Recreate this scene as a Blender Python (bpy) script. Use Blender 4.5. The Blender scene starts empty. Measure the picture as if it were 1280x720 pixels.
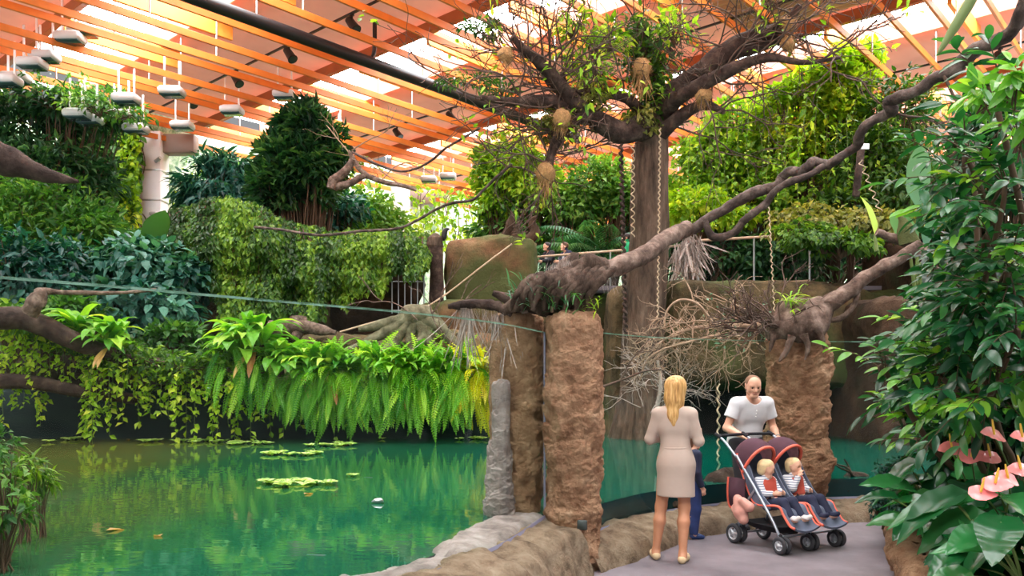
import bpy, math, random
import numpy as np
from mathutils import Vector, Matrix

# ------------------------------------------------------------------ camera, sky, light, exposure
SC = bpy.context.scene
COL = SC.collection
FPX, HORIZON, EYE = 1000.0, 470.0, 1.68          # focal length in pixels of the 1280x720 frame, horizon row, eye height

cam_data = bpy.data.cameras.new('camera')
cam_data.sensor_width = 36.0
cam_data.lens = 36.0 * FPX / 1280.0
cam_data.shift_y = (HORIZON - 360.0) / 1280.0
cam_data.clip_end = 300
cam = bpy.data.objects.new('camera', cam_data)
cam.location = (0, 0, EYE)
cam.rotation_euler = (math.pi / 2, 0, 0)
COL.objects.link(cam)
SC.camera = cam

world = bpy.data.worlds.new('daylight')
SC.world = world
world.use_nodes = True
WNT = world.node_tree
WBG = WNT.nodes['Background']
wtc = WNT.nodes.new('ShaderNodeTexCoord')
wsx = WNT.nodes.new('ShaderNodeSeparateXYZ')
wmr = WNT.nodes.new('ShaderNodeMapRange')          # added glow below the horizon to brighten the ceiling, softer overcast sky above
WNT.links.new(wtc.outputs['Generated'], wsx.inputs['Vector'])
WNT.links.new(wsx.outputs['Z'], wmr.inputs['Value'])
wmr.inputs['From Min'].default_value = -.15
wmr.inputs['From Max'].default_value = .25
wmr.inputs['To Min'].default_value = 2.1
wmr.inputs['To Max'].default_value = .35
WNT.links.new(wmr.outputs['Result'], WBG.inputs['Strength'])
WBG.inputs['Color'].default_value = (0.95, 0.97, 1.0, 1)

SKYLIGHT = 17.0                                   # radiance of the sky seen in the roof lights

sun_data = bpy.data.lights.new('sun', 'SUN')      # hazy sun that comes in over the open side behind the viewer
sun_data.energy = 1.25
sun_data.angle = math.radians(14)
sun_data.color = (1.0, 0.94, 0.82)
sun = bpy.data.objects.new('sun', sun_data)
sun.rotation_euler = (math.radians(52), 0, math.radians(-28))
COL.objects.link(sun)

SC.view_settings.view_transform = 'Standard'
SC.view_settings.look = 'None'
SC.view_settings.gamma = 1.0
SC.view_settings.use_curve_mapping = False
SC.view_settings.exposure = -0.05
SC.cycles.use_denoising = True
SC.cycles.max_bounces = 8
SC.cycles.diffuse_bounces = 4
SC.cycles.glossy_bounces = 3
SC.cycles.transmission_bounces = 4
SC.cycles.transparent_max_bounces = 16
SC.cycles.sample_clamp_indirect = 4.0
SC.cycles.caustics_reflective = False
SC.cycles.caustics_refractive = False

R = np.random.default_rng(7)

def at(u, v, d):
    """World point seen at photo pixel (u, v) at distance d metres in front of the camera."""
    return np.array([(u - 640.0) * d / FPX, d, EYE + (HORIZON - v) * d / FPX])

def ground_d(v, z=0.0):
    return (EYE - z) * FPX / (v - HORIZON)

def unit(a):
    a = np.asarray(a, float)
    n = np.linalg.norm(a, axis=-1, keepdims=True)
    return a / np.maximum(n, 1e-9)

# ------------------------------------------------------------------ numpy noise
def _hash(i, j, k, s):
    h = (i * 374761393 + j * 668265263 + k * 1274126177 + s * 974634541) & 0xffffffff
    h = ((h ^ (h >> 13)) * 1274126177) & 0xffffffff
    h = (h ^ (h >> 16)) & 0xffff
    return h / 32767.5 - 1.0

def vnoise(p, seed=0):
    p = np.asarray(p, float)
    b = np.floor(p).astype(np.int64)
    f = p - b
    f = f * f * (3 - 2 * f)
    out = 0
    for di in (0, 1):
        for dj in (0, 1):
            for dk in (0, 1):
                w = (f[..., 0] if di else 1 - f[..., 0]) * (f[..., 1] if dj else 1 - f[..., 1]) * (f[..., 2] if dk else 1 - f[..., 2])
                out = out + w * _hash(b[..., 0] + di, b[..., 1] + dj, b[..., 2] + dk, seed)
    return out

def fbm(p, scale=1.0, octaves=4, seed=0, gain=0.5):
    p = np.asarray(p, float) * scale
    a, out = 1.0, 0.0
    for o in range(octaves):
        out = out + a * vnoise(p, seed + o)
        p = p * 2.03 + 3.1
        a *= gain
    return out

# ------------------------------------------------------------------ materials
def _mat(name):
    m = bpy.data.materials.new(name)
    m.use_nodes = True
    nt = m.node_tree
    bs = nt.nodes['Principled BSDF']
    return m, nt, bs

def rgb(r, g, b):
    """sRGB 0-255 to linear."""
    def f(c):
        c /= 255.0
        return c / 12.92 if c <= 0.04045 else ((c + 0.055) / 1.055) ** 2.4
    return (f(r), f(g), f(b), 1.0)

def plain(name, col, rough=0.6, metal=0.0, noise=0.0, nscale=20.0, bump=0.0, spec=0.5, coat=0.0):
    m, nt, bs = _mat(name)
    bs.inputs['Base Color'].default_value = col
    bs.inputs['Roughness'].default_value = rough
    bs.inputs['Metallic'].default_value = metal
    bs.inputs['Specular IOR Level'].default_value = spec
    bs.inputs['Coat Weight'].default_value = coat
    if noise or bump:
        tc = nt.nodes.new('ShaderNodeTexCoord')
        nz = nt.nodes.new('ShaderNodeTexNoise')
        nz.inputs['Scale'].default_value = nscale
        nz.inputs['Detail'].default_value = 6
        nt.links.new(tc.outputs['Object'], nz.inputs['Vector'])
        if noise:
            rp = nt.nodes.new('ShaderNodeValToRGB')
            rp.color_ramp.elements[0].position = 0.3
            rp.color_ramp.elements[1].position = 0.7
            rp.color_ramp.elements[0].color = tuple(c * (1 - noise) for c in col[:3]) + (1,)
            rp.color_ramp.elements[1].color = tuple(min(1, c * (1 + noise)) for c in col[:3]) + (1,)
            nt.links.new(nz.outputs['Fac'], rp.inputs['Fac'])
            nt.links.new(rp.outputs['Color'], bs.inputs['Base Color'])
        if bump:
            bp = nt.nodes.new('ShaderNodeBump')
            bp.inputs['Strength'].default_value = bump
            bp.inputs['Distance'].default_value = 0.02
            nt.links.new(nz.outputs['Fac'], bp.inputs['Height'])
            nt.links.new(bp.outputs['Normal'], bs.inputs['Normal'])
    return m

def ramp_mat(name, cols, scale=3.0, detail=8, rough=0.9, bump=0.6, bdist=0.05, stretch=(1, 1, 1), bscale=None, spec=0.2, moss=None):
    """Mottled rock / bark / soil: noise through a colour ramp, finer noise for the bump."""
    m, nt, bs = _mat(name)
    N, L = nt.nodes, nt.links
    tc = N.new('ShaderNodeTexCoord')
    mp = N.new('ShaderNodeMapping')
    mp.inputs['Scale'].default_value = stretch
    L.new(tc.outputs['Object'], mp.inputs['Vector'])
    n1 = N.new('ShaderNodeTexNoise')
    n1.inputs['Scale'].default_value = scale
    n1.inputs['Detail'].default_value = detail
    n1.inputs['Roughness'].default_value = 0.65
    L.new(mp.outputs['Vector'], n1.inputs['Vector'])
    rp = N.new('ShaderNodeValToRGB')
    el = rp.color_ramp.elements
    lo, hi = 0.3, 0.72
    el[0].position, el[0].color = lo, cols[0]
    el[1].position, el[1].color = hi, cols[-1]
    for i, c in enumerate(cols[1:-1], 1):
        e = el.new(lo + (hi - lo) * i / (len(cols) - 1))
        e.color = c
    L.new(n1.outputs['Fac'], rp.inputs['Fac'])
    colsock = rp.outputs['Color']
    if moss:
        n3 = N.new('ShaderNodeTexNoise')
        n3.inputs['Scale'].default_value = moss[1]
        n3.inputs['Detail'].default_value = 5
        L.new(tc.outputs['Object'], n3.inputs['Vector'])
        mr = N.new('ShaderNodeMapRange')
        mr.inputs['From Min'].default_value = moss[2]
        mr.inputs['From Max'].default_value = moss[2] + 0.15
        L.new(n3.outputs['Fac'], mr.inputs['Value'])
        mx = N.new('ShaderNodeMix')
        mx.data_type = 'RGBA'
        L.new(mr.outputs['Result'], mx.inputs['Factor'])
        L.new(colsock, mx.inputs['A'])
        mx.inputs['B'].default_value = moss[0]
        colsock = mx.outputs['Result']
    L.new(colsock, bs.inputs['Base Color'])
    n2 = N.new('ShaderNodeTexNoise')
    n2.inputs['Scale'].default_value = bscale or scale * 4
    n2.inputs['Detail'].default_value = 8
    n2.inputs['Roughness'].default_value = 0.7
    L.new(mp.outputs['Vector'], n2.inputs['Vector'])
    bp = N.new('ShaderNodeBump')
    bp.inputs['Strength'].default_value = bump
    bp.inputs['Distance'].default_value = bdist
    L.new(n2.outputs['Fac'], bp.inputs['Height'])
    L.new(bp.outputs['Normal'], bs.inputs['Normal'])
    bs.inputs['Roughness'].default_value = rough
    bs.inputs['Specular IOR Level'].default_value = spec
    return m

def leaf_mat(name, cols, rough=0.45, transl=0.35, spec=0.4):
    """Foliage: the face attribute 'tint' (one value per leaf) picks a colour of the plant."""
    m, nt, bs = _mat(name)
    N, L = nt.nodes, nt.links
    a = N.new('ShaderNodeAttribute')
    a.attribute_name = 'tint'
    rp = N.new('ShaderNodeValToRGB')
    el = rp.color_ramp.elements
    el[0].position, el[0].color = 0.0, cols[0]
    el[1].position, el[1].color = 1.0, cols[-1]
    for i, c in enumerate(cols[1:-1], 1):
        e = el.new(i / (len(cols) - 1))
        e.color = c
    L.new(a.outputs['Fac'], rp.inputs['Fac'])
    L.new(rp.outputs['Color'], bs.inputs['Base Color'])
    bs.inputs['Roughness'].default_value = rough
    bs.inputs['Specular IOR Level'].default_value = spec
    tr = N.new('ShaderNodeBsdfTranslucent')
    mg = N.new('ShaderNodeMix')
    mg.data_type = 'RGBA'
    mg.blend_type = 'MULTIPLY'
    mg.inputs['Factor'].default_value = 1.0
    L.new(rp.outputs['Color'], mg.inputs['A'])
    mg.inputs['B'].default_value = (1.5, 1.45, 0.5, 1)
    L.new(mg.outputs['Result'], tr.inputs['Color'])
    mx = N.new('ShaderNodeMixShader')
    mx.inputs['Fac'].default_value = transl
    L.new(bs.outputs['BSDF'], mx.inputs[1])
    L.new(tr.outputs['BSDF'], mx.inputs[2])
    L.new(mx.outputs['Shader'], N['Material Output'].inputs['Surface'])
    return m

def glass_mat(name, tint, gloss=0.003):
    m, nt, bs = _mat(name)
    N, L = nt.nodes, nt.links
    N.remove(bs)
    tr = N.new('ShaderNodeBsdfTransparent')
    tr.inputs['Color'].default_value = tint
    gl = N.new('ShaderNodeBsdfGlossy')
    gl.inputs['Roughness'].default_value = 0.02
    lw = N.new('ShaderNodeLayerWeight')
    pw = N.new('ShaderNodeMath'); pw.operation = 'POWER'; pw.inputs[1].default_value = 5.0
    L.new(lw.outputs['Facing'], pw.inputs[0])
    fr = N.new('ShaderNodeMapRange')
    fr.inputs['To Min'].default_value = gloss
    fr.inputs['To Max'].default_value = .22
    L.new(pw.outputs['Value'], fr.inputs['Value'])
    mx = N.new('ShaderNodeMixShader')
    L.new(fr.outputs['Result'], mx.inputs['Fac'])
    L.new(tr.outputs['BSDF'], mx.inputs[1])
    L.new(gl.outputs['BSDF'], mx.inputs[2])
    L.new(mx.outputs['Shader'], N['Material Output'].inputs['Surface'])
    return m

def emit_mat(name, col, strength):
    m, nt, bs = _mat(name)
    bs.inputs['Base Color'].default_value = (0, 0, 0, 1)
    bs.inputs['Emission Color'].default_value = col
    bs.inputs['Emission Strength'].default_value = strength
    return m

# ------------------------------------------------------------------ mesh gathering
class G:
    """Gathers vertices and faces, then links them as one mesh object."""
    def __init__(self):
        self.v, self.f, self.t, self.m, self.n = [], [], [], [], 0

    def add(self, V, F, tint=0.5, mat=0):
        V = np.asarray(V, float).reshape(-1, 3)
        off = self.n
        self.v.append(V)
        self.n += len(V)
        if isinstance(F, np.ndarray):
            groups = [F]
        else:
            by = {}
            for q in F:
                by.setdefault(len(q), []).append(q)
            groups = [np.array(x, np.int64) for x in by.values()]
        ti = 0
        for g in groups:
            self.f.append(g + off)
            tt = np.full(len(g), tint) if np.isscalar(tint) else np.asarray(tint)[ti:ti + len(g)]
            ti += len(g)
            self.t.append(tt)
            self.m.append(np.full(len(g), mat, np.int32))
        return self

    def box(self, c, s, rot=None, bevel=0.0, mat=0):
        """Box with chamfered vertical and horizontal edges (an 24-vertex rounded box when bevel is given)."""
        c = np.asarray(c, float)
        hx, hy, hz = (x / 2 for x in s)
        if bevel <= 0:
            V = np.array([(x, y, z) for x in (-hx, hx) for y in (-hy, hy) for z in (-hz, hz)])
            F = [(0, 1, 3, 2), (4, 6, 7, 5), (0, 4, 5, 1), (2, 3, 7, 6), (0, 2, 6, 4), (1, 5, 7, 3)]
        else:
            b = min(bevel, hx * .9, hy * .9, hz * .9)
            ring = lambda ex, ey, z: [(-ex + b, -ey, z), (ex - b, -ey, z), (ex, -ey + b, z), (ex, ey - b, z), (ex - b, ey, z), (-ex + b, ey, z), (-ex, ey - b, z), (-ex, -ey + b, z)]
            V = ring(hx - b * .7, hy - b * .7, -hz) + ring(hx, hy, -hz + b) + ring(hx, hy, hz - b) + ring(hx - b * .7, hy - b * .7, hz)
            V = np.array(V)
            F = []
            for r in range(3):
                for i in range(8):
                    j = (i + 1) % 8
                    F.append((r * 8 + i, r * 8 + j, r * 8 + 8 + j, r * 8 + 8 + i))
            F.append(tuple(range(7, -1, -1)))
            F.append(tuple(range(24, 32)))
        if rot is not None:
            V = V @ np.asarray(rot, float).T
        return self.add(V + c, F, mat=mat)

    def tube(self, pts, rad, seg=8, caps=True, rough=0.0, seed=0, tint=0.5, mat=0, flat=None):
        pts = np.asarray(pts, float)
        n = len(pts)
        rad = np.full(n, rad) if np.isscalar(rad) else np.interp(np.linspace(0, 1, n), np.linspace(0, 1, len(rad)), rad)
        T = np.gradient(pts, axis=0)
        T = unit(T)
        ref = np.array([0, 0, 1.0]) if abs(T[0][2]) < 0.9 else np.array([1.0, 0, 0])
        x = unit(np.cross(ref, T[0]))
        ang = np.linspace(0, 2 * np.pi, seg, endpoint=False)
        ca, sa = np.cos(ang), np.sin(ang)
        rings = np.empty((n, seg, 3))
        for i in range(n):
            x = x - T[i] * np.dot(x, T[i])
            x = x / max(np.linalg.norm(x), 1e-9)
            y = np.cross(T[i], x)
            rings[i] = pts[i] + rad[i] * (ca[:, None] * x + sa[:, None] * y * (flat or 1.0))
        if rough:
            w = fbm(rings, 1.0 / max(rad.max() * 1.2, 1e-3), 3, seed)
            rings = rings + (rings - pts[:, None, :]) * (rough * w)[..., None]
        V = rings.reshape(-1, 3)
        i = np.arange(n - 1)[:, None] * seg
        j = np.arange(seg)[None, :]
        k = (j + 1) % seg
        F = np.stack([i + j, i + k, i + seg + k, i + seg + j], -1).reshape(-1, 4)
        self.add(V, F, tint, mat)
        if caps:
            self.add(rings[0], [tuple(range(seg - 1, -1, -1))], tint, mat)
            self.add(rings[-1], [tuple(range(seg))], tint, mat)
        return self

    def lathe(self, prof, c=(0, 0, 0), seg=24, axis='z', mat=0, tint=0.5, rot=None):
        """Revolve a (radius, height) profile."""
        prof = np.asarray(prof, float)
        a = np.linspace(0, 2 * np.pi, seg, endpoint=False)
        V = np.stack([prof[:, 0:1] * np.cos(a), prof[:, 0:1] * np.sin(a), np.repeat(prof[:, 1:2], seg, 1)], -1)
        if axis == 'x':
            V = V[..., [2, 0, 1]]
        elif axis == 'y':
            V = V[..., [1, 2, 0]]
        n = len(prof)
        V = V.reshape(-1, 3)
        if rot is not None:
            V = V @ np.asarray(rot).T
        i = np.arange(n - 1)[:, None] * seg
        j = np.arange(seg)[None, :]
        k = (j + 1) % seg
        F = np.stack([i + j, i + k, i + seg + k, i + seg + j], -1).reshape(-1, 4)
        return self.add(V + np.asarray(c, float), F, tint, mat)

    def grid(self, P, tint=0.5, mat=0, close_u=False):
        """Quad sheet through an (n, m, 3) array of points."""
        n, m = P.shape[:2]
        i = np.arange(n - 1 if not close_u else n)[:, None]
        j = np.arange(m - 1)[None, :]
        i2 = (i + 1) % n
        F = np.stack([i * m + j, i2 * m + j, i2 * m + j + 1, i * m + j + 1], -1).reshape(-1, 4)
        return self.add(P.reshape(-1, 3), F, tint, mat)

    def xf(self, M):
        M = np.asarray(M, float)
        self.v = [v @ M[:3, :3].T + M[:3, 3] for v in self.v]
        return self

    def build(self, name, mats, parent=None, origin=None, smooth=True):
        V = np.concatenate(self.v)
        if parent is not None:
            org = np.array(parent.get('_o', (0, 0, 0)))
        else:
            org = np.zeros(3) if origin is None else np.asarray(origin, float)
        V = V - org
        me = bpy.data.meshes.new(name)
        me.vertices.add(len(V))
        me.vertices.foreach_set('co', V.astype(np.float32).ravel())
        loops = np.concatenate([f.ravel() for f in self.f]).astype(np.int32)
        cnt = np.concatenate([np.full(len(f), f.shape[1], np.int32) for f in self.f])
        start = np.concatenate([[0], np.cumsum(cnt)[:-1]]).astype(np.int32)
        me.loops.add(len(loops))
        me.loops.foreach_set('vertex_index', loops)
        me.polygons.add(len(cnt))
        me.polygons.foreach_set('loop_start', start)
        if not isinstance(mats, (list, tuple)):
            mats = [mats]
        for m in mats:
            me.materials.append(m)
        me.polygons.foreach_set('material_index', np.concatenate(self.m))
        me.polygons.foreach_set('use_smooth', np.full(len(cnt), smooth))
        at_ = me.attributes.new('tint', 'FLOAT', 'FACE')
        at_.data.foreach_set('value', np.concatenate(self.t).astype(np.float32))
        me.update(calc_edges=True)
        me.validate()
        o = bpy.data.objects.new(name, me)
        COL.objects.link(o)
        if parent is not None:
            o.parent = parent
            TEMP[o.name] = o
            o['_o'] = tuple(org)
        else:
            o.location = org
            o['_o'] = tuple(org)
            TEMP[o.name] = o
        return o

TEMP = {}

def tag(o, label=None, cat=None, group=None, kind=None):
    if label:
        o['label'] = label
    if cat:
        o['category'] = cat
    if group:
        o['group'] = group
    if kind:
        o['kind'] = kind
    return o

def thing(name, label, cat, loc, group=None, kind=None):
    o = bpy.data.objects.new(name, None)
    o.empty_display_size = 0.1
    COL.objects.link(o)
    o.location = loc
    o['_o'] = tuple(float(x) for x in loc)
    TEMP[o.name] = o
    return tag(o, label, cat, group, kind)

def dup(root, loc, rotz=0.0, label=None, group=None, scale=None):
    """A copy of a thing with copies of its parts and sub-parts."""
    r = root.copy()
    COL.objects.link(r)
    r.location = loc
    r.rotation_euler = (0, 0, rotz)
    if scale:
        r.scale = (scale,) * 3
    if label:
        r['label'] = label
    if group:
        r['group'] = group
    for ch in list(root.children):
        c = ch.copy()
        COL.objects.link(c)
        c.parent = r
        for g in ch.children:
            d = g.copy()
            COL.objects.link(d)
            d.parent = c
    return r

def smooth_path(pts, n=8):
    """Catmull-Rom through the points."""
    P = np.asarray(pts, float)
    P = np.vstack([2 * P[0] - P[1], P, 2 * P[-1] - P[-2]])
    out = []
    t = np.linspace(0, 1, n, endpoint=False)[:, None]
    for i in range(1, len(P) - 2):
        a, b, c, d = P[i - 1], P[i], P[i + 1], P[i + 2]
        out.append(0.5 * (2 * b + (c - a) * t + (2 * a - 5 * b + 4 * c - d) * t ** 2 + (3 * b - a - 3 * c + d) * t ** 3))
    out.append(P[-2][None])
    return np.vstack(out)

def rotz(a):
    c, s = math.cos(a), math.sin(a)
    return np.array([[c, -s, 0], [s, c, 0], [0, 0, 1.0]])

def rot_axis(ax, a):
    return np.array(Matrix.Rotation(a, 3, Vector(ax)))

# ------------------------------------------------------------------ leaf shapes (x along the leaf, y across, z up)
def leaf_shape(width=0.4, stations=(0.0, 0.28, 0.62, 1.0), prof=(0.0, 1.0, 0.8, 0.0), fold=0.12, droop=0.25, wave=0.0):
    V, F = [], []
    n = len(stations)
    for i, (s, w) in enumerate(zip(stations, prof)):
        z = -droop * s * s
        hw = w * width / 2
        zz = z + fold * hw * 2 + wave * (1 if i % 2 else -1) * hw
        V += [(s, 0, z), (s, hw, zz), (s, -hw, zz)]
    for i in range(n - 1):
        a, b = i * 3, (i + 1) * 3
        if prof[i] == 0:
            F += [(a, b, b + 1), (a, b + 2, b)]
        elif prof[i + 1] == 0:
            F += [(a, b, a + 1), (a, a + 2, b)]
        else:
            F += [(a, b, b + 1, a + 1), (a, a + 2, b + 2, b)]
    # keep only used vertices, triangles as degenerate-free quads mix
    used = sorted({k for f in F for k in f})
    mp = {k: i for i, k in enumerate(used)}
    return np.array([V[k] for k in used], float), [tuple(mp[k] for k in f) for f in F]

def small_leaf(width=0.6, fold=0.15):
    V = np.array([(0, 0, 0), (0.45, width / 2, fold), (1, 0, -0.1), (0.45, -width / 2, fold)], float)
    return V, [(0, 2, 1), (0, 3, 2)]

def strap(width=0.16, rise=1.0, bend=1.6, seg=9, wave=0.0, tipw=0.0):
    """Arching strap frond of length 1: starts at angle 'rise' (rad above horizontal), turns down by 'bend' rad."""
    V, F = [], []
    x = z = 0.0
    a = rise
    for i in range(seg + 1):
        s = i / seg
        w = width / 2 * (min(1, s * 3 + .25)) * (1 - max(0, (s - .6) / .4) ** 1.6 * (1 - tipw)) * (1 + wave * (1 if i % 2 else -1))
        up = (-math.sin(a), math.cos(a))
        fo = 0.25 * w
        V += [(x, 0, z), (x + up[0] * fo, w, z + up[1] * fo), (x + up[0] * fo, -w, z + up[1] * fo)]
        x += math.cos(a) / seg
        z += math.sin(a) / seg
        a -= bend / seg * (0.6 + 0.8 * s)
    for i in range(seg):
        p, q = i * 3, i * 3 + 3
        F += [(p, q, q + 1, p + 1), (p, p + 2, q + 2, q)]
    return np.array(V, float), F

def frond(nl=22, rise=0.9, bend=1.4, ll=0.28, lw=0.035, droop=0.35):
    """Pinnate palm frond of length 1."""
    V, F = [], []
    x = z = 0.0
    a = rise
    base = []
    for i in range(nl + 1):
        base.append((x, z, a))
        x += math.cos(a) / nl
        z += math.sin(a) / nl
        a -= bend / nl
    for i in range(nl):
        x, z, a = base[i]
        x2, z2, _ = base[i + 1]
        k = len(V)
        V += [(x, .006, z), (x2, .006, z2), (x2, -.006, z2), (x, -.006, z)]
        F.append((k, k + 1, k + 2, k + 3))
        s = i / nl
        if s < .12:
            continue
        l = ll * math.sin(math.pi * min(1, .12 + s * .9)) ** .6
        for sd in (1, -1):
            k = len(V)
            dx, dy = .5 * math.cos(a), sd
            nn = math.hypot(dx, dy)
            dx, dy = dx / nn, dy / nn
            dz = .5 * math.sin(a)
            V += [(x, 0, z), (x + dx * l * .5 + lw / 2, dy * l * .5, z + dz * l * .5 + .02), (x + dx * l, dy * l, z + dz * l - droop * l), (x + dx * l * .5 - lw / 2, dy * l * .5, z + dz * l * .5 + .02)]
            F += [(k, k + 1, k + 2, k + 3)]
    return np.array(V, float), F

def scatter(g, shape, pos, dirs, nrm, size, tint, mat=0):
    V, F = shape
    X = unit(dirs)
    nrm = nrm - X * np.sum(nrm * X, -1, keepdims=True)
    Z = unit(nrm)
    Y = np.cross(Z, X)
    size = np.broadcast_to(np.asarray(size, float), (len(pos),))
    W = pos[:, None, :] + size[:, None, None] * (V[None, :, 0:1] * X[:, None, :] + V[None, :, 1:2] * Y[:, None, :] + V[None, :, 2:3] * Z[:, None, :])
    n, k = len(pos), len(V)
    tint = np.broadcast_to(np.asarray(tint, float), (n,))
    off = (np.arange(n) * k)
    by = {}
    for q in F:
        by.setdefault(len(q), []).append(q)
    base = g.n
    g.v.append(W.reshape(-1, 3))
    g.n += n * k
    for q in by.values():
        q = np.array(q, np.int64)
        FF = (q[None] + off[:, None, None]).reshape(-1, q.shape[1]) + base
        g.f.append(FF)
        g.t.append(np.repeat(tint, len(q)))
        g.m.append(np.full(len(FF), mat, np.int32))
    return g

def rand_unit(n, rng):
    return unit(rng.normal(size=(n, 3)))

def crown(g, c, r, n, shape, size, rng, k=26, clump=0.3, droop=0.35, zmin=-0.7, shell=0.78, flat=0.7, tint_spread=0.35, tint_mid=0.5, stems=None, stem_base=None, stem_r=0.02):
    """Leaves in clumps over an ellipsoid; optional stems run from the base to each clump."""
    c, r = np.asarray(c, float), np.asarray(r, float)
    D = rand_unit(k * 3, rng)
    D = D[D[:, 2] > zmin][:k]
    k = len(D)
    C = c + D * r * (shell + rng.uniform(-.22, .16, (k, 1)))
    ct = np.clip(tint_mid + rng.normal(0, tint_spread * .5, k), 0, 1)
    w = rng.integers(0, k, n)
    off = rng.normal(0, 1, (n, 3))
    off = off / np.maximum(1, np.linalg.norm(off, axis=1, keepdims=True) / 1.6)
    pos = C[w] + off * clump * r * np.array([1, 1, .75])
    out = unit((pos - c) / r + 0.6 * D[w])
    dirs = unit(out * .8 + rand_unit(n, rng) * .75 + np.array([0, 0, -droop]))
    nrm = unit(np.array([0, 0, 1.0]) * flat + out * .5 + rand_unit(n, rng) * .45)
    t = np.clip(ct[w] + rng.normal(0, tint_spread * .5, n), 0, 1)
    sz = size * rng.uniform(.65, 1.25, n)
    if isinstance(shape, list):
        pick = rng.integers(0, len(shape), n)
        for i, s in enumerate(shape):
            m = pick == i
            if m.any():
                scatter(g, s, pos[m], dirs[m], nrm[m], sz[m], t[m])
    else:
        scatter(g, shape, pos, dirs, nrm, sz, t)
    if stems is not None:
        b = np.asarray(stem_base if stem_base is not None else c - np.array([0, 0, r[2]]), float)
        for q in C:
            mid = b * .45 + q * .55 + rng.normal(0, .08, 3) * r + np.array([0, 0, .12 * r[2]])
            stems.tube(smooth_path([b + rng.normal(0, .03, 3), mid, q], 4), [stem_r, stem_r * .35], 5)
    return C

OVAL = leaf_shape(.42)
OVAL_W = leaf_shape(.6, prof=(0, 1, .85, 0))
LANCE = leaf_shape(.24, stations=(0, .3, .65, 1), droop=.35)
TINY = small_leaf(.62)
TINYN = small_leaf(.34)
GLOSSY = leaf_shape(.37, stations=(0, .12, .3, .52, .74, .9, 1), prof=(0, .55, .92, 1, .78, .42, 0), fold=.16, droop=.3)

def branchlets(g, start, d, length, rad, depth, rng, spread=.7, seg=5, kids=3, grav=0.0, wob=.18, shrink=.66, rmin=.003, tips=None, rs=.6):
    """Recursive bare branch."""
    d = unit(d)
    n = 5
    pts = [np.asarray(start, float)]
    dd = d.copy()
    for i in range(n):
        dd = unit(dd + rng.normal(0, wob, 3) + np.array([0, 0, grav]))
        pts.append(pts[-1] + dd * length / n)
    pts = np.array(pts)
    g.tube(smooth_path(pts, 2), [rad, max(rmin, rad * rs)], seg, caps=False)
    if depth <= 0:
        if tips is not None:
            tips.append(pts[-1])
        return
    for i in range(kids):
        s = rng.uniform(.35, 1.0)
        j = min(n - 1, int(s * n))
        p = pts[j] + (pts[j + 1] - pts[j]) * (s * n - j)
        nd = unit(unit(pts[j + 1] - pts[j]) + rand_unit(1, rng)[0] * spread)
        branchlets(g, p, nd, length * shrink * rng.uniform(.7, 1.15), max(rmin, rad * .6), depth - 1, rng, spread, max(3, seg - 1), kids, grav, wob, shrink, rmin, tips, rs)
# ------------------------------------------------------------------ materials of the place
M = {}
M['path'] = ramp_mat('path_concrete', [rgb(98, 92, 98), rgb(120, 113, 119), rgb(138, 131, 137)], 0.9, 8, .8, .25, .01, bscale=40)
M['rock'] = ramp_mat('sprayed_rock', [rgb(104, 76, 58), rgb(164, 128, 98), rgb(194, 158, 124), rgb(216, 184, 152)], 3.6, 12, .95, 1.0, .09, bscale=28)
M['rock_dark'] = ramp_mat('brown_rock', [rgb(96, 66, 50), rgb(166, 126, 98), rgb(196, 156, 124), rgb(222, 188, 156)], 4.2, 12, .95, 1.0, .07, bscale=30)
M['curb'] = ramp_mat('curb_rock', [rgb(104, 88, 72), rgb(162, 142, 118), rgb(192, 174, 150)], 5.5, 12, .95, 1.0, .07, bscale=36)
M['ledge'] = ramp_mat('pale_ledge', [rgb(104, 94, 92), rgb(150, 138, 134), rgb(180, 170, 166)], 5, 10, .9, .8, .03, bscale=18)
M['cliff'] = ramp_mat('cliff_rock', [rgb(36, 32, 22), rgb(82, 70, 48), rgb(116, 98, 70)], 2.2, 9, .95, .8, .08, bscale=5, moss=(rgb(78, 90, 50), .8, .48))
M['cliff_dark'] = ramp_mat('cliff_rock_brown', [rgb(34, 26, 20), rgb(68, 52, 40), rgb(92, 72, 56)], 2.2, 9, .95, .8, .08, bscale=5, moss=(rgb(50, 58, 36), .9, .55))
M['cliff_warm'] = ramp_mat('cliff_rock_warm', [rgb(72, 52, 38), rgb(124, 94, 68), rgb(152, 120, 90)], 2.2, 9, .95, .8, .08, bscale=5, moss=(rgb(84, 90, 54), .7, .38))
M['soil'] = ramp_mat('dark_soil', [rgb(34, 30, 22), rgb(54, 46, 34), rgb(60, 62, 36)], 3, 8, 1, .6, .05)
M['tank_wall'] = ramp_mat('pond_wall', [rgb(14, 24, 26), rgb(28, 44, 44), rgb(40, 56, 52)], 1.5, 8, .7, .4, .03, stretch=(1, 1, 3))
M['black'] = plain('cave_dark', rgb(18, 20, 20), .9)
M['orange'] = plain('orange_panel', rgb(252, 188, 162), .7, noise=.08, nscale=1.2)
M['beam'] = plain('orange_beam', rgb(150, 84, 42), .55, noise=.12, nscale=2)
M['batten'] = plain('orange_batten', rgb(222, 126, 52), .45, noise=.1, nscale=3)
M['fin'] = plain('orange_fin', rgb(240, 160, 66), .5, noise=.06, nscale=2)
M['deck'] = plain('corrugated_deck', rgb(196, 160, 128), .5)
M['white_wall'] = plain('white_column_paint', rgb(250, 250, 253), .7, noise=.04, nscale=3)
M['metal'] = plain('galvanised', rgb(190, 190, 190), .35, .7)
M['steel'] = plain('brushed_steel', rgb(196, 198, 200), .28, .9)
M['black_metal'] = plain('black_metal', rgb(24, 24, 27), .45)
M['lamp_body'] = plain('lamp_housing', rgb(205, 207, 207), .5)
M['lamp_glass'] = plain('lamp_glass', rgb(60, 84, 84), .15)
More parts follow.
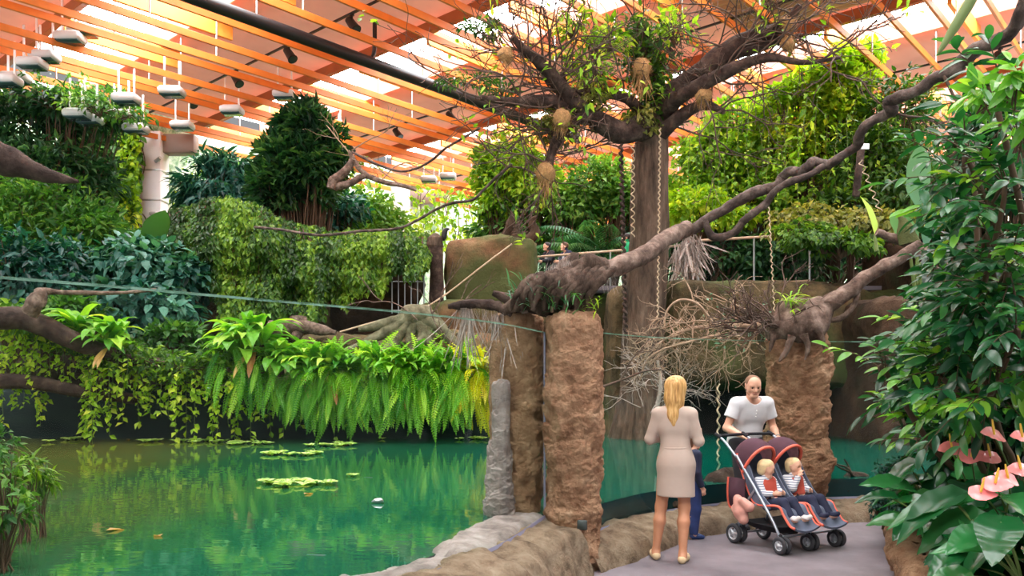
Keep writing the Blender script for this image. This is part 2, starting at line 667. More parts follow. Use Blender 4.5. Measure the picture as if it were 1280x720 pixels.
M['sky'] = emit_mat('sky_through_rooflight', (.97, .985, 1, 1), SKYLIGHT)
M['glass'] = glass_mat('clear_glass', (.955, .985, .97, 1))
M['glass_edge'] = plain('glass_edge', rgb(120, 160, 140), .15)
M['silicone'] = plain('silicone_joint', rgb(128, 128, 150), .4)
M['bark'] = ramp_mat('grey_bark', [rgb(52, 42, 36), rgb(98, 82, 70), rgb(134, 114, 98)], 2.2, 9, .95, 1.0, .06, stretch=(3, 3, .6), bscale=8)
M['bark_dark'] = ramp_mat('dark_bark', [rgb(36, 28, 26), rgb(72, 58, 52), rgb(110, 92, 82)], 5, 8, .9, .9, .04, bscale=14)
M['liana'] = ramp_mat('liana_bark', [rgb(38, 30, 30), rgb(80, 67, 62), rgb(132, 116, 108)], 7, 8, .8, .8, .02, bscale=20)
M['pale_wood'] = ramp_mat('pale_driftwood', [rgb(52, 40, 34), rgb(108, 90, 80), rgb(156, 136, 124)], 8, 8, .9, .8, .02, stretch=(1, 1, 1), bscale=24)
M['stump_brown'] = ramp_mat('stump_brown', [rgb(34, 26, 22), rgb(84, 68, 58), rgb(134, 114, 102)], 9, 10, .95, 1.0, .04, stretch=(1, 1, .5), bscale=26)
M['root_grey'] = ramp_mat('grey_green_root', [rgb(66, 64, 48), rgb(112, 108, 86), rgb(146, 142, 118)], 6, 8, .9, .8, .02, bscale=20)
M['twig'] = plain('dry_twig', rgb(150, 126, 104), .9, noise=.3, nscale=6)
M['twig_dark'] = plain('dark_twig', rgb(84, 66, 56), .9, noise=.3, nscale=6)
M['moss_hair'] = plain('grey_moss', rgb(164, 152, 144), 1, noise=.25, nscale=30)
M['straw'] = plain('nest_straw', rgb(168, 132, 88), 1, noise=.4, nscale=40)
M['rope'] = plain('rope', rgb(190, 168, 140), .9, noise=.3, nscale=60)
M['stem'] = plain('green_stem', rgb(92, 112, 52), .6)
M['stem_brown'] = plain('brown_stem', rgb(82, 62, 44), .8)
M['rail'] = plain('handrail_wood', rgb(186, 160, 132), .5)
M['teal_pond'] = None

def leafy(name, a, b, c, **k):
    M[name] = leaf_mat(name, [rgb(*a), rgb(*b), rgb(*c)], **k)
leafy('lf_bright', (70, 118, 28), (124, 172, 44), (190, 214, 74), transl=.4)
leafy('lf_lime', (96, 140, 20), (150, 190, 40), (214, 222, 80), transl=.45)
leafy('lf_mid', (34, 78, 30), (70, 122, 46), (124, 166, 70))
leafy('lf_dark', (18, 48, 30), (36, 80, 48), (76, 120, 66))
leafy('lf_teal', (12, 54, 50), (30, 88, 78), (88, 144, 124), rough=.4)
leafy('lf_gloss', (12, 54, 36), (32, 96, 54), (84, 150, 76), rough=.3, spec=.6)
leafy('lf_gloss_light', (60, 128, 40), (110, 176, 56), (186, 216, 92), rough=.3, spec=.6)
leafy('lf_ivy', (32, 66, 18), (66, 108, 30), (130, 168, 52))
leafy('lf_olive', (74, 84, 36), (118, 124, 58), (170, 166, 92))
leafy('lf_fern', (56, 124, 36), (116, 178, 56), (196, 226, 92), transl=.42, rough=.4)
leafy('lf_fern_gold', (138, 160, 30), (208, 204, 44), (240, 226, 90), transl=.45)
leafy('lf_palm', (22, 70, 44), (58, 116, 74), (130, 172, 110), rough=.4)
leafy('lf_conifer', (16, 46, 28), (32, 74, 40), (88, 130, 62))
leafy('lf_conifer_tip', (70, 120, 34), (130, 170, 50), (180, 208, 74))
leafy('lf_banana', (36, 88, 74), (68, 120, 102), (122, 166, 142), rough=.3)
leafy('lf_dead', (120, 76, 44), (176, 124, 70), (214, 176, 110))
leafy('lf_lettuce', (120, 160, 70), (166, 200, 104), (214, 230, 160))
leafy('lf_anth', (10, 66, 34), (26, 104, 52), (70, 152, 84), rough=.22, spec=.7)

# ------------------------------------------------------------------ path
g = G()
xs, ys = np.linspace(-9, 12, 64), np.linspace(-7, 13, 60)
P = np.stack(np.meshgrid(xs, ys, indexing='ij') + [np.zeros((64, 60))], -1)
P[..., 2] = .006 * fbm(P, .8, 3, 5)
g.grid(P)
tag(g.build('floor', M['path']), kind='structure')

# ------------------------------------------------------------------ curbs along the glass
LEFT_GLASS = smooth_path([(-5.2, .6, 0), (-3.6, 1.55, 0), (-2.0, 3.12, 0), (-1.3, 4.0, 0), (-.59, 4.92, 0), (-.1, 5.85, 0), (.29, 7.1, 0)], 8)
RIGHT_GLASS = smooth_path([(.42, 7.2, 0), (.66, 7.42, 0), (1.15, 8.12, 0), (1.55, 8.6, 0), (2.2, 9.08, 0), (2.95, 9.42, 0), (3.4, 9.55, 0), (4.0, 9.66, 0), (5.0, 9.75, 0), (6.6, 9.7, 0)], 8)

def normals2d(path):
    T = unit(np.gradient(path, axis=0))
    return np.stack([T[:, 1], -T[:, 0], np.zeros(len(T))], -1)     # to the viewer's side (right of the travel direction)

def extrude_profile(path, prof, noise=.03, seed=0, dense=6, nscale=3.0):
    """Sweep a (offset, height) profile along a ground path; offset is measured to the viewer's side."""
    t = np.linspace(0, len(path) - 1, len(path) * dense)
    pth = np.stack([np.interp(t, np.arange(len(path)), path[:, i]) for i in range(3)], -1)
    N = normals2d(pth)
    pr = np.asarray(prof, float)
    s = np.concatenate([[0], np.cumsum(np.linalg.norm(np.diff(pr, axis=0), axis=1))])
    k = np.linspace(0, s[-1], 34)
    po, ph = np.interp(k, s, pr[:, 0]), np.interp(k, s, pr[:, 1])
    P = pth[:, None, :] + N[:, None, :] * po[None, :, None]
    P[..., 2] = ph[None, :]
    nz = fbm(P, nscale, 5, seed) * noise
    mid = np.array([np.interp(k, s, pr[:, 0])]).mean()
    P += N[:, None, :] * (nz * np.clip(po / .12, -1, 1)[None])[..., None]
    P[..., 2] += nz * np.clip(P[..., 2] / .15, 0, 1)
    return P

g = G()
g.grid(extrude_profile(LEFT_GLASS, [(.46, -.05), (.43, .06), (.40, .26), (.35, .38), (.24, .43), (.04, .44), (.0, .45), (-.04, .45)], .05, 1))
tag(g.build('curb_left', M['curb']), kind='structure')
g = G()
g.grid(extrude_profile(LEFT_GLASS, [(.07, .36), (.0, .42), (-.08, .465), (-.3, .455), (-.43, .4), (-.5, .25), (-.55, -.2)], .05, 3))
tag(g.build('ledge_left', M['ledge']), kind='structure')
g = G()
g.grid(extrude_profile(RIGHT_GLASS, [(.50, -.05), (.47, .05), (.42, .14), (.33, .2), (.15, .225), (.02, .225), (-.03, .22), (-.2, .2), (-.26, .1), (-.3, -.3)], .045, 2))
tag(g.build('curb_right', M['curb']), kind='structure')

# ------------------------------------------------------------------ pond
wt, nt, bs = _mat('pond_water')
N, L = nt.nodes, nt.links
tc = N.new('ShaderNodeTexCoord')
n1 = N.new('ShaderNodeTexNoise'); n1.inputs['Scale'].default_value = .32; n1.inputs['Detail'].default_value = 4
mp = N.new('ShaderNodeMapping'); mp.inputs['Scale'].default_value = (1, .6, 1)
L.new(tc.outputs['Object'], mp.inputs['Vector']); L.new(mp.outputs['Vector'], n1.inputs['Vector'])
rp = N.new('ShaderNodeValToRGB')
rp.color_ramp.elements[0].position = .36; rp.color_ramp.elements[0].color = rgb(14, 82, 56)
rp.color_ramp.elements[1].position = .66; rp.color_ramp.elements[1].color = rgb(78, 104, 44)
e = rp.color_ramp.elements.new(.5); e.color = rgb(38, 104, 62)
sx = N.new('ShaderNodeSeparateXYZ'); L.new(tc.outputs['Object'], sx.inputs['Vector'])
gx = N.new('ShaderNodeMapRange'); gx.inputs['From Min'].default_value = -8.5; gx.inputs['From Max'].default_value = 2.0
L.new(sx.outputs['X'], gx.inputs['Value'])
ma = N.new('ShaderNodeMath'); ma.operation = 'MULTIPLY_ADD'; ma.inputs[1].default_value = .9; ma.inputs[2].default_value = -.45
L.new(n1.outputs['Fac'], ma.inputs[0])
mb = N.new('ShaderNodeMath'); mb.operation = 'ADD'; L.new(gx.outputs['Result'], mb.inputs[0]); L.new(ma.outputs['Value'], mb.inputs[1])
rp.color_ramp.elements[0].position = .1; rp.color_ramp.elements[0].color = rgb(84, 88, 36)
rp.color_ramp.elements[1].position = .5; rp.color_ramp.elements[1].color = rgb(34, 84, 50)
rp.color_ramp.elements[2].position = .95; rp.color_ramp.elements[2].color = rgb(4, 84, 70)
L.new(mb.outputs['Value'], rp.inputs['Fac']); L.new(rp.outputs['Color'], bs.inputs['Base Color'])
bs.inputs['Roughness'].default_value = .03
bs.inputs['IOR'].default_value = 1.33
n2 = N.new('ShaderNodeTexNoise'); n2.inputs['Scale'].default_value = 3.0; n2.inputs['Detail'].default_value = 3
mp2 = N.new('ShaderNodeMapping'); mp2.inputs['Scale'].default_value = (.6, 1.6, 1)
L.new(tc.outputs['Object'], mp2.inputs['Vector']); L.new(mp2.outputs['Vector'], n2.inputs['Vector'])
bp = N.new('ShaderNodeBump'); bp.inputs['Strength'].default_value = .10; bp.inputs['Distance'].default_value = .02
L.new(n2.outputs['Fac'], bp.inputs['Height']); L.new(bp.outputs['Normal'], bs.inputs['Normal'])
WATER = .43
edge = np.vstack([LEFT_GLASS + normals2d(LEFT_GLASS) * -.3, RIGHT_GLASS + normals2d(RIGHT_GLASS) * -.06])
g = G()
far = np.stack([np.linspace(-22, 14, len(edge)), np.full(len(edge), 17.2), np.zeros(len(edge))], -1)
far[:, 0] = np.maximum(far[:, 0], -22)
rows = np.linspace(0, 1, 12)[:, None, None]
P = edge[None] * (1 - rows) + far[None] * rows
P[..., 2] = WATER
g.grid(P[::-1])
skirt = np.stack([edge, edge], 0).copy(); skirt[0, :, 2] = WATER; skirt[1, :, 2] = -.3
g.grid(skirt[::-1], mat=1)
deep = plain('pond_depth', rgb(14, 50, 56), .25, noise=.35, nscale=1.5)
tag(g.build('water', [wt, deep]), kind='structure')

# ------------------------------------------------------------------ glass
def glass_panel(path, z0, z1, label, th=.02):
    """One upright pane; it follows the curb, with polished edges."""
    mid = path[len(path) // 2]
    t = thing('glass_barrier', label, 'glass panel', (mid[0], mid[1], z0), 'glass panels around the pond')
    Nn = normals2d(path)
    g = G()
    a, b = path + Nn * th / 2, path - Nn * th / 2
    def z(p, h):
        q = p.copy(); q[:, 2] = h; return q
    g.grid(np.stack([z(a, z0), z(a, z1)], 1)); g.grid(np.stack([z(b, z1), z(b, z0)], 1))
    g.build('pane', M['glass'], t)
    g = G()
    g.grid(np.stack([z(a, z1), z(b, z1)], 1)); g.grid(np.stack([z(a, z1 - .012), z(a, z1)], 1))
    g.build('top_edge', M['glass_edge'], t)
    g = G()
    lo = np.stack([z(a + Nn * .012, z0 - .01), z(a + Nn * .003, z0 + .016)], 1)
    g.grid(lo)
    g.build('sealant', M['silicone'], t)
    for e in (0, -1):
        g = G()
        p = path[e]; d = Nn[e]
        g.tube([(p[0], p[1], z0), (p[0], p[1], z1)], .011, 6)
        g.build('side_edge', M['silicone'], t)
    return t
glass_panel(LEFT_GLASS, .44, 2.07, 'long clear glass pane on the pale curb, running up to the twin rock pillars')
glass_panel(RIGHT_GLASS[0:43], .21, 2.10, 'clear glass pane behind the blonde woman, between the two rock pillars')
glass_panel(RIGHT_GLASS[52:73], .21, 2.10, 'clear glass pane between the stroller pillar and the leafy shrub')

# ------------------------------------------------------------------ rock pillars
def rock_column(cx, cy, rx, ry, z0, z1, seed, lean=(0, 0), seg=170, rows=280, rough=.12, top=.16, power=2.6, base=.12):
    a = np.linspace(0, 2 * np.pi, seg, endpoint=False)
    ca, sa = np.cos(a), np.sin(a)
    sx = np.sign(ca) * np.abs(ca) ** (2 / power)
    sy = np.sign(sa) * np.abs(sa) ** (2 / power)
    zz = np.linspace(0, 1, rows)
    P = np.zeros((seg, rows + 14, 3))
    H = z1 - z0
    for j in range(rows):
        f = 1 + base * max(0, 1 - zz[j] * 5) ** 2
        tz = zz[j] * H
        e = H - tz
        if e < top:
            f *= math.sqrt(max(0.0, 1 - (1 - e / top) ** 2)) * .22 + .78
        P[:, j, 0] = cx + lean[0] * zz[j] + rx * sx * f
        P[:, j, 1] = cy + lean[1] * zz[j] + ry * sy * f
        P[:, j, 2] = z0 + tz
    for j in range(14):
        f = .78 * (1 - (j + 1) / 14)
        P[:, rows + j, 0] = cx + lean[0] + rx * sx * f
        P[:, rows + j, 1] = cy + lean[1] + ry * sy * f
        P[:, rows + j, 2] = z1 + .02 * (1 - f)
    c = np.array([cx, cy, 0])
    out = P - c
    out[..., 2] *= .15
    out = unit(out)
    n = fbm(P, 1.6, 3, seed) * rough * .5 + fbm(P, 6, 4, seed + 9) * rough * .3 - np.abs(fbm(P, 3.0, 3, seed + 5)) * rough * .35
    nn = fbm(P, 13, 2, seed + 3) * rough * .16 - np.abs(fbm(P, 21, 2, seed + 6)) * rough * .2
    return P + out * (n + nn)[..., None]

g = G(); g.grid(rock_column(.545, 7.16, .255, .30, -.02, 2.22, 11, rough=.10), close_u=True)
pil = thing('rock_pillar', 'brown sprayed-rock pillar outside the glass with a small dark plaque at its foot', 'pillar', (.545, 7.16, 0), kind='thing')
g.build('shaft', M['rock_dark'], pil)
g = G(); g.box((.60, 6.845, .405), (.085, .02, .085), rot_axis((0, 0, 1), -.2), .008); pq = g.build('plaque', plain('dark_plaque', rgb(58, 66, 64), .35), pil); tag(pq, 'small dark metal plaque')
g = G(); g.grid(rock_column(.07, 7.5, .235, .28, .1, 2.24, 23, rough=.11), close_u=True)
p2 = thing('rock_pillar', 'brown rock pillar standing behind the glass on the pond ledge', 'pillar', (.07, 7.5, .1), kind='thing')
g.build('shaft', M['rock'], p2)
g = G(); g.grid(rock_column(-.13, 7.3, .085, .1, .1, 2.02, 31, rough=.1, top=.12), close_u=True); g.build('side_column', M['rock'], p2)
g = G(); g.grid(rock_column(-.12, 7.22, .1, .1, .1, 1.12, 33, rough=.1, top=.1), close_u=True); g.grid(rock_column(-.1, 7.2, .075, .08, .9, 1.6, 35, rough=.08, top=.1), close_u=True); g.build('foot_lobe', M['ledge'], p2)
g = G(); g.grid(rock_column(3.345, 9.5, .375, .36, -.02, 2.26, 41, rough=.15, base=.05), close_u=True)
p3 = thing('rock_pillar', 'thick brown rock pillar behind the man with a gnarled stump on top', 'pillar', (3.38, 9.5, 0), kind='thing')
g.build('shaft', M['rock_dark'], p3)

# ------------------------------------------------------------------ pond surround, banks and cliffs (the setting)
def rough_box(name, lo, hi, mat, seed=0, res=.16, rough=.18, nscale=.7):
    """Rock block with displaced faces."""
    lo, hi = np.array(lo, float), np.array(hi, float)
    g = G()
    c = (lo + hi) / 2
    for ax in range(3):
        u, v = [i for i in range(3) if i != ax]
        nu, nv = max(2, int((hi[u] - lo[u]) / res)), max(2, int((hi[v] - lo[v]) / res))
        A, B = np.meshgrid(np.linspace(lo[u], hi[u], nu), np.linspace(lo[v], hi[v], nv), indexing='ij')
        for s, val in ((-1, lo[ax]), (1, hi[ax])):
            P = np.zeros((nu, nv, 3))
            P[..., u], P[..., v], P[..., ax] = A, B, val
            q = (P - c) / (hi - lo) * 2
            rr = np.minimum(.35, .5 * (hi - lo).min())
            inner = np.clip(P, lo + rr, hi - rr)
            P = inner + unit(P - inner) * rr
            n1_ = fbm(P, nscale, 3, seed) * rough * .6
            n2_ = np.abs(fbm(P, nscale * 3, 4, seed + 4)) * -rough * .6
            P = P + unit(P - inner) * (n1_ + n2_)[..., None]
            flip = (s > 0) != (ax == 1)
            g.grid(P if flip else P[::-1])
    o = g.build(name, mat, origin=(c[0], c[1], lo[2]))
    return o

tag(rough_box('wall_pond', (-24, 16.0, -.4), (-.1, 16.9, 1.45), M['tank_wall'], 3, .2, .12), kind='structure')

def height_sheet(name, x0, x1, y0, y1, fn, mat, nx=90, ny=60, rough=.25, seed=0, nscale=.6):
    X, Y = np.meshgrid(np.linspace(x0, x1, nx), np.linspace(y0, y1, ny), indexing='ij')
    P = np.stack([X, Y, fn(X, Y)], -1)
    P[..., 2] += fbm(P * np.array([1, 1, 0]), nscale, 4, seed) * rough
    g = G(); g.grid(P)
    return tag(g.build(name, mat), kind='structure')

height_sheet('ground_bank', -30, .5, 16.5, 32, lambda X, Y: 1.35 + np.clip((Y - 17.5) * .28, 0, 2.8) + np.clip((-X - 9) * .12, 0, 1.5), M['soil'], seed=4)
# cliffs under the walkway
tag(rough_box('wall_cliff', (2.2, 17.6, -.4), (9.2, 21.5, 3.72), M['cliff'], 7, .17, .22), kind='structure')
tag(rough_box('wall_cliff_right', (6.6, 14.4, -.4), (13.5, 18, 3.15), M['cliff_dark'], 8, .17, .2), kind='structure')
tag(rough_box('wall_cliff_upper', (8.6, 16.2, 3.0), (15, 20, 4.8), M['cliff_dark'], 18, .2, .18), kind='structure')
tag(rough_box('wall_cliff_left', (-.2, 20.4, -.4), (3.6, 24, 3.4), M['cliff'], 9, .2, .25), kind='structure')
tag(rough_box('wall_cliff_middle', (.3, 19.2, -.4), (2.9, 22.2, 3.75), M['cliff'], 10, .17, .2), kind='structure')
tag(rough_box('wall_rock_block', (-1.75, 20.6, 1.2), (.7, 24.5, 5.35), M['cliff_warm'], 12, .17, .2), kind='structure')
tag(rough_box('wall_rock_step', (-2.5, 19.6, 1.0), (.4, 21.5, 3.55), M['cliff_warm'], 13, .17, .2), kind='structure')
# overhanging cliff face above the dark den beside the pond
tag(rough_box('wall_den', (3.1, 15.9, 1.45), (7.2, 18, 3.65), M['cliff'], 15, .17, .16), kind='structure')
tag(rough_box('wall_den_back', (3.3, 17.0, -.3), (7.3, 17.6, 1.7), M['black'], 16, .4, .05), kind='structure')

# ------------------------------------------------------------------ building: rear wall, columns, roof
TD = np.array([.665, .747, 0.0])        # direction of the roof battens
BD = np.array([-.747, .665, 0.0])       # direction of the roof beams
def tb(t, b, z=0.0):
    p = TD * t + BD * b
    return np.array([p[0], p[1], z])
BROT = np.stack([TD, BD, [0, 0, 1.0]], 1)   # local x along the battens, y along the beams

mural, nt, bs = _mat('planted_facade')
N, L = nt.nodes, nt.links
tc = N.new('ShaderNodeTexCoord')
n1 = N.new('ShaderNodeTexNoise'); n1.inputs['Scale'].default_value = 2.6; n1.inputs['Detail'].default_value = 9; n1.inputs['Roughness'].default_value = .75
L.new(tc.outputs['Object'], n1.inputs['Vector'])
rp = N.new('ShaderNodeValToRGB')
for p, c in ((.34, rgb(84, 128, 96)), (.44, rgb(140, 180, 140)), (.52, rgb(196, 220, 190)), (.62, rgb(232, 240, 226)), (.7, rgb(206, 176, 180))):
    e = rp.color_ramp.elements.new(p); e.color = c
rp.color_ramp.elements.remove(rp.color_ramp.elements[0])
L.new(n1.outputs['Fac'], rp.inputs['Fac']); L.new(rp.outputs['Color'], bs.inputs['Base Color'])
bs.inputs['Roughness'].default_value = .8
ZB, ZC = 9.65, 10.75
g = G(); g.box(tb(16, 27.9, 5.2), (54, .3, 11.6), BROT)
tag(g.build('wall_back', mural), kind='structure')
g = G(); g.box(tb(44, 12, 5.2), (.3, 36, 11.6), BROT)
tag(g.build('wall_end', mural), kind='structure')

def column(u0, u1, d, label, z1=9.5, duct=True, b=None):
    p = at((u0 + u1) / 2, HORIZON, d)
    w = (u1 - u0) * d / FPX
    t = thing('white_column', label, 'column', (p[0], p[1], 1.5), kind='thing')
    g = G(); g.box((p[0], p[1], (z1 + 1.5) / 2 + .1), (w, .7, z1 - 1.5), bevel=.02); g.build('shaft', M['white_wall'], t)
    for zz in (z1 - 1.2, z1 - 2.2):
        g = G(); g.box((p[0], p[1], zz), (w + .012, .712, .06), bevel=.004); g.build('joint_band', M['metal'], t)
    g = G(); g.box((p[0] + w / 2 + .5, p[1] + .1, z1 - .25), (1.05, .5, .62), bevel=.02); g.build('bracket_beam', plain('grey_brown_steel', rgb(150, 132, 124), .6), t)
    return t, p, w
c1, p, w = column(177, 206, 27.0, 'tall white column with a security camera beside the planted wall', 9.75)
g = G(); q = at(196, 200, 26.55); g.tube([q + (-.05, 0, -.05), q + (.16, -.1, .05)], .06, 10); g.tube([q + (.05, 0, 0), q + (.05, .3, 0)], .02, 6)
g.build('security_camera', M['lamp_body'], c1)
g = G(); q = at(192, 267, 26.55); g.box(q, (.26, .16, .12), bevel=.03); g.build('wall_lamp', M['lamp_body'], c1)
column(490, 513, 33.0, 'white column further back between the shrubs and the pale planted wall', 9.3)

# roof: panels with roof lights beyond each beam
BEAMS = [1.0, 7.5, 14.0, 20.5, 27.0, 33.5, 40.0]
SKW = 2.5
B0, B1 = -8.0, 27.6
bl, bc = B1 - B0, (B0 + B1) / 2
def translucent(m, fac):
    nt = m.node_tree; bs = nt.nodes['Principled BSDF']
    tr = nt.nodes.new('ShaderNodeBsdfTranslucent'); mx = nt.nodes.new('ShaderNodeMixShader'); mx.inputs['Fac'].default_value = fac
    src = bs.inputs['Base Color'].links
    if src: nt.links.new(src[0].from_socket, tr.inputs['Color'])
    nt.links.new(bs.outputs['BSDF'], mx.inputs[1]); nt.links.new(tr.outputs['BSDF'], mx.inputs[2])
    nt.links.new(mx.outputs['Shader'], nt.nodes['Material Output'].inputs['Surface'])
translucent(M['orange'], .55)                       # translucency added so the sun above makes the roof panels glow brighter
g = G()
for i, t in enumerate(BEAMS):
    t2 = BEAMS[i + 1] if i + 1 < len(BEAMS) else t + 5
    g.grid(np.array([[tb(t + SKW, b, ZC) for b in (B0, B1)], [tb(t2, b, ZC) for b in (B0, B1)]]))
    for tt in (t + .02, t + SKW):
        g.box(tb(tt, bc, ZC + .31), (.06, bl, .6), BROT)
tag(g.build('ceiling', M['orange'], smooth=False), kind='structure')
for i, t in enumerate(BEAMS):
    g = G()
    nseg = 24
    for k in range(1):
        g.box(tb(t + SKW / 2, bc, ZC + .62), (SKW, bl, .04), BROT)
    o = g.build('window_%d' % (i + 1), M['sky'], smooth=False)
    tag(o, kind='structure')
for t in BEAMS:
    g = G(); g.box(tb(t - .1, bc, ZC - .16), (.16, bl, .28), BROT, .01)
    tag(g.build('roof_beam', M['beam'], smooth=False), 'deep orange beam running across under the roof panels', 'beam', 'roof beams', 'thing')

# glazing bars and fins in the roof lights
fin_proto = None
for i, t in enumerate(BEAMS[:6]):
    for k in range(10):
        b = 1.2 + 2.85 * k + (.7 if i % 2 else 0)
        if b > 27:
            continue
        p = tb(t + SKW / 2 + .3, b, ZC - .24)
        if fin_proto is None:
            g = G(); g.box((0, 0, 0), (SKW + .5, .09, .46), BROT, .008)
            fin_proto = g.build('roof_fin', M['fin'], smooth=False)
            tag(fin_proto, 'short yellow-orange board standing across a bright roof light', 'roof board', 'boards across the roof lights', 'thing')
            fin_proto.location = p
        else:
            c = fin_proto.copy(); COL.objects.link(c); c.location = p

# battens: long orange slats hung under the beams
bat_g = G(); LB = 44.0
bat_g.box((0, 0, 0), (LB, .06, .17), BROT, .006)
first = None
for k in range(30):
    b = -1.0 + .95 * k
    z = ZB + (.16 if k % 3 == 1 else 0)
    p = tb(21 + (1.3 if k % 2 else -.8), b, z)
    if first is None:
        first = thing('roof_batten', 'long orange wooden batten hung level under the roof beams', 'batten', p, 'roof battens')
        o = bat_g.xf(np.vstack([np.hstack([np.eye(3), p[:, None]]), [0, 0, 0, 1]])).build('slat', M['batten'], first, smooth=False)
        for t in (7.5, 14, 20.5, 27, 33.5):
            h = G(); q = tb(t + .5, b, 0); h.tube([(q[0], q[1], z + .05), (q[0], q[1], ZC + .05)], .022, 6); h.build('hanger_rod', M['metal'], first)
    else:
        dup(first, p)

# corrugated deck in one bay
g = G()
A, Bq = np.meshgrid(np.linspace(15.9, 20.1, 90), np.linspace(2.0, 9.5, 12), indexing='ij')
P = TD * A[..., None] + BD * Bq[..., None]
P[..., 2] = ZC - .06 + .045 * np.sin(A * 26)
g.grid(P)
tag(g.build('ceiling_deck', M['deck']), kind='structure')

# black insulated pipe along the battens
pp = [at(u, v, d) for u, v, d in ((230, -12, 18.3),)]
q0 = at(250, 0, 16.5); zz = q0[2]
tp, bp_ = q0 @ TD, q0 @ BD
t = thing('black_pipe', 'thick black insulated pipe running between the roof battens', 'pipe', tb(tp, bp_, zz))
g = G(); g.tube(np.array([tb(x, bp_, zz) for x in np.linspace(tp - 4, tp + 13, 20)]), .145, 14); g.build('pipe', M['black_metal'], t)
g = G()
q = tb(tp + 3.6, bp_, zz)
g.tube(smooth_path([q + (0, 0, 0), q + TD * .5 + (0, 0, .02), q + TD * .9 + (0, 0, .2), q + TD * .95 + (0, 0, 1.1)], 6), .055, 10)
g.build('branch_pipe', M['black_metal'], t)
g = G(); g.tube([tb(tp - 4, bp_ + .3, zz + .18), tb(tp + 13, bp_ + .3, zz + .18)], .018, 6); g.build('cable', M['black_metal'], t)

# spotlight tracks and spotlights
proto = None
for i, t in enumerate(BEAMS[:6]):
    tt = t + 4.6
    tr = G(); tr.box(tb(tt, bc, ZC - .13), (.05, bl, .05), BROT)
    tag(tr.build('light_track', M['black_metal'], smooth=False), 'thin black lighting track along an orange roof panel', 'track', 'lighting tracks', 'thing')
    for k in range(9):
        b = 1.8 + 2.75 * k + (i % 3) * .5
        p = tb(tt, b, ZC - .14)
        if proto is None:
            proto = thing('spotlight', 'small black spotlight clipped to a roof track', 'spotlight', p, 'spotlights on the roof tracks')
            h = G(); h.tube([p, p + (0, 0, -.16)], .025, 8); h.box(p + (0, 0, -.02), (.1, .1, .06), bevel=.01); h.build('mount', M['black_metal'], proto)
            dv = unit(np.array([.5, -.3, -.75])); c = p + (0, 0, -.26)
            h = G(); h.tube(np.array([c - dv * .2, c - dv * .17, c + dv * .16, c + dv * .22]), [.05, .1, .12, .14], 14); h.build('lamp_can', M['black_metal'], proto)
            h = G(); h.tube(np.array([c + dv * .221, c + dv * .226]), .11, 14); h.build('lens', M['lamp_glass'], proto)
        else:
            dup(proto, p)

# square plant lamps hung from the battens
lamp = None
LAMPS = [(88, 50, 19.2), (104, 41, 19.4), (40, 82, 19.6), (56, 73, 19.8), (8, 103, 19.5), (158, 126, 20.5), (215, 117, 21.5), (97, 145, 21), (112, 152, 21.4), (170, 163, 22.5), (152, 146, 22), (290, 140, 23.5), (228, 159, 24), (356, 121, 23), (418, 158, 26), (536, 226, 31), (560, 222, 30.5), (20, 100, 20.2)]
for i, (u, v, d) in enumerate(LAMPS):
    p = at(u, v, d)
    if lamp is None:
        lamp = thing('plant_lamp', '', 'lamp', p, 'plant lamps under the roof battens')
        g = G(); g.box(p + (0, 0, .05), (.62, .5, .2), bevel=.05); g.build('housing', M['lamp_body'], lamp)
        g = G(); g.box(p + (0, 0, -.06), (.54, .42, .03), bevel=.008); g.build('diffuser', M['lamp_glass'], lamp)
        for s in (-1, 1):
            g = G(); g.box(p + (s * .2, 0, .55), (.05, .03, .9), bevel=.004); g.build('hanger', M['white_wall'], lamp)
    else:
        c = dup(lamp, p)
for o in [x for x in SC.objects if x.get('category') == 'lamp']:
    o['label'] = 'boxy grey plant lamp hung on two white straps below the roof battens'

# ------------------------------------------------------------------ visitors' walkway
rough_ = M['cliff']
g = G(); g.box((6.6, 20.5, 3.74), (9.4, 3.6, .1)); g.box((4.2, 24.5, 3.72), (9.5, 4.4, .1))
tag(g.build('floor_walkway', M['path'], smooth=False), kind='structure')
def rail_panel(a, b, label, h=1.12, n=1):
    a, b = np.array(a, float), np.array(b, float)
    t = thing('glass_railing', label, 'railing', tuple(a))
    up = np.array([0, 0, h])
    dv = unit(b - a); nv = np.array([dv[1], -dv[0], 0]) * .012
    g = G()
    for s in (1, -1):
        P = np.array([[a + nv * s + (0, 0, .05), a + nv * s + up - (0, 0, .03)], [b + nv * s + (0, 0, .05), b + nv * s + up - (0, 0, .03)]])
        g.grid(P if s > 0 else P[::-1])
    g.build('pane', M['glass'], t)
    g = G(); g.tube([a + up, b + up], .032, 10); g.build('handrail', M['rail'], t)
    g = G(); g.tube([a + (0, 0, .02), b + (0, 0, .02)], .05, 6); g.build('bottom_rail', M['rail'], t)
    for s in np.linspace(0, 1, n + 1):
        g = G(); p = a + (b - a) * s; g.tube([p, p + up], .025, 8); g.build('post', M['steel'], t)
    return t
rail_panel(at(873, 361, 18.6), at(1012, 353, 18.6), 'glass railing with pale wooden handrail above the den, in front of dark foliage', n=2)
rail_panel(at(664, 372, 22.3), at(868, 359, 21.0), 'glass railing with pale wooden handrail where the couple lean, beyond the tree', n=2)
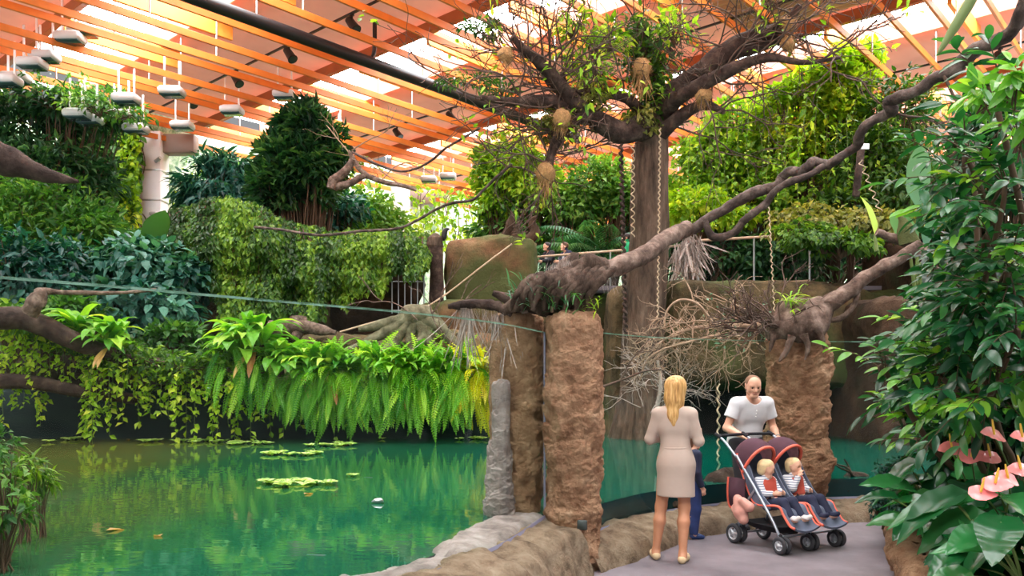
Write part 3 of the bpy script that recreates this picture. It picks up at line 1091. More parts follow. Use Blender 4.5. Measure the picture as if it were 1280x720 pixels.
# ------------------------------------------------------------------ planting
def shrub(name, label, cat, blobs, shape, size, mat, seed, n_per=900, dens=None, stems=True, ground=None, group=None, k=26, clump=.3, extra=None, mid=.5, droop=.35, spread=.35, flat=.7, stem_mat=None, zmin=-.7, stem_r=.03):
    """Leafy plant from (u, v, d, ru, rv) blobs in photo pixels at a distance."""
    rng = np.random.default_rng(seed)
    g, sg = G(), G()
    base = None
    for (u, v, d, ru, rv, n) in blobs:
        c = at(u, v, d)
        r = np.array([ru * d / FPX, max(ru, rv) * .8 * d / FPX, rv * d / FPX])
        if base is None:
            gz = ground if ground is not None else c[2] - r[2] * 1.1
            base = np.array([c[0], c[1] + .1, gz])
        b = np.array([c[0] * .6 + base[0] * .4, c[1], min(base[2], c[2] - r[2])]) if ground is not None else c - np.array([0, 0, r[2]])
        crown(g, c, r, n, shape, size, rng, k=k, clump=clump, droop=droop, tint_mid=mid, tint_spread=spread, flat=flat, stems=sg if stems else None, stem_base=b, zmin=zmin, stem_r=stem_r)
    t = thing(name, label, cat, base, group)
    g.build('foliage', M[mat] if isinstance(mat, str) else mat, t, smooth=False)
    if stems and sg.v:
        sg.build('stem', M[stem_mat or 'stem_brown'], t)
    return t

# ---- left jungle slope
shrub('feathery_tree', 'dark feathery tree high on the slope beside the planted wall, under the plant lamps', 'tree',
      [(30, 165, 23, 85, 42, 3000), (100, 140, 22.5, 60, 24, 1500), (-20, 220, 22, 60, 50, 1200), (60, 225, 22, 70, 40, 2200)], TINYN, .30, 'lf_dark', 101, ground=3.2, k=40)
shrub('feathery_shrub', 'mid-green fern-leaved shrub below the dark driftwood log', 'shrub',
      [(60, 265, 20.5, 75, 40, 2600), (110, 300, 20, 45, 40, 1400), (20, 310, 20, 60, 50, 1800)], TINYN, .27, 'lf_mid', 102, ground=2.4, k=40)
shrub('dark_shrub', 'dense blue-green shrub behind the glass under the fern-leaved shrub', 'shrub',
      [(20, 350, 17.5, 70, 55, 1800), (75, 345, 18, 50, 45, 1200)], OVAL, .24, 'lf_teal', 103, ground=1.8, mid=.3)
shrub('light_sprays', 'light green leafy sprays hanging beneath the plant lamps', 'shrub',
      [(70, 122, 21.5, 70, 13, 360), (125, 134, 21, 40, 11, 220), (150, 142, 21.2, 34, 6, 110)], TINY, .18, 'lf_mid', 104, clump=.4, stem_r=.01)
shrub('umbrella_bush', 'bushy plant with big bluish leaves in front of the white column', 'bush',
      [(175, 345, 18.5, 62, 42, 1500), (222, 350, 18.7, 34, 26, 500), (160, 385, 18, 70, 34, 1100), (200, 395, 17.8, 40, 30, 600)], OVAL_W, .27, 'lf_teal', 105, ground=1.5, mid=.6, droop=.6)

def climber_wall(name, label, rect, d, n, shape, size, mat, seed, depth=.5, tilt=0, mid=.5, patch=.5):
    """Leaves over an upright planted wall, in patches of different species tints."""
    rng = np.random.default_rng(seed)
    u0, v0, u1, v1 = rect
    u, v = rng.uniform(u0, u1, n), rng.uniform(v0, v1, n)
    dd = d + tilt * (u - u0) / (u1 - u0) + rng.uniform(-depth, 0, n)
    pos = np.stack([(u - 640) * dd / FPX, dd, EYE + (HORIZON - v) * dd / FPX], -1)
    pt = fbm(pos, .9, 3, seed)
    pos[:, 1] -= np.clip(fbm(pos, 1.3, 2, seed + 3), 0, 1) * depth
    dirs = unit(rand_unit(n, rng) * .8 + np.array([0, -.55, -.7]))
    nrm = unit(rand_unit(n, rng) * .6 + np.array([0, -.8, .5]))
    g = G()
    scatter(g, shape, pos, dirs, nrm, size * rng.uniform(.6, 1.3, n), np.clip(mid + pt * patch + rng.normal(0, .18, n), 0, 1))
    c = pos.mean(0)
    t = thing(name, label, 'climbing plant', (c[0], c[1], pos[:, 2].min()))
    g.build('foliage', M[mat], t, smooth=False)
    h = G()
    for i in range(14):
        x = u0 + (u1 - u0) * (i + .5) / 14
        q = [at(x + rng.normal(0, 4), vv, d + .05 + tilt * (x - u0) / (u1 - u0)) for vv in np.linspace(v1, v0, 7)]
        h.tube(smooth_path(q, 4), [.03, .012], 5)
    h.build('stem', M['stem_brown'], t)
    return t

climber_wall('mixed_creepers', 'upright planted wall of mixed creepers beside the white column', (104, 150, 176, 315), 26.3, 2600, OVAL_W, .26, 'lf_mid', 110, .6)
climber_wall('bright_creeper', 'lime green creeper edging the white column', (150, 165, 175, 300), 25.8, 420, OVAL_W, .2, 'lf_lime', 111, .4)
climber_wall('facade_creeper', 'thin pale creeper over the bright rear wall between the white columns', (206, 195, 480, 320), 29, 1500, TINY, .24, 'lf_bright', 112, .8, 3, .8)
climber_wall('facade_vine', 'fine green vine over the bright rear wall past the second column', (512, 235, 640, 320), 32, 700, TINY, .26, 'lf_bright', 113, .8, 2, .7)

# banana leaves at the column foot
def big_leaves(name, label, base, leaves, mat, seed, cat='plant', petiole='stem', shape=None):
    """Plant with a few very large leaves: (direction, length, rise, width)."""
    t = thing(name, label, cat, base)
    for (az, ln, rise, wd, pet, bend) in leaves:
        V, F = strap(wd, rise, bend, 14)
        # rounded blade
        V = V.copy()
        g = G()
        dv = np.array([math.cos(az), math.sin(az), 0])
        sp = np.array(base, float) + np.array([0, 0, 0])
        tip = sp + dv * pet * math.cos(rise) * .6 + np.array([0, 0, pet])
        h = G(); h.tube(smooth_path([sp, sp * .4 + tip * .6 + np.array([0, 0, .05 * pet]), tip], 5), [.03, .014], 7)
        scatter(g, (V, F), tip[None], dv[None], np.array([[0, 0, 1.0]]), ln, .5 + random.random() * .4)
        g.build('leaf', M[mat], t)
        h.build('leaf_stalk', M[petiole], t)
    return t
random.seed(3)
q = at(185, 318, 19.5)
big_leaves('banana_plant', 'broad dark banana leaves at the foot of the white column', (q[0], q[1], q[2] - 1.2), [(-2.2, 1.0, 1.25, .55, 1.0, 1.0), (-.7, 1.3, 1.3, .5, 1.1, .8), (-1.5, 1.1, 1.2, .5, .9, 1.1)], 'lf_dark', 4)

# ---- middle background
shrub('bamboo_shrub', 'blue-green bamboo-like shrub behind the ivy mound', 'shrub',
      [(280, 236, 24, 52, 42, 3200), (254, 266, 23.5, 24, 32, 700), (310, 255, 23.5, 40, 40, 900)], LANCE, .4, 'lf_teal', 120, ground=3.0, k=44, droop=.5, mid=.5, clump=.22)
shrub('dark_conifer', 'dark bushy conifer standing above the ivy mound', 'tree',
      [(382, 165, 22, 30, 34, 1700), (372, 215, 21.8, 46, 50, 3600), (398, 190, 22, 32, 44, 1600), (345, 240, 21.6, 30, 40, 1500)], TINYN, .32, 'lf_conifer', 121, ground=2.8, k=60, clump=.2, droop=-.1, mid=.4)
shrub('airy_shrub', 'loose light-green shrub before the second white column', 'shrub',
      [(455, 285, 26, 42, 44, 1500), (425, 300, 25, 34, 34, 900), (490, 290, 27, 26, 34, 600)], TINY, .26, 'lf_mid', 122, ground=3.2, mid=.65, k=36)
shrub('teal_bush', 'small blue-green bush under the dark conifer', 'bush',
      [(410, 265, 24, 42, 26, 900), (330, 280, 23, 50, 24, 900)], OVAL, .28, 'lf_teal', 123, ground=3.0, mid=.45)

def ivy_mound(name, label, path, d0, n, seed, mat='lf_ivy', size=.15, depth=1.5, drop=None, mid=.45):
    """Ivy draped over a ridge: (u, v_top, v_bottom, d) stations."""
    rng = np.random.default_rng(seed)
    st = np.array(path, float)
    s = rng.uniform(0, len(st) - 1, n)
    I = np.arange(len(st))
    u, vt, vb, d = (np.interp(s, I, st[:, i]) for i in range(4))
    h = rng.beta(1.0, 1.15, n)
    str_ = fbm(np.stack([u * .09, np.zeros(n), np.zeros(n)], -1), 1, 3, seed)
    v = vt + (vb - vt) * h * (1 + .22 * str_) + rng.normal(0, 1.5, n)
    top = rng.random(n) < .3
    bulge = np.sin(np.clip(h, 0, 1) * np.pi * .6)
    dd = d - bulge * .8 - rng.uniform(0, .35, n) + fbm(np.stack([u * .03, v * .03, 0 * u], -1), 1, 2, seed + 2) * .35
    dd = np.where(top, d + rng.uniform(0, depth, n), dd)
    v = np.where(top, vt + rng.normal(0, 3, n) + fbm(np.stack([u * .05, dd, 0 * u], -1), 1, 2, seed) * 4, v)
    pos = np.stack([(u - 640) * dd / FPX, dd, EYE + (HORIZON - v) * dd / FPX], -1)
    dirs = unit(rand_unit(n, rng) * .6 + np.array([0, -.35, -.9]))
    nrm = unit(rand_unit(n, rng) * .5 + np.array([0, -.7, .6]))
    g = G()
    scatter(g, TINY, pos, dirs, nrm, size * rng.uniform(.6, 1.35, n), np.clip(mid + .5 * str_ + rng.normal(0, .2, n), 0, 1))
    c = pos.mean(0)
    t = thing(name, label, 'climbing plant', (c[0], c[1], pos[:, 2].min()))
    g.build('foliage', M[mat], t, smooth=False)
    h = G()
    for k in range(26):
        s = rng.uniform(0, len(st) - 1)
        u, vt, vb, d = (np.interp(s, I, st[:, i]) for i in range(4))
        q = [at(u + rng.normal(0, 3), vt + (vb - vt) * f, d - .7 * math.sin(f * 1.9)) for f in np.linspace(0, .95, 6)]
        h.tube(smooth_path(q, 3), [.02, .006], 4)
    h.build('stem', M['stem_brown'], t)
    return t
ivy_mound('ivy_mound', 'great mound of hanging ivy in the middle of the jungle, below the dark conifer',
          [(212, 268, 330, 20.5), (250, 258, 360, 20), (285, 250, 385, 19.6), (320, 262, 395, 19.6), (360, 282, 400, 19.8), (405, 292, 392, 20)], 20, 11000, 130, mid=.3)
ivy_mound('ivy_curtain', 'curtain of yellow-tipped ivy hanging between the ivy mound and the stump post',
          [(400, 290, 392, 20.2), (440, 292, 372, 20.4), (480, 294, 352, 20.6), (520, 296, 350, 20.6), (536, 298, 330, 20.8)], 20, 5600, 131, 'lf_ivy', .14, mid=.62)
tag(rough_box('wall_ivy_rock', (-8.3, 20.4, 1.3), (-4.6, 22.4, 4.9), M['cliff'], 61, .25, .3), kind='structure')
tag(rough_box('wall_ivy_core', (-6.0, 20.7, 1.3), (-2.4, 22.2, 4.7), M['cliff_dark'], 62, .25, .3), kind='structure')
# dark stump post at the right end of the ivy
q = at(545, 372, 20.2)
t = thing('stump_post', 'tall dark stump post with a round brown top beside the ivy curtain', 'stump', q)
g = G(); g.tube(smooth_path([q + (0, 0, -.6), q + (.02, 0, .6), q + (-.02, 0, 1.45)], 6), [.2, .17, .19], 16, rough=.1, seed=3); g.build('post', M['bark_dark'], t)
g = G(); g.tube(smooth_path([q + (-.02, 0, 1.2), q + (-.02, 0, 1.3), q + (-.02, 0, 1.5), q + (-.02, 0, 1.62)], 6), [.1, .21, .2, .06], 18, rough=.12, seed=4); g.build('cap', M['bark'], t)
q2 = at(556, 293, 20.2)
g = G(); g.tube(smooth_path([q2 + (-.02, 0, -.16), q2 + (-.02, 0, -.08), q2 + (0, 0, .06), q2 + (.05, -.02, .12), q2 + (.12, -.04, .13)], 4), [.03, .07, .075, .05, .015], 12)
b = g.build('perched_bird', M['black_metal'], None, origin=q2 - np.array([0, 0, .16])); tag(b, 'small dark bird perched by the round-topped stump post', 'bird')

# ---- behind the walkway
shrub('yellow_tree', 'yellow-green bushy tree beside the walkway under the battens', 'tree',
      [(638, 215, 26, 44, 44, 2600), (665, 240, 26, 40, 40, 1500), (625, 255, 26, 30, 30, 700)], TINY, .24, 'lf_bright', 140, ground=4.0, k=44, clump=.22)
shrub('walkway_bush', 'rounded green bush rising between the palm and the big tree trunk', 'bush',
      [(745, 240, 26.5, 46, 34, 2400), (710, 262, 26, 40, 26, 1200), (775, 250, 26, 24, 28, 700)], TINY, .24, 'lf_mid', 141, ground=4.0, k=40, mid=.65)
shrub('walkway_shrub', 'dark undergrowth shrub at the end of the walkway behind the couple', 'shrub',
      [(640, 285, 26.5, 46, 26, 1400), (700, 300, 27, 60, 24, 1300), (790, 300, 27, 40, 24, 800)], OVAL, .3, 'lf_mid', 142, ground=3.9, mid=.3)

def palm(name, label, base, n, length, mat, seed, rise=(.2, 1.3), cat='palm', trunk=.0):
    rng = np.random.default_rng(seed)
    base = np.asarray(base, float)
    t = thing(name, label, cat, base)
    cr = base + np.array([0, 0, trunk])
    if trunk:
        g = G(); g.tube(smooth_path([base, cr * .5 + base * .5 + np.array([.03, 0, 0]), cr], 6), [.1, .08], 12, rough=.15, seed=seed); g.build('trunk', M['bark'], t)
    for i in range(n):
        az = 2 * np.pi * i / n + rng.normal(0, .25)
        ri = rng.uniform(*rise)
        g = G()
        sh = frond(24, ri, rng.uniform(1.0, 1.8), .26, .04)
        d = np.array([[math.cos(az), math.sin(az), 0]])
        scatter(g, sh, cr[None], d, np.array([[0, 0, 1.0]]), length * rng.uniform(.8, 1.15), np.clip(rng.normal(.5, .2), 0, 1))
        g.build('frond', M[mat], t, smooth=False)
    return t
q = at(750, 305, 24.8); palm('walkway_palm', 'palm with arching blue-green fronds behind the walkway railing, between couple and trunk', (q[0], q[1], 4.0), 20, 2.1, 'lf_palm', 5, trunk=1.1)
q = at(680, 300, 25.2); palm('walkway_palm', 'low dark palm behind the couple at the walkway railing', (q[0], q[1], 4.0), 18, 1.9, 'lf_palm', 6, trunk=.9)
q = at(615, 300, 24.6); palm('rock_palm', 'small grey-green palm on top of the brown rock block', (q[0], q[1], 5.0), 14, 1.2, 'lf_palm', 7, trunk=.2)

# ---- right-hand hanging jungle
shrub('vine_mass', 'bright sunlit vine mass hanging between the tree crown and the upper walkway', 'vine',
      [(1045, 110, 21, 40, 52, 2600), (1000, 150, 21.5, 56, 50, 2600), (1075, 75, 21, 28, 22, 700), (1030, 170, 21, 50, 50, 2000)], TINY, .21, 'lf_lime', 150, ground=4.2, k=54, clump=.22, mid=.4)
shrub('vine_thicket', 'green vine thicket filling the slope right of the big trunk', 'vine',
      [(900, 205, 22.5, 56, 46, 2600), (870, 250, 22, 46, 30, 1400), (945, 240, 22, 60, 50, 2600), (1010, 235, 21.5, 60, 60, 2600), (930, 160, 22.5, 50, 40, 1600)], TINY, .22, 'lf_bright', 151, ground=4.0, k=50, clump=.24, mid=.35)
shrub('lime_bush', 'sunlit lime bush close behind the trunk above the glass railing', 'bush',
      [(872, 262, 20.6, 40, 24, 1200), (905, 275, 20.6, 36, 20, 800)], TINY, .2, 'lf_lime', 152, ground=3.9, mid=.5)
shrub('slope_climber', 'leafy climbers on the far slope behind the leaning board', 'vine',
      [(1085, 215, 19.5, 46, 60, 2600), (1060, 270, 19, 50, 34, 1500), (1120, 150, 20, 40, 60, 1800), (1130, 240, 19, 46, 60, 1800)], OVAL, .2, 'lf_ivy', 153, ground=4.5, k=46, mid=.35)
shrub('walkway_foliage', 'dark foliage behind the upper glass railing', 'shrub',
      [(910, 325, 20.6, 46, 34, 1300), (975, 325, 20.4, 56, 36, 1500)], OVAL, .26, 'lf_dark', 154, ground=3.85, mid=.55)
shrub('cliff_top_shrub', 'trailing green and brown creeper along the top of the brown cliff', 'creeper',
      [(1040, 285, 17.4, 66, 14, 1100), (1100, 278, 17, 46, 15, 900), (1150, 282, 16.8, 40, 14, 700), (1010, 275, 17.6, 40, 16, 600)], TINY, .16, 'lf_olive', 155, ground=4.6, mid=.45, droop=.7)
shrub('cliff_creeper', 'green creeper spilling over the cliff edge beside the glass railing', 'creeper',
      [(1030, 300, 16.2, 44, 14, 900), (1000, 290, 16.4, 30, 14, 500), (1060, 308, 16, 40, 12, 500)], TINY, .15, 'lf_ivy', 156, ground=4.4, mid=.5, droop=.8)

shrub('far_thicket', 'deep green thicket closing the view behind the walkway and the glass railing', 'thicket',
      [(830, 300, 27, 60, 50, 1500), (920, 310, 26, 70, 50, 1700), (1010, 300, 25.5, 70, 60, 1700), (1100, 290, 25, 60, 70, 1500), (1160, 240, 25, 60, 80, 1500)], OVAL, .32, 'lf_dark', 157, ground=3.9, k=44, mid=.45)
# hanging vine strands on the slope
def strand(g, h, top, length, rng, leaf=TINY, size=.14, step=.09, sway=.12, dens=1.0):
    n = max(4, int(length / .3))
    z = np.linspace(0, -length, n)
    x = np.cumsum(rng.normal(0, sway * .3, n)); y = np.cumsum(rng.normal(0, sway * .3, n))
    x -= x[0]; y -= y[0]
    P = np.asarray(top) + np.stack([x, y, z], -1)
    h.tube(P, [.007, .004], 4, caps=False)
    m = max(3, int(length / step * dens))
    s = np.sort(rng.uniform(0, 1, m))
    pos = np.stack([np.interp(s, np.linspace(0, 1, n), P[:, i]) for i in range(3)], -1)
    dirs = unit(rand_unit(m, rng) * np.array([1, 1, .3]) + np.array([0, -.3, -.55]))
    nrm = unit(rand_unit(m, rng) * .5 + np.array([0, -.5, .8]))
    scatter(g, leaf, pos, dirs, nrm, size * rng.uniform(.6, 1.2, m), np.clip(rng.normal(.5, .25, m), 0, 1))

def vine_group(name, label, tops, mat, seed, size=.14, leaf=TINY, step=.09, sway=.12, cat='hanging vine', group=None):
    rng = np.random.default_rng(seed)
    for i, (u, v, v2, d) in enumerate(tops):
        g, h = G(), G()
        p = at(u, v, d)
        strand(g, h, p, (v2 - v) * d / FPX, rng, leaf, size, step, sway)
        t = thing(name, label if isinstance(label, str) else label[i], cat, p, group)
        g.build('foliage', M[mat], t, smooth=False)
        h.build('stem', M['stem'], t)
rng = np.random.default_rng(9)
vine_group('hanging_vine', 'thin leafy vine strand dangling in front of the thicket right of the big tree',
           [(u, rng.uniform(110, 170), rng.uniform(230, 300), 18.5 + rng.uniform(0, 1)) for u in np.linspace(862, 1120, 22)], 'lf_bright', 160, .15, group='vine strands right of the big tree')
# ------------------------------------------------------------------ ledge above the pond: log, ferns, creepers
t = thing('mossy_log', 'long mossy log lying along the pond ledge under the creepers', 'log', at(120, 440, 14.8))
g = G(); g.tube(smooth_path([at(-20, 395, 14.4), at(40, 402, 14.6), at(90, 425, 14.8), at(150, 446, 15.2), at(230, 462, 15.5), at(330, 468, 15.6)], 6), [.22, .16, .14], 14, rough=.15, seed=5)
g.build('log', M['bark_dark'], t)
t = thing('mossy_log', 'second mossy log hanging lower behind the long creeper strands, near the pond wall', 'log', at(60, 480, 15.2))
g = G(); g.tube(smooth_path([at(-20, 476, 15), at(40, 478, 15.1), at(105, 490, 15.3), at(175, 500, 15.6)], 6), [.16, .1], 12, rough=.15, seed=6)
g.build('log', M['bark_dark'], t)

STRAPS = [strap(.17, r, b, 9, w) for r, b, w in ((1.25, 2.3, .08), (.95, 2.1, .1), (.6, 1.8, .08), (.2, 1.5, .1), (1.4, 1.6, .06), (-.1, 1.25, .08))]
FERNS = [frond(16, r, b, .10, .075, .1) for r, b in ((1.25, 2.0), (.95, 2.1), (.6, 1.8), (.2, 1.5), (1.4, 1.0), (1.2, .8), (-.1, 1.2))]
FERN_HANG = frond(20, .25, .7, .09, .055, .1)
STRAPS_W = [strap(.24, r, b, 9, .05) for r, b in ((1.35, 1.9), (1.1, 2.2), (.8, 2.0), (.45, 1.8))]
def rosette(name, label, base, n, length, mat, seed, shapes, group=None, front=.0, dead=0, low=0, cat='fern'):
    """Fern rosette: arching fronds all round, hanging ones over the edge."""
    rng = np.random.default_rng(seed)
    base = np.asarray(base, float)
    t = thing(name, label, cat, base, group)
    g = G()
    k = len(shapes)
    az = rng.uniform(0, 2 * np.pi, n)
    az = np.where(rng.random(n) < front, -np.pi / 2 + rng.normal(0, .7, n), az)
    pick = rng.integers(0, k, n)
    tint = np.clip(rng.normal(.5, .24, n), 0, 1)
    ln = length * rng.uniform(.7, 1.15, n)
    for i in range(k):
        m = pick == i
        if m.any():
            a = az[m]
            scatter(g, shapes[i], base + rng.normal(0, .06, (m.sum(), 3)), np.stack([np.cos(a), np.sin(a), 0 * a], -1), np.tile([0, 0, 1.0], (m.sum(), 1)) + rng.normal(0, .15, (m.sum(), 3)), ln[m], tint[m])
    if low:
        # fronds that hang straight down over the ledge
        a = -np.pi / 2 + rng.normal(0, .55, low)
        pos = base + np.stack([rng.uniform(-.35, .35, low), rng.uniform(-.35, -.1, low), rng.uniform(-.35, .1, low)], -1)
        d = unit(np.stack([np.cos(a) * .35, np.sin(a) * .5, rng.uniform(-1.1, -.4, low)], -1))
        scatter(g, FERN_HANG, pos, d, np.tile([0, -.7, .7], (low, 1)) + rng.normal(0, .2, (low, 3)), length * rng.uniform(.7, 1.2, low), np.clip(rng.normal(.4, .25, low), 0, 1))
    g.build('frond', M[mat], t, smooth=False)['kind'] = 'stuff'
    h = G(); h.tube(smooth_path([base + (0, .05 * length, -.25 * length), base + (0, 0, -.08 * length), base + (0, 0, .04 * length)], 4), [.09 * length, .06 * length], 8, rough=.2); h.build('crown_base', M['stem_brown'], t)
    if dead:
        h = G()
        a = -np.pi / 2 + rng.normal(0, .5, dead)
        scatter(h, strap(.16, -.5, .8, 6, .1), np.tile(base + (0, -.15, -.1), (dead, 1)), np.stack([np.cos(a), np.sin(a), 0 * a], -1), np.tile([0, 0, 1.0], (dead, 1)), length * .8, rng.uniform(0, 1, dead))
        tag(h.build('dead_frond', M['lf_dead'], t, smooth=False), 'withered brown fronds')
    return t
ORD = ['first', 'second', 'third', 'fourth', 'fifth', 'sixth', 'seventh', 'eighth', 'ninth', 'tenth', 'eleventh', 'twelfth']
# the two bird's-nest ferns by the log
rosette('nest_fern', 'bright broad-leaved fern on the ledge log, the upper of the two by the driftwood stick', at(100, 412, 15.2), 26, .8, 'lf_fern', 200, STRAPS_W, front=.4)
rosette('nest_fern', 'bright broad-leaved fern on the ledge log, the lower one with a brown withered frond', at(140, 428, 15.0), 34, .75, 'lf_fern', 201, STRAPS_W, front=.5, dead=2)
for i, (u, v, ln, n, low) in enumerate([(300, 444, .95, 46, 10), (322, 430, 1.05, 40, 8), (350, 455, .9, 40, 14), (378, 462, .85, 44, 10)]):
    rosette('ledge_fern', 'lush broad fern at the tall end of the ledge row, %s from the bare log' % ORD[i], at(u, v, 15.4), n, ln, 'lf_fern', 210 + i, STRAPS_W + STRAPS[:2], 'ferns along the pond ledge', front=.45, dead=2 if i in (1, 3) else 0, low=low)
for i, u in enumerate([598, 572, 546, 520, 494, 468, 442, 416, 396]):
    rosette('ledge_fern', 'hanging sword fern on the pond ledge, %s from the rock pillar' % ORD[i], at(u, 474 - (i % 2) * 6, 15.35), 58, .88, 'lf_fern_gold' if i == 0 else 'lf_fern', 230 + i, FERNS + STRAPS[:2] + STRAPS[4:5], 'ferns along the pond ledge', front=.5, low=24, dead=1 if i % 3 == 1 else 0)

rng = np.random.default_rng(31)
SW = ['at the bare-log end', 'under the lower nest fern', 'before the dark pond wall', 'beside the lush broad ferns']
tops = []
for u in np.concatenate([np.linspace(-4, 62, 14), np.linspace(100, 122, 8), np.linspace(70, 98, 4), np.linspace(130, 330, 34)]):
    v = np.interp(u, [0, 60, 120, 200, 330], [400, 415, 440, 458, 470]) + rng.normal(0, 3)
    l = rng.uniform(25, 75) if rng.random() < .75 else rng.uniform(60, 100)
    if u < 62: l = rng.uniform(60, 130)
    if 100 < u < 120: l = rng.uniform(100, 118)
    v2 = min(v + l, 556)
    tops.append((u, v, v2, 15.2 + rng.uniform(-.3, .2)))
vine_group('ledge_creeper', 'thin strand of small-leaved creeper hanging from the ledge log over the dark pond wall', tops, 'lf_lime', 240, .15, TINY, .05, .06, 'hanging creeper', 'creeper strands over the pond wall')
tops = [(u, 458 + rng.uniform(10, 40), rng.uniform(530, 556), 15.3) for u in np.linspace(335, 600, 14)]
vine_group('fern_creeper', 'thin round-leaved creeper strand hanging below the fern row almost to the water', tops, 'lf_bright', 241, .14, TINY, .14, .06, 'hanging creeper', 'creeper strands below the ferns')
# low ground cover along the ledge
g = G(); rng = np.random.default_rng(33); n = 5200
u = rng.uniform(-10, 335, n)
v = np.interp(u, [-10, 60, 120, 200, 335], [388, 408, 434, 452, 462]) + rng.normal(4, 9, n)
d = rng.uniform(15.0, 16.4, n)
pos = np.stack([(u - 640) * d / FPX, d, EYE + (HORIZON - v) * d / FPX], -1)
scatter(g, TINY, pos, unit(rand_unit(n, rng) + np.array([0, -.3, -.2])), unit(rand_unit(n, rng) * .6 + np.array([0, -.3, 1])), .16 * rng.uniform(.6, 1.3, n), np.clip(rng.normal(.5, .25, n), 0, 1))
t = thing('ledge_ivy', 'yellow-green ivy spreading along the top of the pond ledge', 'ground cover', at(170, 455, 15.6))
g.build('foliage', M['lf_ivy'], t, smooth=False)
h = G()
for k in range(10):
    q = [at(x, np.interp(x, [-10, 60, 120, 200, 335], [392, 412, 440, 458, 468]) + rng.normal(0, 3), 15.3 + rng.normal(0, .2)) for x in np.linspace(-8, 330, 12)]
    h.tube(smooth_path(q, 4), .012, 4)
h.build('stem', M['stem_brown'], t)
shrub('ledge_shrub', 'low dark-green shrub between the umbrella bush and the ledge ferns', 'shrub', [(215, 425, 16.8, 40, 18, 700), (262, 440, 16.6, 30, 14, 500), (70, 395, 16.8, 60, 22, 900)], TINY, .2, 'lf_mid', 244, ground=1.5, mid=.35)

# mounds of rock and root behind the ferns
def root_mass(name, label, base, arms, mat, seed, cat='driftwood', r0=.16):
    rng = np.random.default_rng(seed)
    t = thing(name, label, cat, base)
    for pts in arms:
        g = G(); g.tube(smooth_path(pts, 6), [r0, r0 * .7, r0 * .3], 10, rough=.22, seed=seed)
        g.build('root', M[mat], t)
    return t
tag(rough_box('wall_rock_mound', (-4.7, 17.6, 1.0), (-.9, 20.6, 2.6), M['cliff'], 51, .15, .35), kind='structure')
tag(rough_box('wall_sand_mound', (-6.2, 17.8, 1.0), (-3.8, 20.2, 2.35), M['cliff_warm'], 52, .15, .3), kind='structure')
tag(rough_box('wall_rock_foot', (-2.0, 17.3, .8), (.6, 19.8, 2.7), M['cliff_warm'], 53, .15, .3), kind='structure')
b = at(520, 408, 17.3)
root_mass('root_stump', 'grey-green tangle of big roots lying on the rock mound behind the ferns', b,
          [[at(u, v, 17.2 - .1 * i) for i, (u, v) in enumerate(p)] for p in ([(512, 396), (490, 410), (462, 425), (430, 440)], [(516, 398), (500, 418), (484, 436), (462, 448)], [(522, 398), (530, 416), (520, 436), (508, 450)],
           [(512, 396), (480, 406), (448, 412)], [(520, 396), (548, 408), (566, 428), (570, 444)], [(518, 400), (512, 420), (516, 446)], [(540, 404), (536, 424), (552, 444)])], 'root_grey', 54, r0=.17)
g = G(); g.tube(smooth_path([at(500, 412, 17.3), at(515, 398, 17.3), at(530, 396, 17.3), at(552, 410, 17.4)], 6), [.22, .34, .3, .15], 16, rough=.3, seed=8)
g.build('root_crown', M['root_grey'], [o for o in SC.objects if o.name.startswith('root_stump')][0])
b = at(372, 410, 17.4)
root_mass('weathered_stump', 'brown weathered stump lying on the sandy mound beneath the ivy', b,
          [[at(u, v, 17.3 - .1 * i) for i, (u, v) in enumerate(p)] for p in ([(340, 412), (365, 408), (400, 412), (420, 416)], [(372, 398), (372, 415), (366, 424)], [(350, 410), (330, 420)])], 'cliff_warm' if False else 'pale_wood', 55, r0=.2)
# stretched rope across to the rock block
t = thing('rope', 'sagging pale rope strung over the rock mound to the brown rock block', 'rope', at(430, 414, 18))
g = G(); g.tube(smooth_path([at(425, 415, 17.2), at(470, 402, 17.6), at(520, 390, 18.6), at(560, 366, 20.2), at(600, 335, 20.4), at(640, 305, 20.5)], 8), .022, 6); g.build('rope', M['rope'], t)
t = thing('driftwood_stick', 'pale gnarled driftwood stick behind the glass by the upper nest fern', 'driftwood', at(46, 380, 14.2))
g = G(); g.tube(smooth_path([at(36, 392, 14.2), at(44, 380, 14.2), at(50, 368, 14.2), at(52, 364, 14.3), at(90, 366, 14.6), at(150, 366, 15), at(195, 362, 15.4)], 5), [.14, .17, .1, .05, .035, .03], 10, rough=.2, seed=3); g.build('stick', M['pale_wood'], t)
# wire gate/cage by the stump post
t = thing('cage_gate', 'tall dark wire gate beside the stump post under the ivy curtain', 'gate', at(512, 388, 20.3))
for s in range(6):
    g = G(); g.tube([at(490 + s * 8, 392, 20.3), at(490 + s * 8, 322, 20.3)], .018, 6); g.build('bar', M['steel'], t)
for v in (324, 352, 388):
    g = G(); g.tube([at(489, v, 20.28), at(531, v, 20.28)], .016, 6); g.build('rail', M['steel'], t)

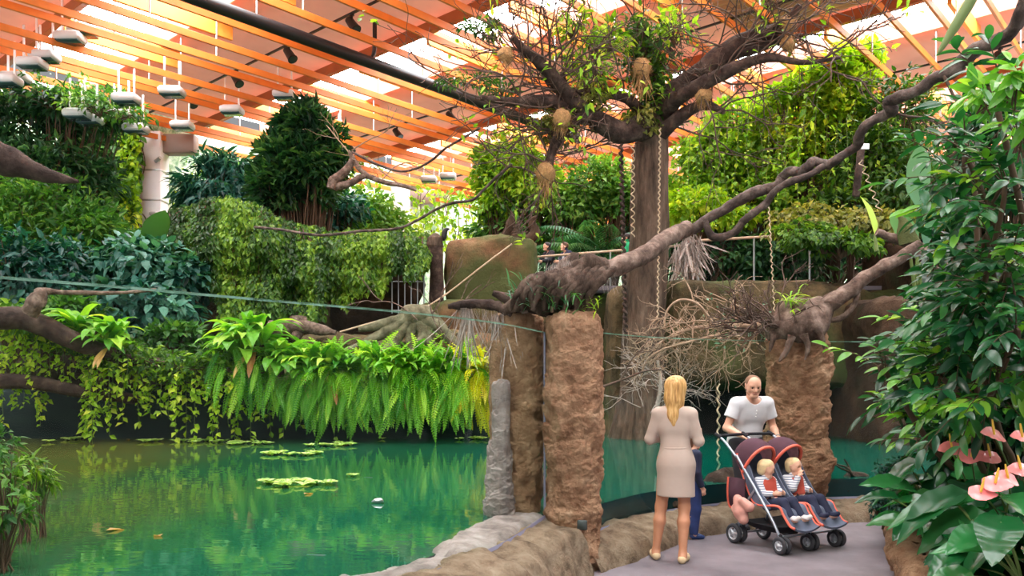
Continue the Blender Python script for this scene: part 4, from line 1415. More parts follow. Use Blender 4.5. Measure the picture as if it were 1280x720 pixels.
# ---- floating plants
LET = [at(0, 0, 1)]
rng = np.random.default_rng(41)
base_l = None
for i, (u, v, s) in enumerate([(362, 603, .30), (305, 554, .42), (350, 566, .24), (378, 567, .18), (424, 556, .2), (250, 551, .2), (192, 551, .16), (388, 557, .14), (441, 594, .09), (478, 548, .1), (600, 541, .3), (90, 549, .2)]):
    d = (EYE - WATER - .02) * FPX / (v - HORIZON)
    p = at(u, v, d); p[2] = WATER + .005
    if p[1] > 15.9: p[0] *= 15.85 / p[1]; p[1] = 15.85
    lab = ['large clump of water lettuce alone in mid pond', 'big floating water lettuce clump near the pond wall', 'floating water lettuce just beside the big clump', 'small water lettuce right of a slightly larger one', 'water lettuce below the fern row by the wall',
           'small water lettuce under the creeper strands', 'little water lettuce near the bare-log end of the wall', 'tiny water lettuce hugging the pond wall', 'single tiny leaf clump floating in open water', 'tiny water lettuce below the sword ferns',
           'water lettuce patch beside the rock pillar', 'water lettuce patch by the wall at the driftwood end'][i]
    lab = lab.replace('right of', 'next to')
    g = G()
    k = 1 if s < .15 else int(4 + s * 22)
    for j in range(k):
        c = p + np.array([rng.normal(0, s * .75), rng.normal(0, s * .7), 0]) * (k > 1)
        n = 12
        a = rng.uniform(0, 6.28, n)
        scatter(g, strap(.6, .55, .9, 5), np.tile(c, (n, 1)), np.stack([np.cos(a), np.sin(a), 0 * a], -1), np.tile([0, 0, 1.0], (n, 1)), (.13 if k > 1 else s) * rng.uniform(.7, 1.2, n), rng.uniform(0, 1, n))
    tag(g.build('water_lettuce', M['lf_lettuce'], None, origin=p, smooth=False), lab, 'floating plant', 'floating water plants')
def on_water(u, v):
    d = (EYE - WATER) * FPX / (v - HORIZON); q = at(u, v, d); q[2] = WATER + .012; return q
for i, (u, v, az, ln, lab) in enumerate([(380, 619, 1.2, .18, 'pale dead leaf floating below the large water lettuce'), (132, 665, .9, .2, 'brown dead leaf floating at the shallow end of the pond'), (200, 672, 2.2, .16, 'small tan leaf floating beside a pale reflection'), (158, 550, 1.4, .12, 'tan leaf floating by the dark pond wall')]):
    g = G(); scatter(g, OVAL, on_water(u, v)[None], np.array([[math.cos(az), math.sin(az), .05]]), np.array([[0, 0, 1.0]]), ln, .7)
    tag(g.build('floating_leaf', M['lf_dead'], None, origin=on_water(u, v)), lab, 'leaf')
p = on_water(472, 629); g = G()
g.tube(smooth_path([p + (-.06, 0, 0), p + (-.02, 0, .01), p + (.03, 0, .012), p + (.06, 0, 0)], 4), [.006, .025, .028, .006], 10)
tag(g.build('floating_bottle', M['steel'], None, origin=p), 'tiny shiny silvery object floating in mid pond', 'float')
# dark fish under the surface
for i, (u, v, l, lab) in enumerate([(395, 694, .35, 'dark fish at the surface near the pale ledge'), (460, 597, .3, 'dark fish at the surface in mid pond beyond the silvery float')]):
    p = on_water(u, v); p[2] = WATER - .02
    g = G(); g.tube(smooth_path([p + (-l / 2, .05, 0), p + (-l * .2, .02, 0), p + (l * .15, 0, 0), p + (l * .38, -.02, 0), p + (l / 2, -.03, 0)], 4), [.012, .035, .04, .012, .03], 10, flat=.6)
    tag(g.build('fish', plain('fish_back', rgb(20, 56, 48), .4), None, origin=p), lab, 'fish')

# ------------------------------------------------------------------ the big tree
TX, TY = 2.62, 16.2
tree = thing('big_tree', 'tall grey-brown tree with bare spreading branches standing in the pond behind the pillars', 'tree', (TX, TY, -.2))
def T(u, v, dd=0.0):
    return at(u, v, TY + dd)
g = G()
tr = smooth_path([T(800, 560), T(802, 520), T(803, 460), T(805, 400), T(809, 330), T(812, 260), T(813, 205), T(816, 165), T(822, 140)], 8)
g.tube(tr, [.62, .50, .44, .42, .42, .40, .38, .34, .30, .26], 40, rough=.07, seed=71)
for a in np.linspace(0, 2 * np.pi, 7, endpoint=False):
    c = T(802, 548); o = np.array([math.cos(a), math.sin(a), 0])
    g.tube(smooth_path([c + o * .42 + (0, 0, .8), c + o * .5 + (0, 0, .2), c + o * .7 + (0, 0, -.15), c + o * .85 + (0, 0, -.35)], 5), [.1, .14, .08, .03], 10, rough=.15, seed=int(a * 10))
g.build('trunk', M['bark'], tree)
BR = [  # (points, radii)
    ([(818, 170, 0), (800, 160, -.3), (778, 166, -.5), (756, 156, -.7), (735, 142, -.8), (712, 130, -.9), (672, 126, -1.1), (640, 127, -1.3), (600, 122, -1.5)], [.27, .24, .22, .2, .17, .14, .11, .08, .05]),
    ([(735, 142, -.8), (712, 122, -1), (694, 98, -1.2), (672, 76, -1.4), (655, 62, -1.6), (640, 46, -1.8)], [.17, .15, .12, .1, .08, .05]),
    ([(820, 150, 0), (822, 128, .1), (814, 104, 0), (806, 78, -.1), (802, 52, -.2), (800, 34, -.2)], [.28, .26, .24, .2, .17, .14]),
    ([(824, 140, 0), (846, 112, -.4), (872, 96, -.6), (900, 72, -.9), (930, 52, -1.1), (962, 40, -1.4), (984, 28, -1.6), (1000, 6, -1.8)], [.26, .22, .22, .21, .18, .13, .1, .06]),
    ([(900, 78, -.9), (920, 66, -1), (945, 60, -1.2), (975, 50, -1.4), (1004, 44, -1.5)], [.14, .12, .1, .07, .04]),
    ([(826, 148, 0), (848, 122, -.7), (872, 108, -1), (905, 92, -1.3), (935, 78, -1.5), (965, 72, -1.7), (1005, 78, -1.9), (1050, 72, -2)], [.18, .16, .14, .13, .1, .08, .05, .03]),
    ([(818, 175, 0), (838, 156, -.4), (862, 138, -.6), (884, 132, -.8), (905, 140, -1)], [.18, .15, .12, .09, .05]),
    ([(806, 150, 0), (790, 128, -.3), (768, 118, -.5), (742, 118, -.7), (700, 110, -.9), (680, 98, -1)], [.14, .11, .09, .07, .04]),
    ([(806, 80, -.1), (820, 62, .1), (835, 40, .3), (845, 12, .4)], [.1, .07, .05, .03]),
    ([(700, 168, -.9), (690, 190, -.9), (684, 214, -.9), (682, 222, -.9)], [.1, .09, .09, .05]),
    ([(735, 142, -.8), (716, 152, -.9), (700, 168, -.9)], [.14, .12, .1]),
]
for i, (pts, rr) in enumerate(BR):
    g = G(); P = smooth_path([T(*p) for p in pts], 7); g.tube(P, rr, 14, caps=True, rough=.12, seed=80 + i)
    g.build('branch', M['bark_dark'], tree)
rng = np.random.default_rng(77)
tips = []
for i, (pts, rr) in enumerate(BR):
    g = G()
    P = smooth_path([T(*p) for p in pts], 7)
    k = int(len(P) * .45)
    for j in range(16 if i in (0, 1, 5, 7) else 9):
        q = P[rng.integers(len(P) // 4, len(P))]
        branchlets(g, q, unit(rand_unit(1, rng)[0] * np.array([1, .6, .8]) + np.array([0, 0, .25]) + .5 * unit(P[-1] - P[0])), rng.uniform(.8, 1.7), .02, 2, rng, .8, 5, 3, wob=.22, rmin=.006, tips=tips)
    g.build('twigs', M['twig_dark'], tree, smooth=True)['kind'] = 'stuff'
g = G()
tp = np.array(tips)
tp = tp[rng.random(len(tp)) < .1]
m = len(tp) * 5
pos = np.repeat(tp, 5, 0) + rng.normal(0, .12, (m, 3))
scatter(g, OVAL, pos, unit(rand_unit(m, rng) + (0, 0, -.4)), unit(rand_unit(m, rng) * .6 + (0, 0, 1)), .15 * rng.uniform(.7, 1.4, m), np.clip(rng.normal(.5, .25, m), 0, 1))
g.build('leaves', M['lf_bright'], tree, smooth=False)
# dead hanging moss and ivy on the crown
g = G(); h = G()
n = 1500
P = smooth_path([T(800, 30, -.2), T(806, 70, -.2), T(812, 105, -.1), T(822, 150, 0)], 20)
q = P[rng.integers(0, len(P), n)] + rng.normal(0, .2, (n, 3)) * np.array([1.1, 1, .8])
scatter(g, TINY, q, unit(rand_unit(n, rng) + (0, -.4, -.6)), unit(rand_unit(n, rng) * .6 + (0, -.6, .7)), .15 * rng.uniform(.6, 1.3, n), np.clip(rng.normal(.35, .25, n), 0, 1))
t = thing('trunk_ivy', 'small-leaved ivy wrapped round the upright top of the big tree', 'climbing plant', T(806, 120, -.2))
g.build('foliage', M['lf_ivy'], t, smooth=False)
for k in range(6):
    h.tube(P[::4] + rng.normal(0, .12, (len(P[::4]), 3)), .012, 4)
h.build('stem', M['stem_brown'], t)
shrub('tree_foliage', 'pale green compound leaves growing in the crown fork of the big tree', 'climbing plant', [(735, 60, 15.4, 40, 24, 240), (762, 46, 15.4, 24, 18, 130), (738, 100, 15.4, 28, 28, 130), (845, 34, 15.6, 20, 22, 90), (715, 30, 15.2, 20, 20, 60)], OVAL, .19, 'lf_bright', 79, mid=.6, k=14, clump=.3, stem_r=.012)
shrub('mossy_leaves', 'brownish green moss and leaves hanging under the fork branch of the big tree', 'moss', [(700, 150, 15.3, 22, 24, 300), (740, 130, 15.4, 20, 30, 300), (800, 150, 15.8, 20, 22, 260), (690, 165, 15.3, 30, 12, 200)], TINY, .13, 'lf_olive', 78, mid=.4, k=12, droop=.9, stem_r=.01)
shrub('thread_foliage', 'dark needle-leaved plant hanging over the batten ends by the crown', 'climbing plant', [(606, 36, 15.6, 24, 8, 200), (585, 100, 15.8, 34, 7, 180), (625, 112, 15.4, 18, 10, 100)], TINYN, .15, 'lf_mid', 83, mid=.3, k=10, stem_r=.01)

t = thing('hanging_moss', 'grey moss beard hanging on the cliff edge between trunk and glass railing', 'moss', at(860, 345, 17.6))
g = G()
for u, v in ((852, 305), (862, 300), (868, 306), (858, 318)):
    pos = np.tile(at(u, v, 17.3), (70, 1)) + rng.normal(0, .08, (70, 3))
    scatter(g, strap(.05, -.1, .3, 6, .3), pos, unit(rng.normal(0, .3, (70, 3)) + (0, 0, -1)), rand_unit(70, rng), .8 * rng.uniform(.4, 1.1, 70), .5)
g.build('strands', M['moss_hair'], t, smooth=False)
t = thing('brown_stump', 'reddish-brown broken stump on top of the brown rock block', 'stump', at(640, 300, 21))
for k, pts in enumerate(([(628, 302), (634, 290), (640, 272), (638, 264)], [(646, 302), (644, 288), (652, 276)], [(600, 312), (622, 304), (640, 300), (660, 290)], [(660, 300), (668, 290), (664, 276), (672, 270)])):
    h = G(); h.tube(smooth_path([at(u, v, 21) for u, v in pts], 5), [.16, .12, .03], 10, rough=.35, seed=k); h.build('spike', M['cliff_dark'], t)

# woven bird nests
def nest(u, v, d, r, label, seed, tail=0):
    rng = np.random.default_rng(seed)
    c = at(u, v, d)
    t = thing('bird_nest', label, 'bird nest', c - np.array([0, 0, r]), 'woven nests in the big tree')
    g = G()
    a = np.linspace(-1, 1, 12)
    g.lathe(np.stack([r * np.sqrt(np.clip(1 - a ** 2, 0, 1)) * (1 - .12 * a) + .003, a * r * 1.15], -1), c, 18)
    V = np.concatenate(g.v); off = fbm(V, 9, 3, seed); g.v = [V + unit(V - c) * (off * r * .18)[:, None]]
    g.build('nest_body', M['straw'], t)
    h = G(); n = 420
    D = rand_unit(n, rng)
    p = c + D * r * np.array([1, 1, 1.12])
    scatter(h, strap(.035, .1, 1.2, 4), p, unit(np.cross(D, rand_unit(n, rng)) + D * .35 + (0, 0, -.3)), D, r * rng.uniform(.4, .95, n), rng.uniform(0, 1, n))
    if tail:
        m = 90
        scatter(h, strap(.03, 0, .5, 4), c + rng.normal(0, r * .4, (m, 3)) - np.array([0, 0, r * .7]), unit(rng.normal(0, .25, (m, 3)) + (0, 0, -1)), rand_unit(m, rng), tail * rng.uniform(.5, 1, m), .5)
    h.build('loose_straw', M['straw'], t, smooth=False)
    return t
nest(702, 148, 15.0, .16, 'straw nest low in the crown, above the mossy stub of a branch', 1, .25)
nest(802, 86, 15.5, .17, 'straw nest against the upright trunk top', 2, .55)
nest(879, 118, 15.2, .15, 'straw nest under the fork branch between trunk and vine mass', 3, .2)
nest(986, 30, 14.6, .14, 'straw nest at the outer branch tip, the upper of two', 4, .2)
nest(985, 54, 14.6, .12, 'straw nest at the outer branch tip, hanging below another', 5, .2)
nest(632, 68, 14.6, .13, 'grey straw nest on the upper branch towards the black pipe', 6, .3)
nest(682, 216, 15.2, .17, 'ragged nest hanging at the end of the downward branch stub', 7, .4)

# ropes and chains hanging beside the trunk
def coil_rope(u0, v0, v1, d, label, amp=.07, turns=9, r=.018, u1=None, mat='rope'):
    n = turns * 10
    f = np.linspace(0, 1, n)
    P = np.stack([at(u0 + ((u1 or u0) - u0) * x, v0 + (v1 - v0) * x, d) for x in f])
    P[:, 0] += amp * np.cos(f * turns * 6.283); P[:, 1] += amp * np.sin(f * turns * 6.283)
    t = thing('hanging_rope', label, 'rope', P[-1])
    g = G(); g.tube(P, r, 6); g.build('rope', M[mat], t)
coil_rope(791, 180, 296, 15.4, 'coiled pale rope hanging close beside the upper trunk', .032, 12, .012)
coil_rope(776, 180, 416, 15.6, 'dark twisted rope hanging down beside the trunk towards the dead twigs', .025, 30, .03, 782, 'bark_dark')
coil_rope(825, 160, 400, 15.55, 'pale chain-like rope hanging along the face of the trunk', .014, 34, .014, 822)
coil_rope(960, 240, 390, 14, 'thin twisted vine rope hanging before the upper railing', .012, 20, .01, 968)
coil_rope(898, 480, 640, 12.5, 'twisted pale rope hanging in front of the dark den behind the man', .018, 12, .014)
coil_rope(1075, 200, 264, 13.0, 'thin twisting tendril beside the hanging dark board', .035, 6, .008, 1100)
# leaning dark board and thin line
t = thing('wooden_board', 'narrow dark board hanging from the long liana, with a small white tag', 'board', at(1070, 245, 13.2))
g = G(); a, b = at(1079, 178, 13.1), at(1068, 246, 13.2); dv = unit(b - a)
g.box((a + b) / 2, (.11, .06, np.linalg.norm(b - a)), rot_axis((0, 1, 0), math.atan2(dv[0], dv[2])), .008); g.build('board', M['bark_dark'], t)
g = G(); g.box(at(1081, 183, 13.02), (.14, .02, .09), bevel=.005); g.build('white_tag', M['white_wall'], t)

# ------------------------------------------------------------------ lianas
def liana(name, label, pts, rad, seed, mat='liana', rough=.18, cat='liana', seg=14):
    P = smooth_path([at(*p) for p in pts], 9)
    t = thing(name, label, cat, P[0])
    g = G(); g.tube(P, rad, seg, rough=rough, seed=seed); g.build('stem', M[mat], t)
    return t
li = liana('long_liana', 'long twisting dark liana running from the twin pillar up across to the upper corner', [
    (866, 288, 8.2), (880, 276, 8.1), (905, 262, 8), (925, 250, 7.9), (945, 240, 7.8), (958, 236, 7.8), (972, 232, 7.7), (978, 222, 7.7), (988, 214, 7.6), (1000, 216, 7.6), (1010, 208, 7.5), (1018, 202, 7.5), (1035, 206, 7.5), (1048, 198, 7.4), (1060, 190, 7.4), (1072, 182, 7.3), (1074, 168, 7.2), (1086, 154, 7.1), (1108, 143, 7), (1116, 138, 6.9), (1110, 128, 6.9), (1122, 122, 6.8), (1145, 114, 6.7), (1168, 98, 6.6), (1188, 92, 6.5), (1205, 76, 6.4), (1222, 60, 6.3), (1245, 52, 6.2), (1262, 42, 6.1), (1274, 22, 6), (1284, -6, 5.9)],
    [.05, .05, .055, .05, .045, .045, .045, .04, .04, .045, .045, .05, .05, .05, .055, .06, .05, .055], 90)
g = G(); g.tube(smooth_path([at(p[0] + q[0], p[1] + q[1], p[2] - .05) for p, q in zip([(880, 276, 8.1), (892, 296, 8.1), (915, 292, 8), (930, 276, 7.9), (942, 266, 7.8), (958, 254, 7.8), (968, 240, 7.7), (985, 228, 7.6), (1005, 222, 7.5), (1030, 208, 7.5)], [(0, 0)] * 10)], 8), [.035, .04, .035, .03], 10, rough=.2, seed=4)
g.build('side_stem', M['liana'], li)
g = G(); branchlets(g, at(1262, 42, 6.1), (.6, 0, 1), .6, .02, 1, np.random.default_rng(4)); branchlets(g, at(1180, 95, 6.5), (.3, 0, -.6), .35, .015, 1, np.random.default_rng(5)); branchlets(g, at(1116, 140, 6.9), (.7, 0, .2), .7, .012, 2, np.random.default_rng(6), spread=.5); g.build('twigs', M['twig_dark'], li)
liana('forked_log', 'thick sawn log slanting up from the stump on the twin pillar past the trunk', [(740, 332, 7.25), (760, 336, 7.3), (785, 328, 7.4), (806, 318, 7.6), (830, 300, 7.9), (850, 290, 8.1), (860, 285, 8.2)], [.07, .08, .09, .085, .08, .085, .08], 91, 'pale_wood', .14)
liana('thin_liana', 'thin dark liana sagging across from the ivy mound up to the tree crown', [(318, 284, 16.5), (350, 287, 16.5), (400, 294, 16.4), (450, 289, 16.3), (495, 286, 16.2), (520, 276, 16.1), (545, 262, 16), (565, 254, 15.9), (590, 250, 15.8), (604, 238, 15.7), (620, 222, 15.6), (640, 205, 15.5)], .028, 92, seg=8)
liana('thin_liana', 'second thin liana looping from the forked snag towards the thicket beside the crown', [(440, 190, 18), (470, 205, 17.8), (500, 214, 17.6), (522, 210, 17.4), (540, 200, 17), (556, 186, 16.7), (566, 180, 16.5), (600, 160, 16.2)], .026, 93, seg=8)
# forked snag above the ivy mound
t = thing('forked_snag', 'bleached forked snag with hanging moss above the ivy mound', 'driftwood', at(415, 235, 19))
for pts, rr in (([(414, 236), (418, 226), (432, 214), (440, 200), (436, 188)], [.12, .13, .1, .08, .03]), ([(418, 234), (440, 228), (456, 220), (476, 226), (500, 232)], [.1, .08, .06, .03]), ([(440, 196), (452, 214), (474, 226), (510, 234), (520, 238)], [.06, .06, .05, .03])):
    g = G(); g.tube(smooth_path([at(u, v, 19) for u, v in pts], 6), rr, 10, rough=.2, seed=3); g.build('limb', M['pale_wood'], t)
g = G(); rg = np.random.default_rng(6)
for q in ((440, 188), (436, 190), (500, 232), (476, 226)):
    branchlets(g, at(*q, 19), (rg.normal(), 0, .8), 1.0, .018, 2, rg, spread=.6)
g.build('twigs', M['twig'], t)
liana('dead_log', 'dark weathered log jutting in above the dark shrubs from the frame edge', [(-60, 190, 6), (-20, 194, 6), (8, 200, 6), (40, 212, 6), (72, 222, 6), (98, 227, 6)], [.15, .14, .12, .08, .05, .012], 94, 'bark_dark', .3, 'log', 20)

# ------------------------------------------------------------------ stumps, moss and dead twigs on the pillars
def hair(g, top, n, length, rng, spread=.12, w=.016):
    n = int(n * 1.5)
    pos = np.asarray(top) + rng.normal(0, spread, (n, 3)) * np.array([1, 1, .4])
    scatter(g, strap(w, -.1, .3, 6, .3), pos, unit(rng.normal(0, .2, (n, 3)) + (0, 0, -1)), rand_unit(n, rng), length * rng.uniform(.15, 1.1, n) ** 1.2, rng.uniform(0, 1, n))

rng = np.random.default_rng(61)
st = thing('root_stump', 'gnarled grey root stump lying on top of the twin pillars, fringed with moss', 'stump', (.45, 7.3, 2.2))
g = G()
def S(u, v, d=7.2): return at(u, v, d)
g.tube(smooth_path([S(680, 382), S(700, 362), S(722, 345), S(746, 338), S(760, 338)], 7), [.10, .2, .19, .12, .07], 40, rough=.6, seed=5)
g.tube(smooth_path([S(630, 386), S(655, 378), S(690, 374), S(720, 372), S(738, 366)], 7), [.04, .07, .12, .13, .08], 34, rough=.6, seed=6)
g.build('stump_body', M['stump_brown'], st)
for k in range(11):
    g = G(); u0 = 652 + k * 9; g.tube(smooth_path([S(u0 + 26, 330 + abs(k - 7) * 2, 7.12), S(u0 + 10, 350, 6.98), S(u0 - 6, 368, 6.96), S(u0 - 14 + (k % 3) * 6, 388, 7.0)], 6), [.03, .045, .035, .012], 10, rough=.4, seed=k); g.build('root', M['stump_brown'], st)
for pts, rr in (([(570, 381), (590, 380), (614, 381), (630, 388), (645, 398)], [.03, .04, .045, .05, .04]), ([(616, 366), (632, 372), (650, 380), (672, 386)], [.02, .05, .06, .05]), ([(560, 383), (575, 382)], [.02, .04]),
                ([(650, 360), (665, 368), (690, 380)], [.03, .06, .06]), ([(640, 398), (660, 384), (676, 366), (690, 352), (706, 330), (716, 318)], [.03, .04, .06, .06, .05, .02]), ([(712, 345), (716, 330), (718, 316)], [.05, .045, .04])):
    g = G(); g.tube(smooth_path([S(u, v, 7.3) for u, v in pts], 6), rr, 12, rough=.25, seed=len(pts)); g.build('root', M['bark_dark'] if pts[0][0] < 640 else M['pale_wood'], st)
g = G()
for u, v, n, l in ((580, 382, 46, .62), (587, 383, 40, .55), (606, 386, 26, .3), (696, 332, 90, .2), (708, 326, 90, .22), (722, 330, 120, .24), (738, 333, 110, .22), (755, 340, 80, .2), (626, 392, 110, .5), (634, 396, 80, .6)):
    hair(g, S(u, v, 7.25 if u > 640 else 7.35), n, l, rng, .05 if u > 620 else .026)
tag(g.build('hanging_moss', M['moss_hair'], st, smooth=False), 'grey hanging moss')['kind'] = 'stuff'
def air_plant(name, label, u, v, d, n, l, mat, seed, cat='air plant', shapes=None):
    rosette(name, label, at(u, v, d), n, l, mat, seed, shapes or [strap(.07, r, b, 8) for r, b in ((1.3, 1.2), (.9, 1.3), (.4, 1.2), (1.1, 1.8))], cat=cat)
air_plant('air_plant', 'silvery spiky air plant on the root stump above the twin pillars', 672, 364, 7.05, 34, .22, 'lf_banana', 301)
air_plant('air_plant', 'silvery air plant at the end of the root stump nearest the grey moss', 652, 372, 7.05, 26, .18, 'lf_banana', 302)
air_plant('bromeliad', 'dark green bromeliad at the foot of the root stump on the pillar', 706, 380, 6.95, 30, .2, 'lf_gloss', 303)
air_plant('bromeliad', 'dark bromeliad beside a lighter one on top of the pillar', 690, 384, 6.95, 24, .17, 'lf_dark', 304)
air_plant('pillar_fern', 'small bright green fern at the pillar top edge', 742, 392, 6.98, 18, .17, 'lf_bright', 305, cat='fern')

st = thing('gnarled_stump', 'pale gnarled stump with clinging roots crowning the pillar behind the man', 'stump', (3.4, 9.4, 2.2))
g = G(); S2 = lambda u, v, d=9.35: at(u, v, d)
g.tube(smooth_path([S2(958, 414), S2(985, 408), S2(1005, 402), S2(1022, 392), S2(1034, 384)], 7), [.12, .27, .26, .2, .12], 22, rough=.32, seed=15)
g.build('stump_body', M['pale_wood'], st)
for pts, rr in (([(1020, 390), (1042, 376), (1065, 362), (1084, 346), (1105, 334), (1130, 320), (1150, 304)], [.12, .1, .085, .085, .08, .07, .05]), ([(1026, 402), (1050, 398), (1066, 384), (1072, 366)], [.03, .035, .03, .03]),
                ([(990, 420), (984, 436), (978, 446), (974, 452)], [.05, .035, .03, .01]), ([(1004, 418), (1010, 434), (1006, 450)], [.05, .03, .01]), ([(968, 418), (964, 432), (962, 440)], [.04, .025, .01]), ([(1020, 410), (1028, 424), (1030, 436)], [.05, .03, .01])):
    g = G(); g.tube(smooth_path([S2(u, v, 9.05 if v > 405 else 9.3) for u, v in pts], 6), rr, 12, rough=.22, seed=len(pts)); g.build('root', M['pale_wood'], st)
g = G(); rg = np.random.default_rng(12)
for k in range(26):
    branchlets(g, S2(rg.uniform(930, 985), rg.uniform(398, 412), 9.2), (rg.uniform(-1, .1), rg.normal(0, .4), rg.uniform(-.3, .7)), rg.uniform(.3, .6), .012, 2, rg, spread=.9, rmin=.004)
g.build('fine_roots', M['twig_dark'], st)['kind'] = 'stuff'
air_plant('stump_fern', 'bright grassy tuft growing on the gnarled stump behind the man', 992, 382, 9.2, 30, .3, 'lf_bright', 306, cat='plant')
liana('pale_branch', 'pale thick branch crossing in front of the brown cliff by the leafy shrub', [(1096, 290, 10), (1116, 298, 10), (1136, 304, 9.9), (1160, 318, 9.7), (1180, 334, 9.5), (1196, 348, 9.3)], [.045, .06, .07, .08, .085, .08], 95, 'pale_wood', .15, 'branch')
g = G(); rg = np.random.default_rng(5)
p = at(1130, 285, 10); g.tube(smooth_path([at(1136, 304, 9.9), at(1132, 288, 9.9), at(1128, 276, 9.9), at(1122, 266, 9.9)], 4), [.12, .11, .06, .015], 12, rough=.3, seed=9)
tag(g.build('gnarled_driftwood', M['cliff_warm'], None, origin=p), 'pinkish gnarled root knob sitting on the pale branch', 'driftwood')

# dead twiggy crown behind the woman
t = thing('dead_branch', 'tangle of bare pale twigs behind the glass over the blonde woman', 'dead branch', at(940, 410, 10.5))
g = G(); rg = np.random.default_rng(17)
main = smooth_path([at(965, 404, 10.4), at(930, 407, 10.5), at(890, 408, 10.6), at(855, 414, 10.7), at(836, 425, 10.8)], 6)
g.tube(main, [.06, .05, .03, .02], 9, rough=.2, seed=3)
g.tube(smooth_path([at(890, 402, 10.4), at(872, 380, 10.4), at(850, 375, 10.4), at(834, 388, 10.4), at(830, 410, 10.4)], 6), [.02, .018, .01], 6)
g.tube(smooth_path([at(900, 418, 10.4), at(860, 428, 10.4), at(826, 438, 10.4), at(808, 452, 10.4), at(800, 475, 10.4)], 6), [.02, .018, .01], 6)
g.build('limb', M['twig'], t)
g = G()
for k in range(40):
    q = main[rg.integers(4, len(main))] + rg.normal(0, .1, 3)
    branchlets(g, q, (rg.uniform(-1.1, .2), rg.normal(0, .5), rg.uniform(-1.0, .75)), rg.uniform(.4, .8), .011, 2, rg, spread=.8, wob=.3, rmin=.0035)
g.build('twigs', M['twig'], t)['kind'] = 'stuff'
g = G(); m = 60; q = main[rg.integers(0, 14, m)] + rg.normal(0, .16, (m, 3))
scatter(g, TINY, q, rand_unit(m, rg), unit(rand_unit(m, rg) + (0, -.5, .8)), .07 * rg.uniform(.6, 1.3, m), rg.uniform(0, 1, m)); g.build('leaves', M['lf_banana'], t, smooth=False)
t = thing('dead_sapling', 'leafless grey sapling twigs standing in the pond beside the pillar', 'dead branch', at(820, 520, 12))
g = G()
for k in range(16):
    branchlets(g, at(rg.uniform(800, 838), rg.uniform(470, 540), 12), (rg.uniform(-1, 1), rg.normal(0, .4), rg.uniform(-.2, 1)), rg.uniform(.4, .8), .007, 2, rg, spread=.8, rmin=.003)
g.tube(smooth_path([at(822, 552, 12), at(820, 520, 12), at(826, 480, 12), at(822, 450, 12)], 5), [.04, .02], 8); g.build('twigs', M['moss_hair'], t)['kind'] = 'stuff'
t = thing('bare_twig', 'long bare twig reaching over the water beside the tall pillar', 'dead branch', at(756, 482, 10))
g = G(); g.tube(smooth_path([at(752, 484, 10), at(780, 474, 10), at(806, 464, 10), at(826, 462, 10)], 5), [.02, .01], 6); branchlets(g, at(775, 476, 10), (.3, 0, .6), .5, .01, 2, rg); g.build('twig', M['twig_dark'], t)
t = thing('bare_twig', 'leaning bare twigs behind the sword ferns on the rock mound', 'dead branch', at(545, 400, 16.8))
g = G()
for q, dr in (((572, 436), (-.9, 0, .9)), ((540, 392), (.5, 0, .9)), ((522, 400), (-.6, 0, 1)), ((560, 410), (.3, 0, 1))):
    branchlets(g, at(*q, 16.8), dr, 1.2, .018, 2, rg, spread=.5, kids=2)
g.build('twig', M['pale_wood'], t)
# driftwood and rubble just inside the glass
t = thing('driftwood_root', 'dark tangled driftwood root lying behind the glass beside the thick pillar', 'driftwood', at(1080, 612, 9.9))
g = G(); g.tube(smooth_path([at(1052, 612, 10), at(1062, 598, 10), at(1078, 596, 10), at(1095, 606, 10)], 5), [.09, .08, .06, .03], 10, rough=.3, seed=6)
for k in range(6): branchlets(g, at(rg.uniform(1055, 1090), 602, 10), (rg.normal(), 0, rg.uniform(-.2, .8)), .35, .025, 1, rg)
g.build('root', M['bark_dark'], t)
for i, (u, v, d, r, lab) in enumerate([(905, 612, 9.35, .24, 'dark rock behind the glass between the woman and the stroller'), (835, 625, 8.8, .18, 'dark rock inside the glass just beside the woman'), (760, 636, 8.1, .12, 'small dark rock inside the glass close to the tall pillar')]):
    c = at(u, v, d + .35); g = G(); a = np.linspace(-1, 1, 18)
    g.lathe(np.stack([r * 1.5 * np.sqrt(np.clip(1 - a ** 2, 0, 1)) + .002, a * r], -1), c, 26)
    V = np.concatenate(g.v); g.v = [V + unit(V - c) * (fbm(V, 4, 4, i) * r * .4)[:, None]]
    tag(g.build('rock', M['bark_dark'], None, origin=c - np.array([0, 0, r])), lab, 'rock')

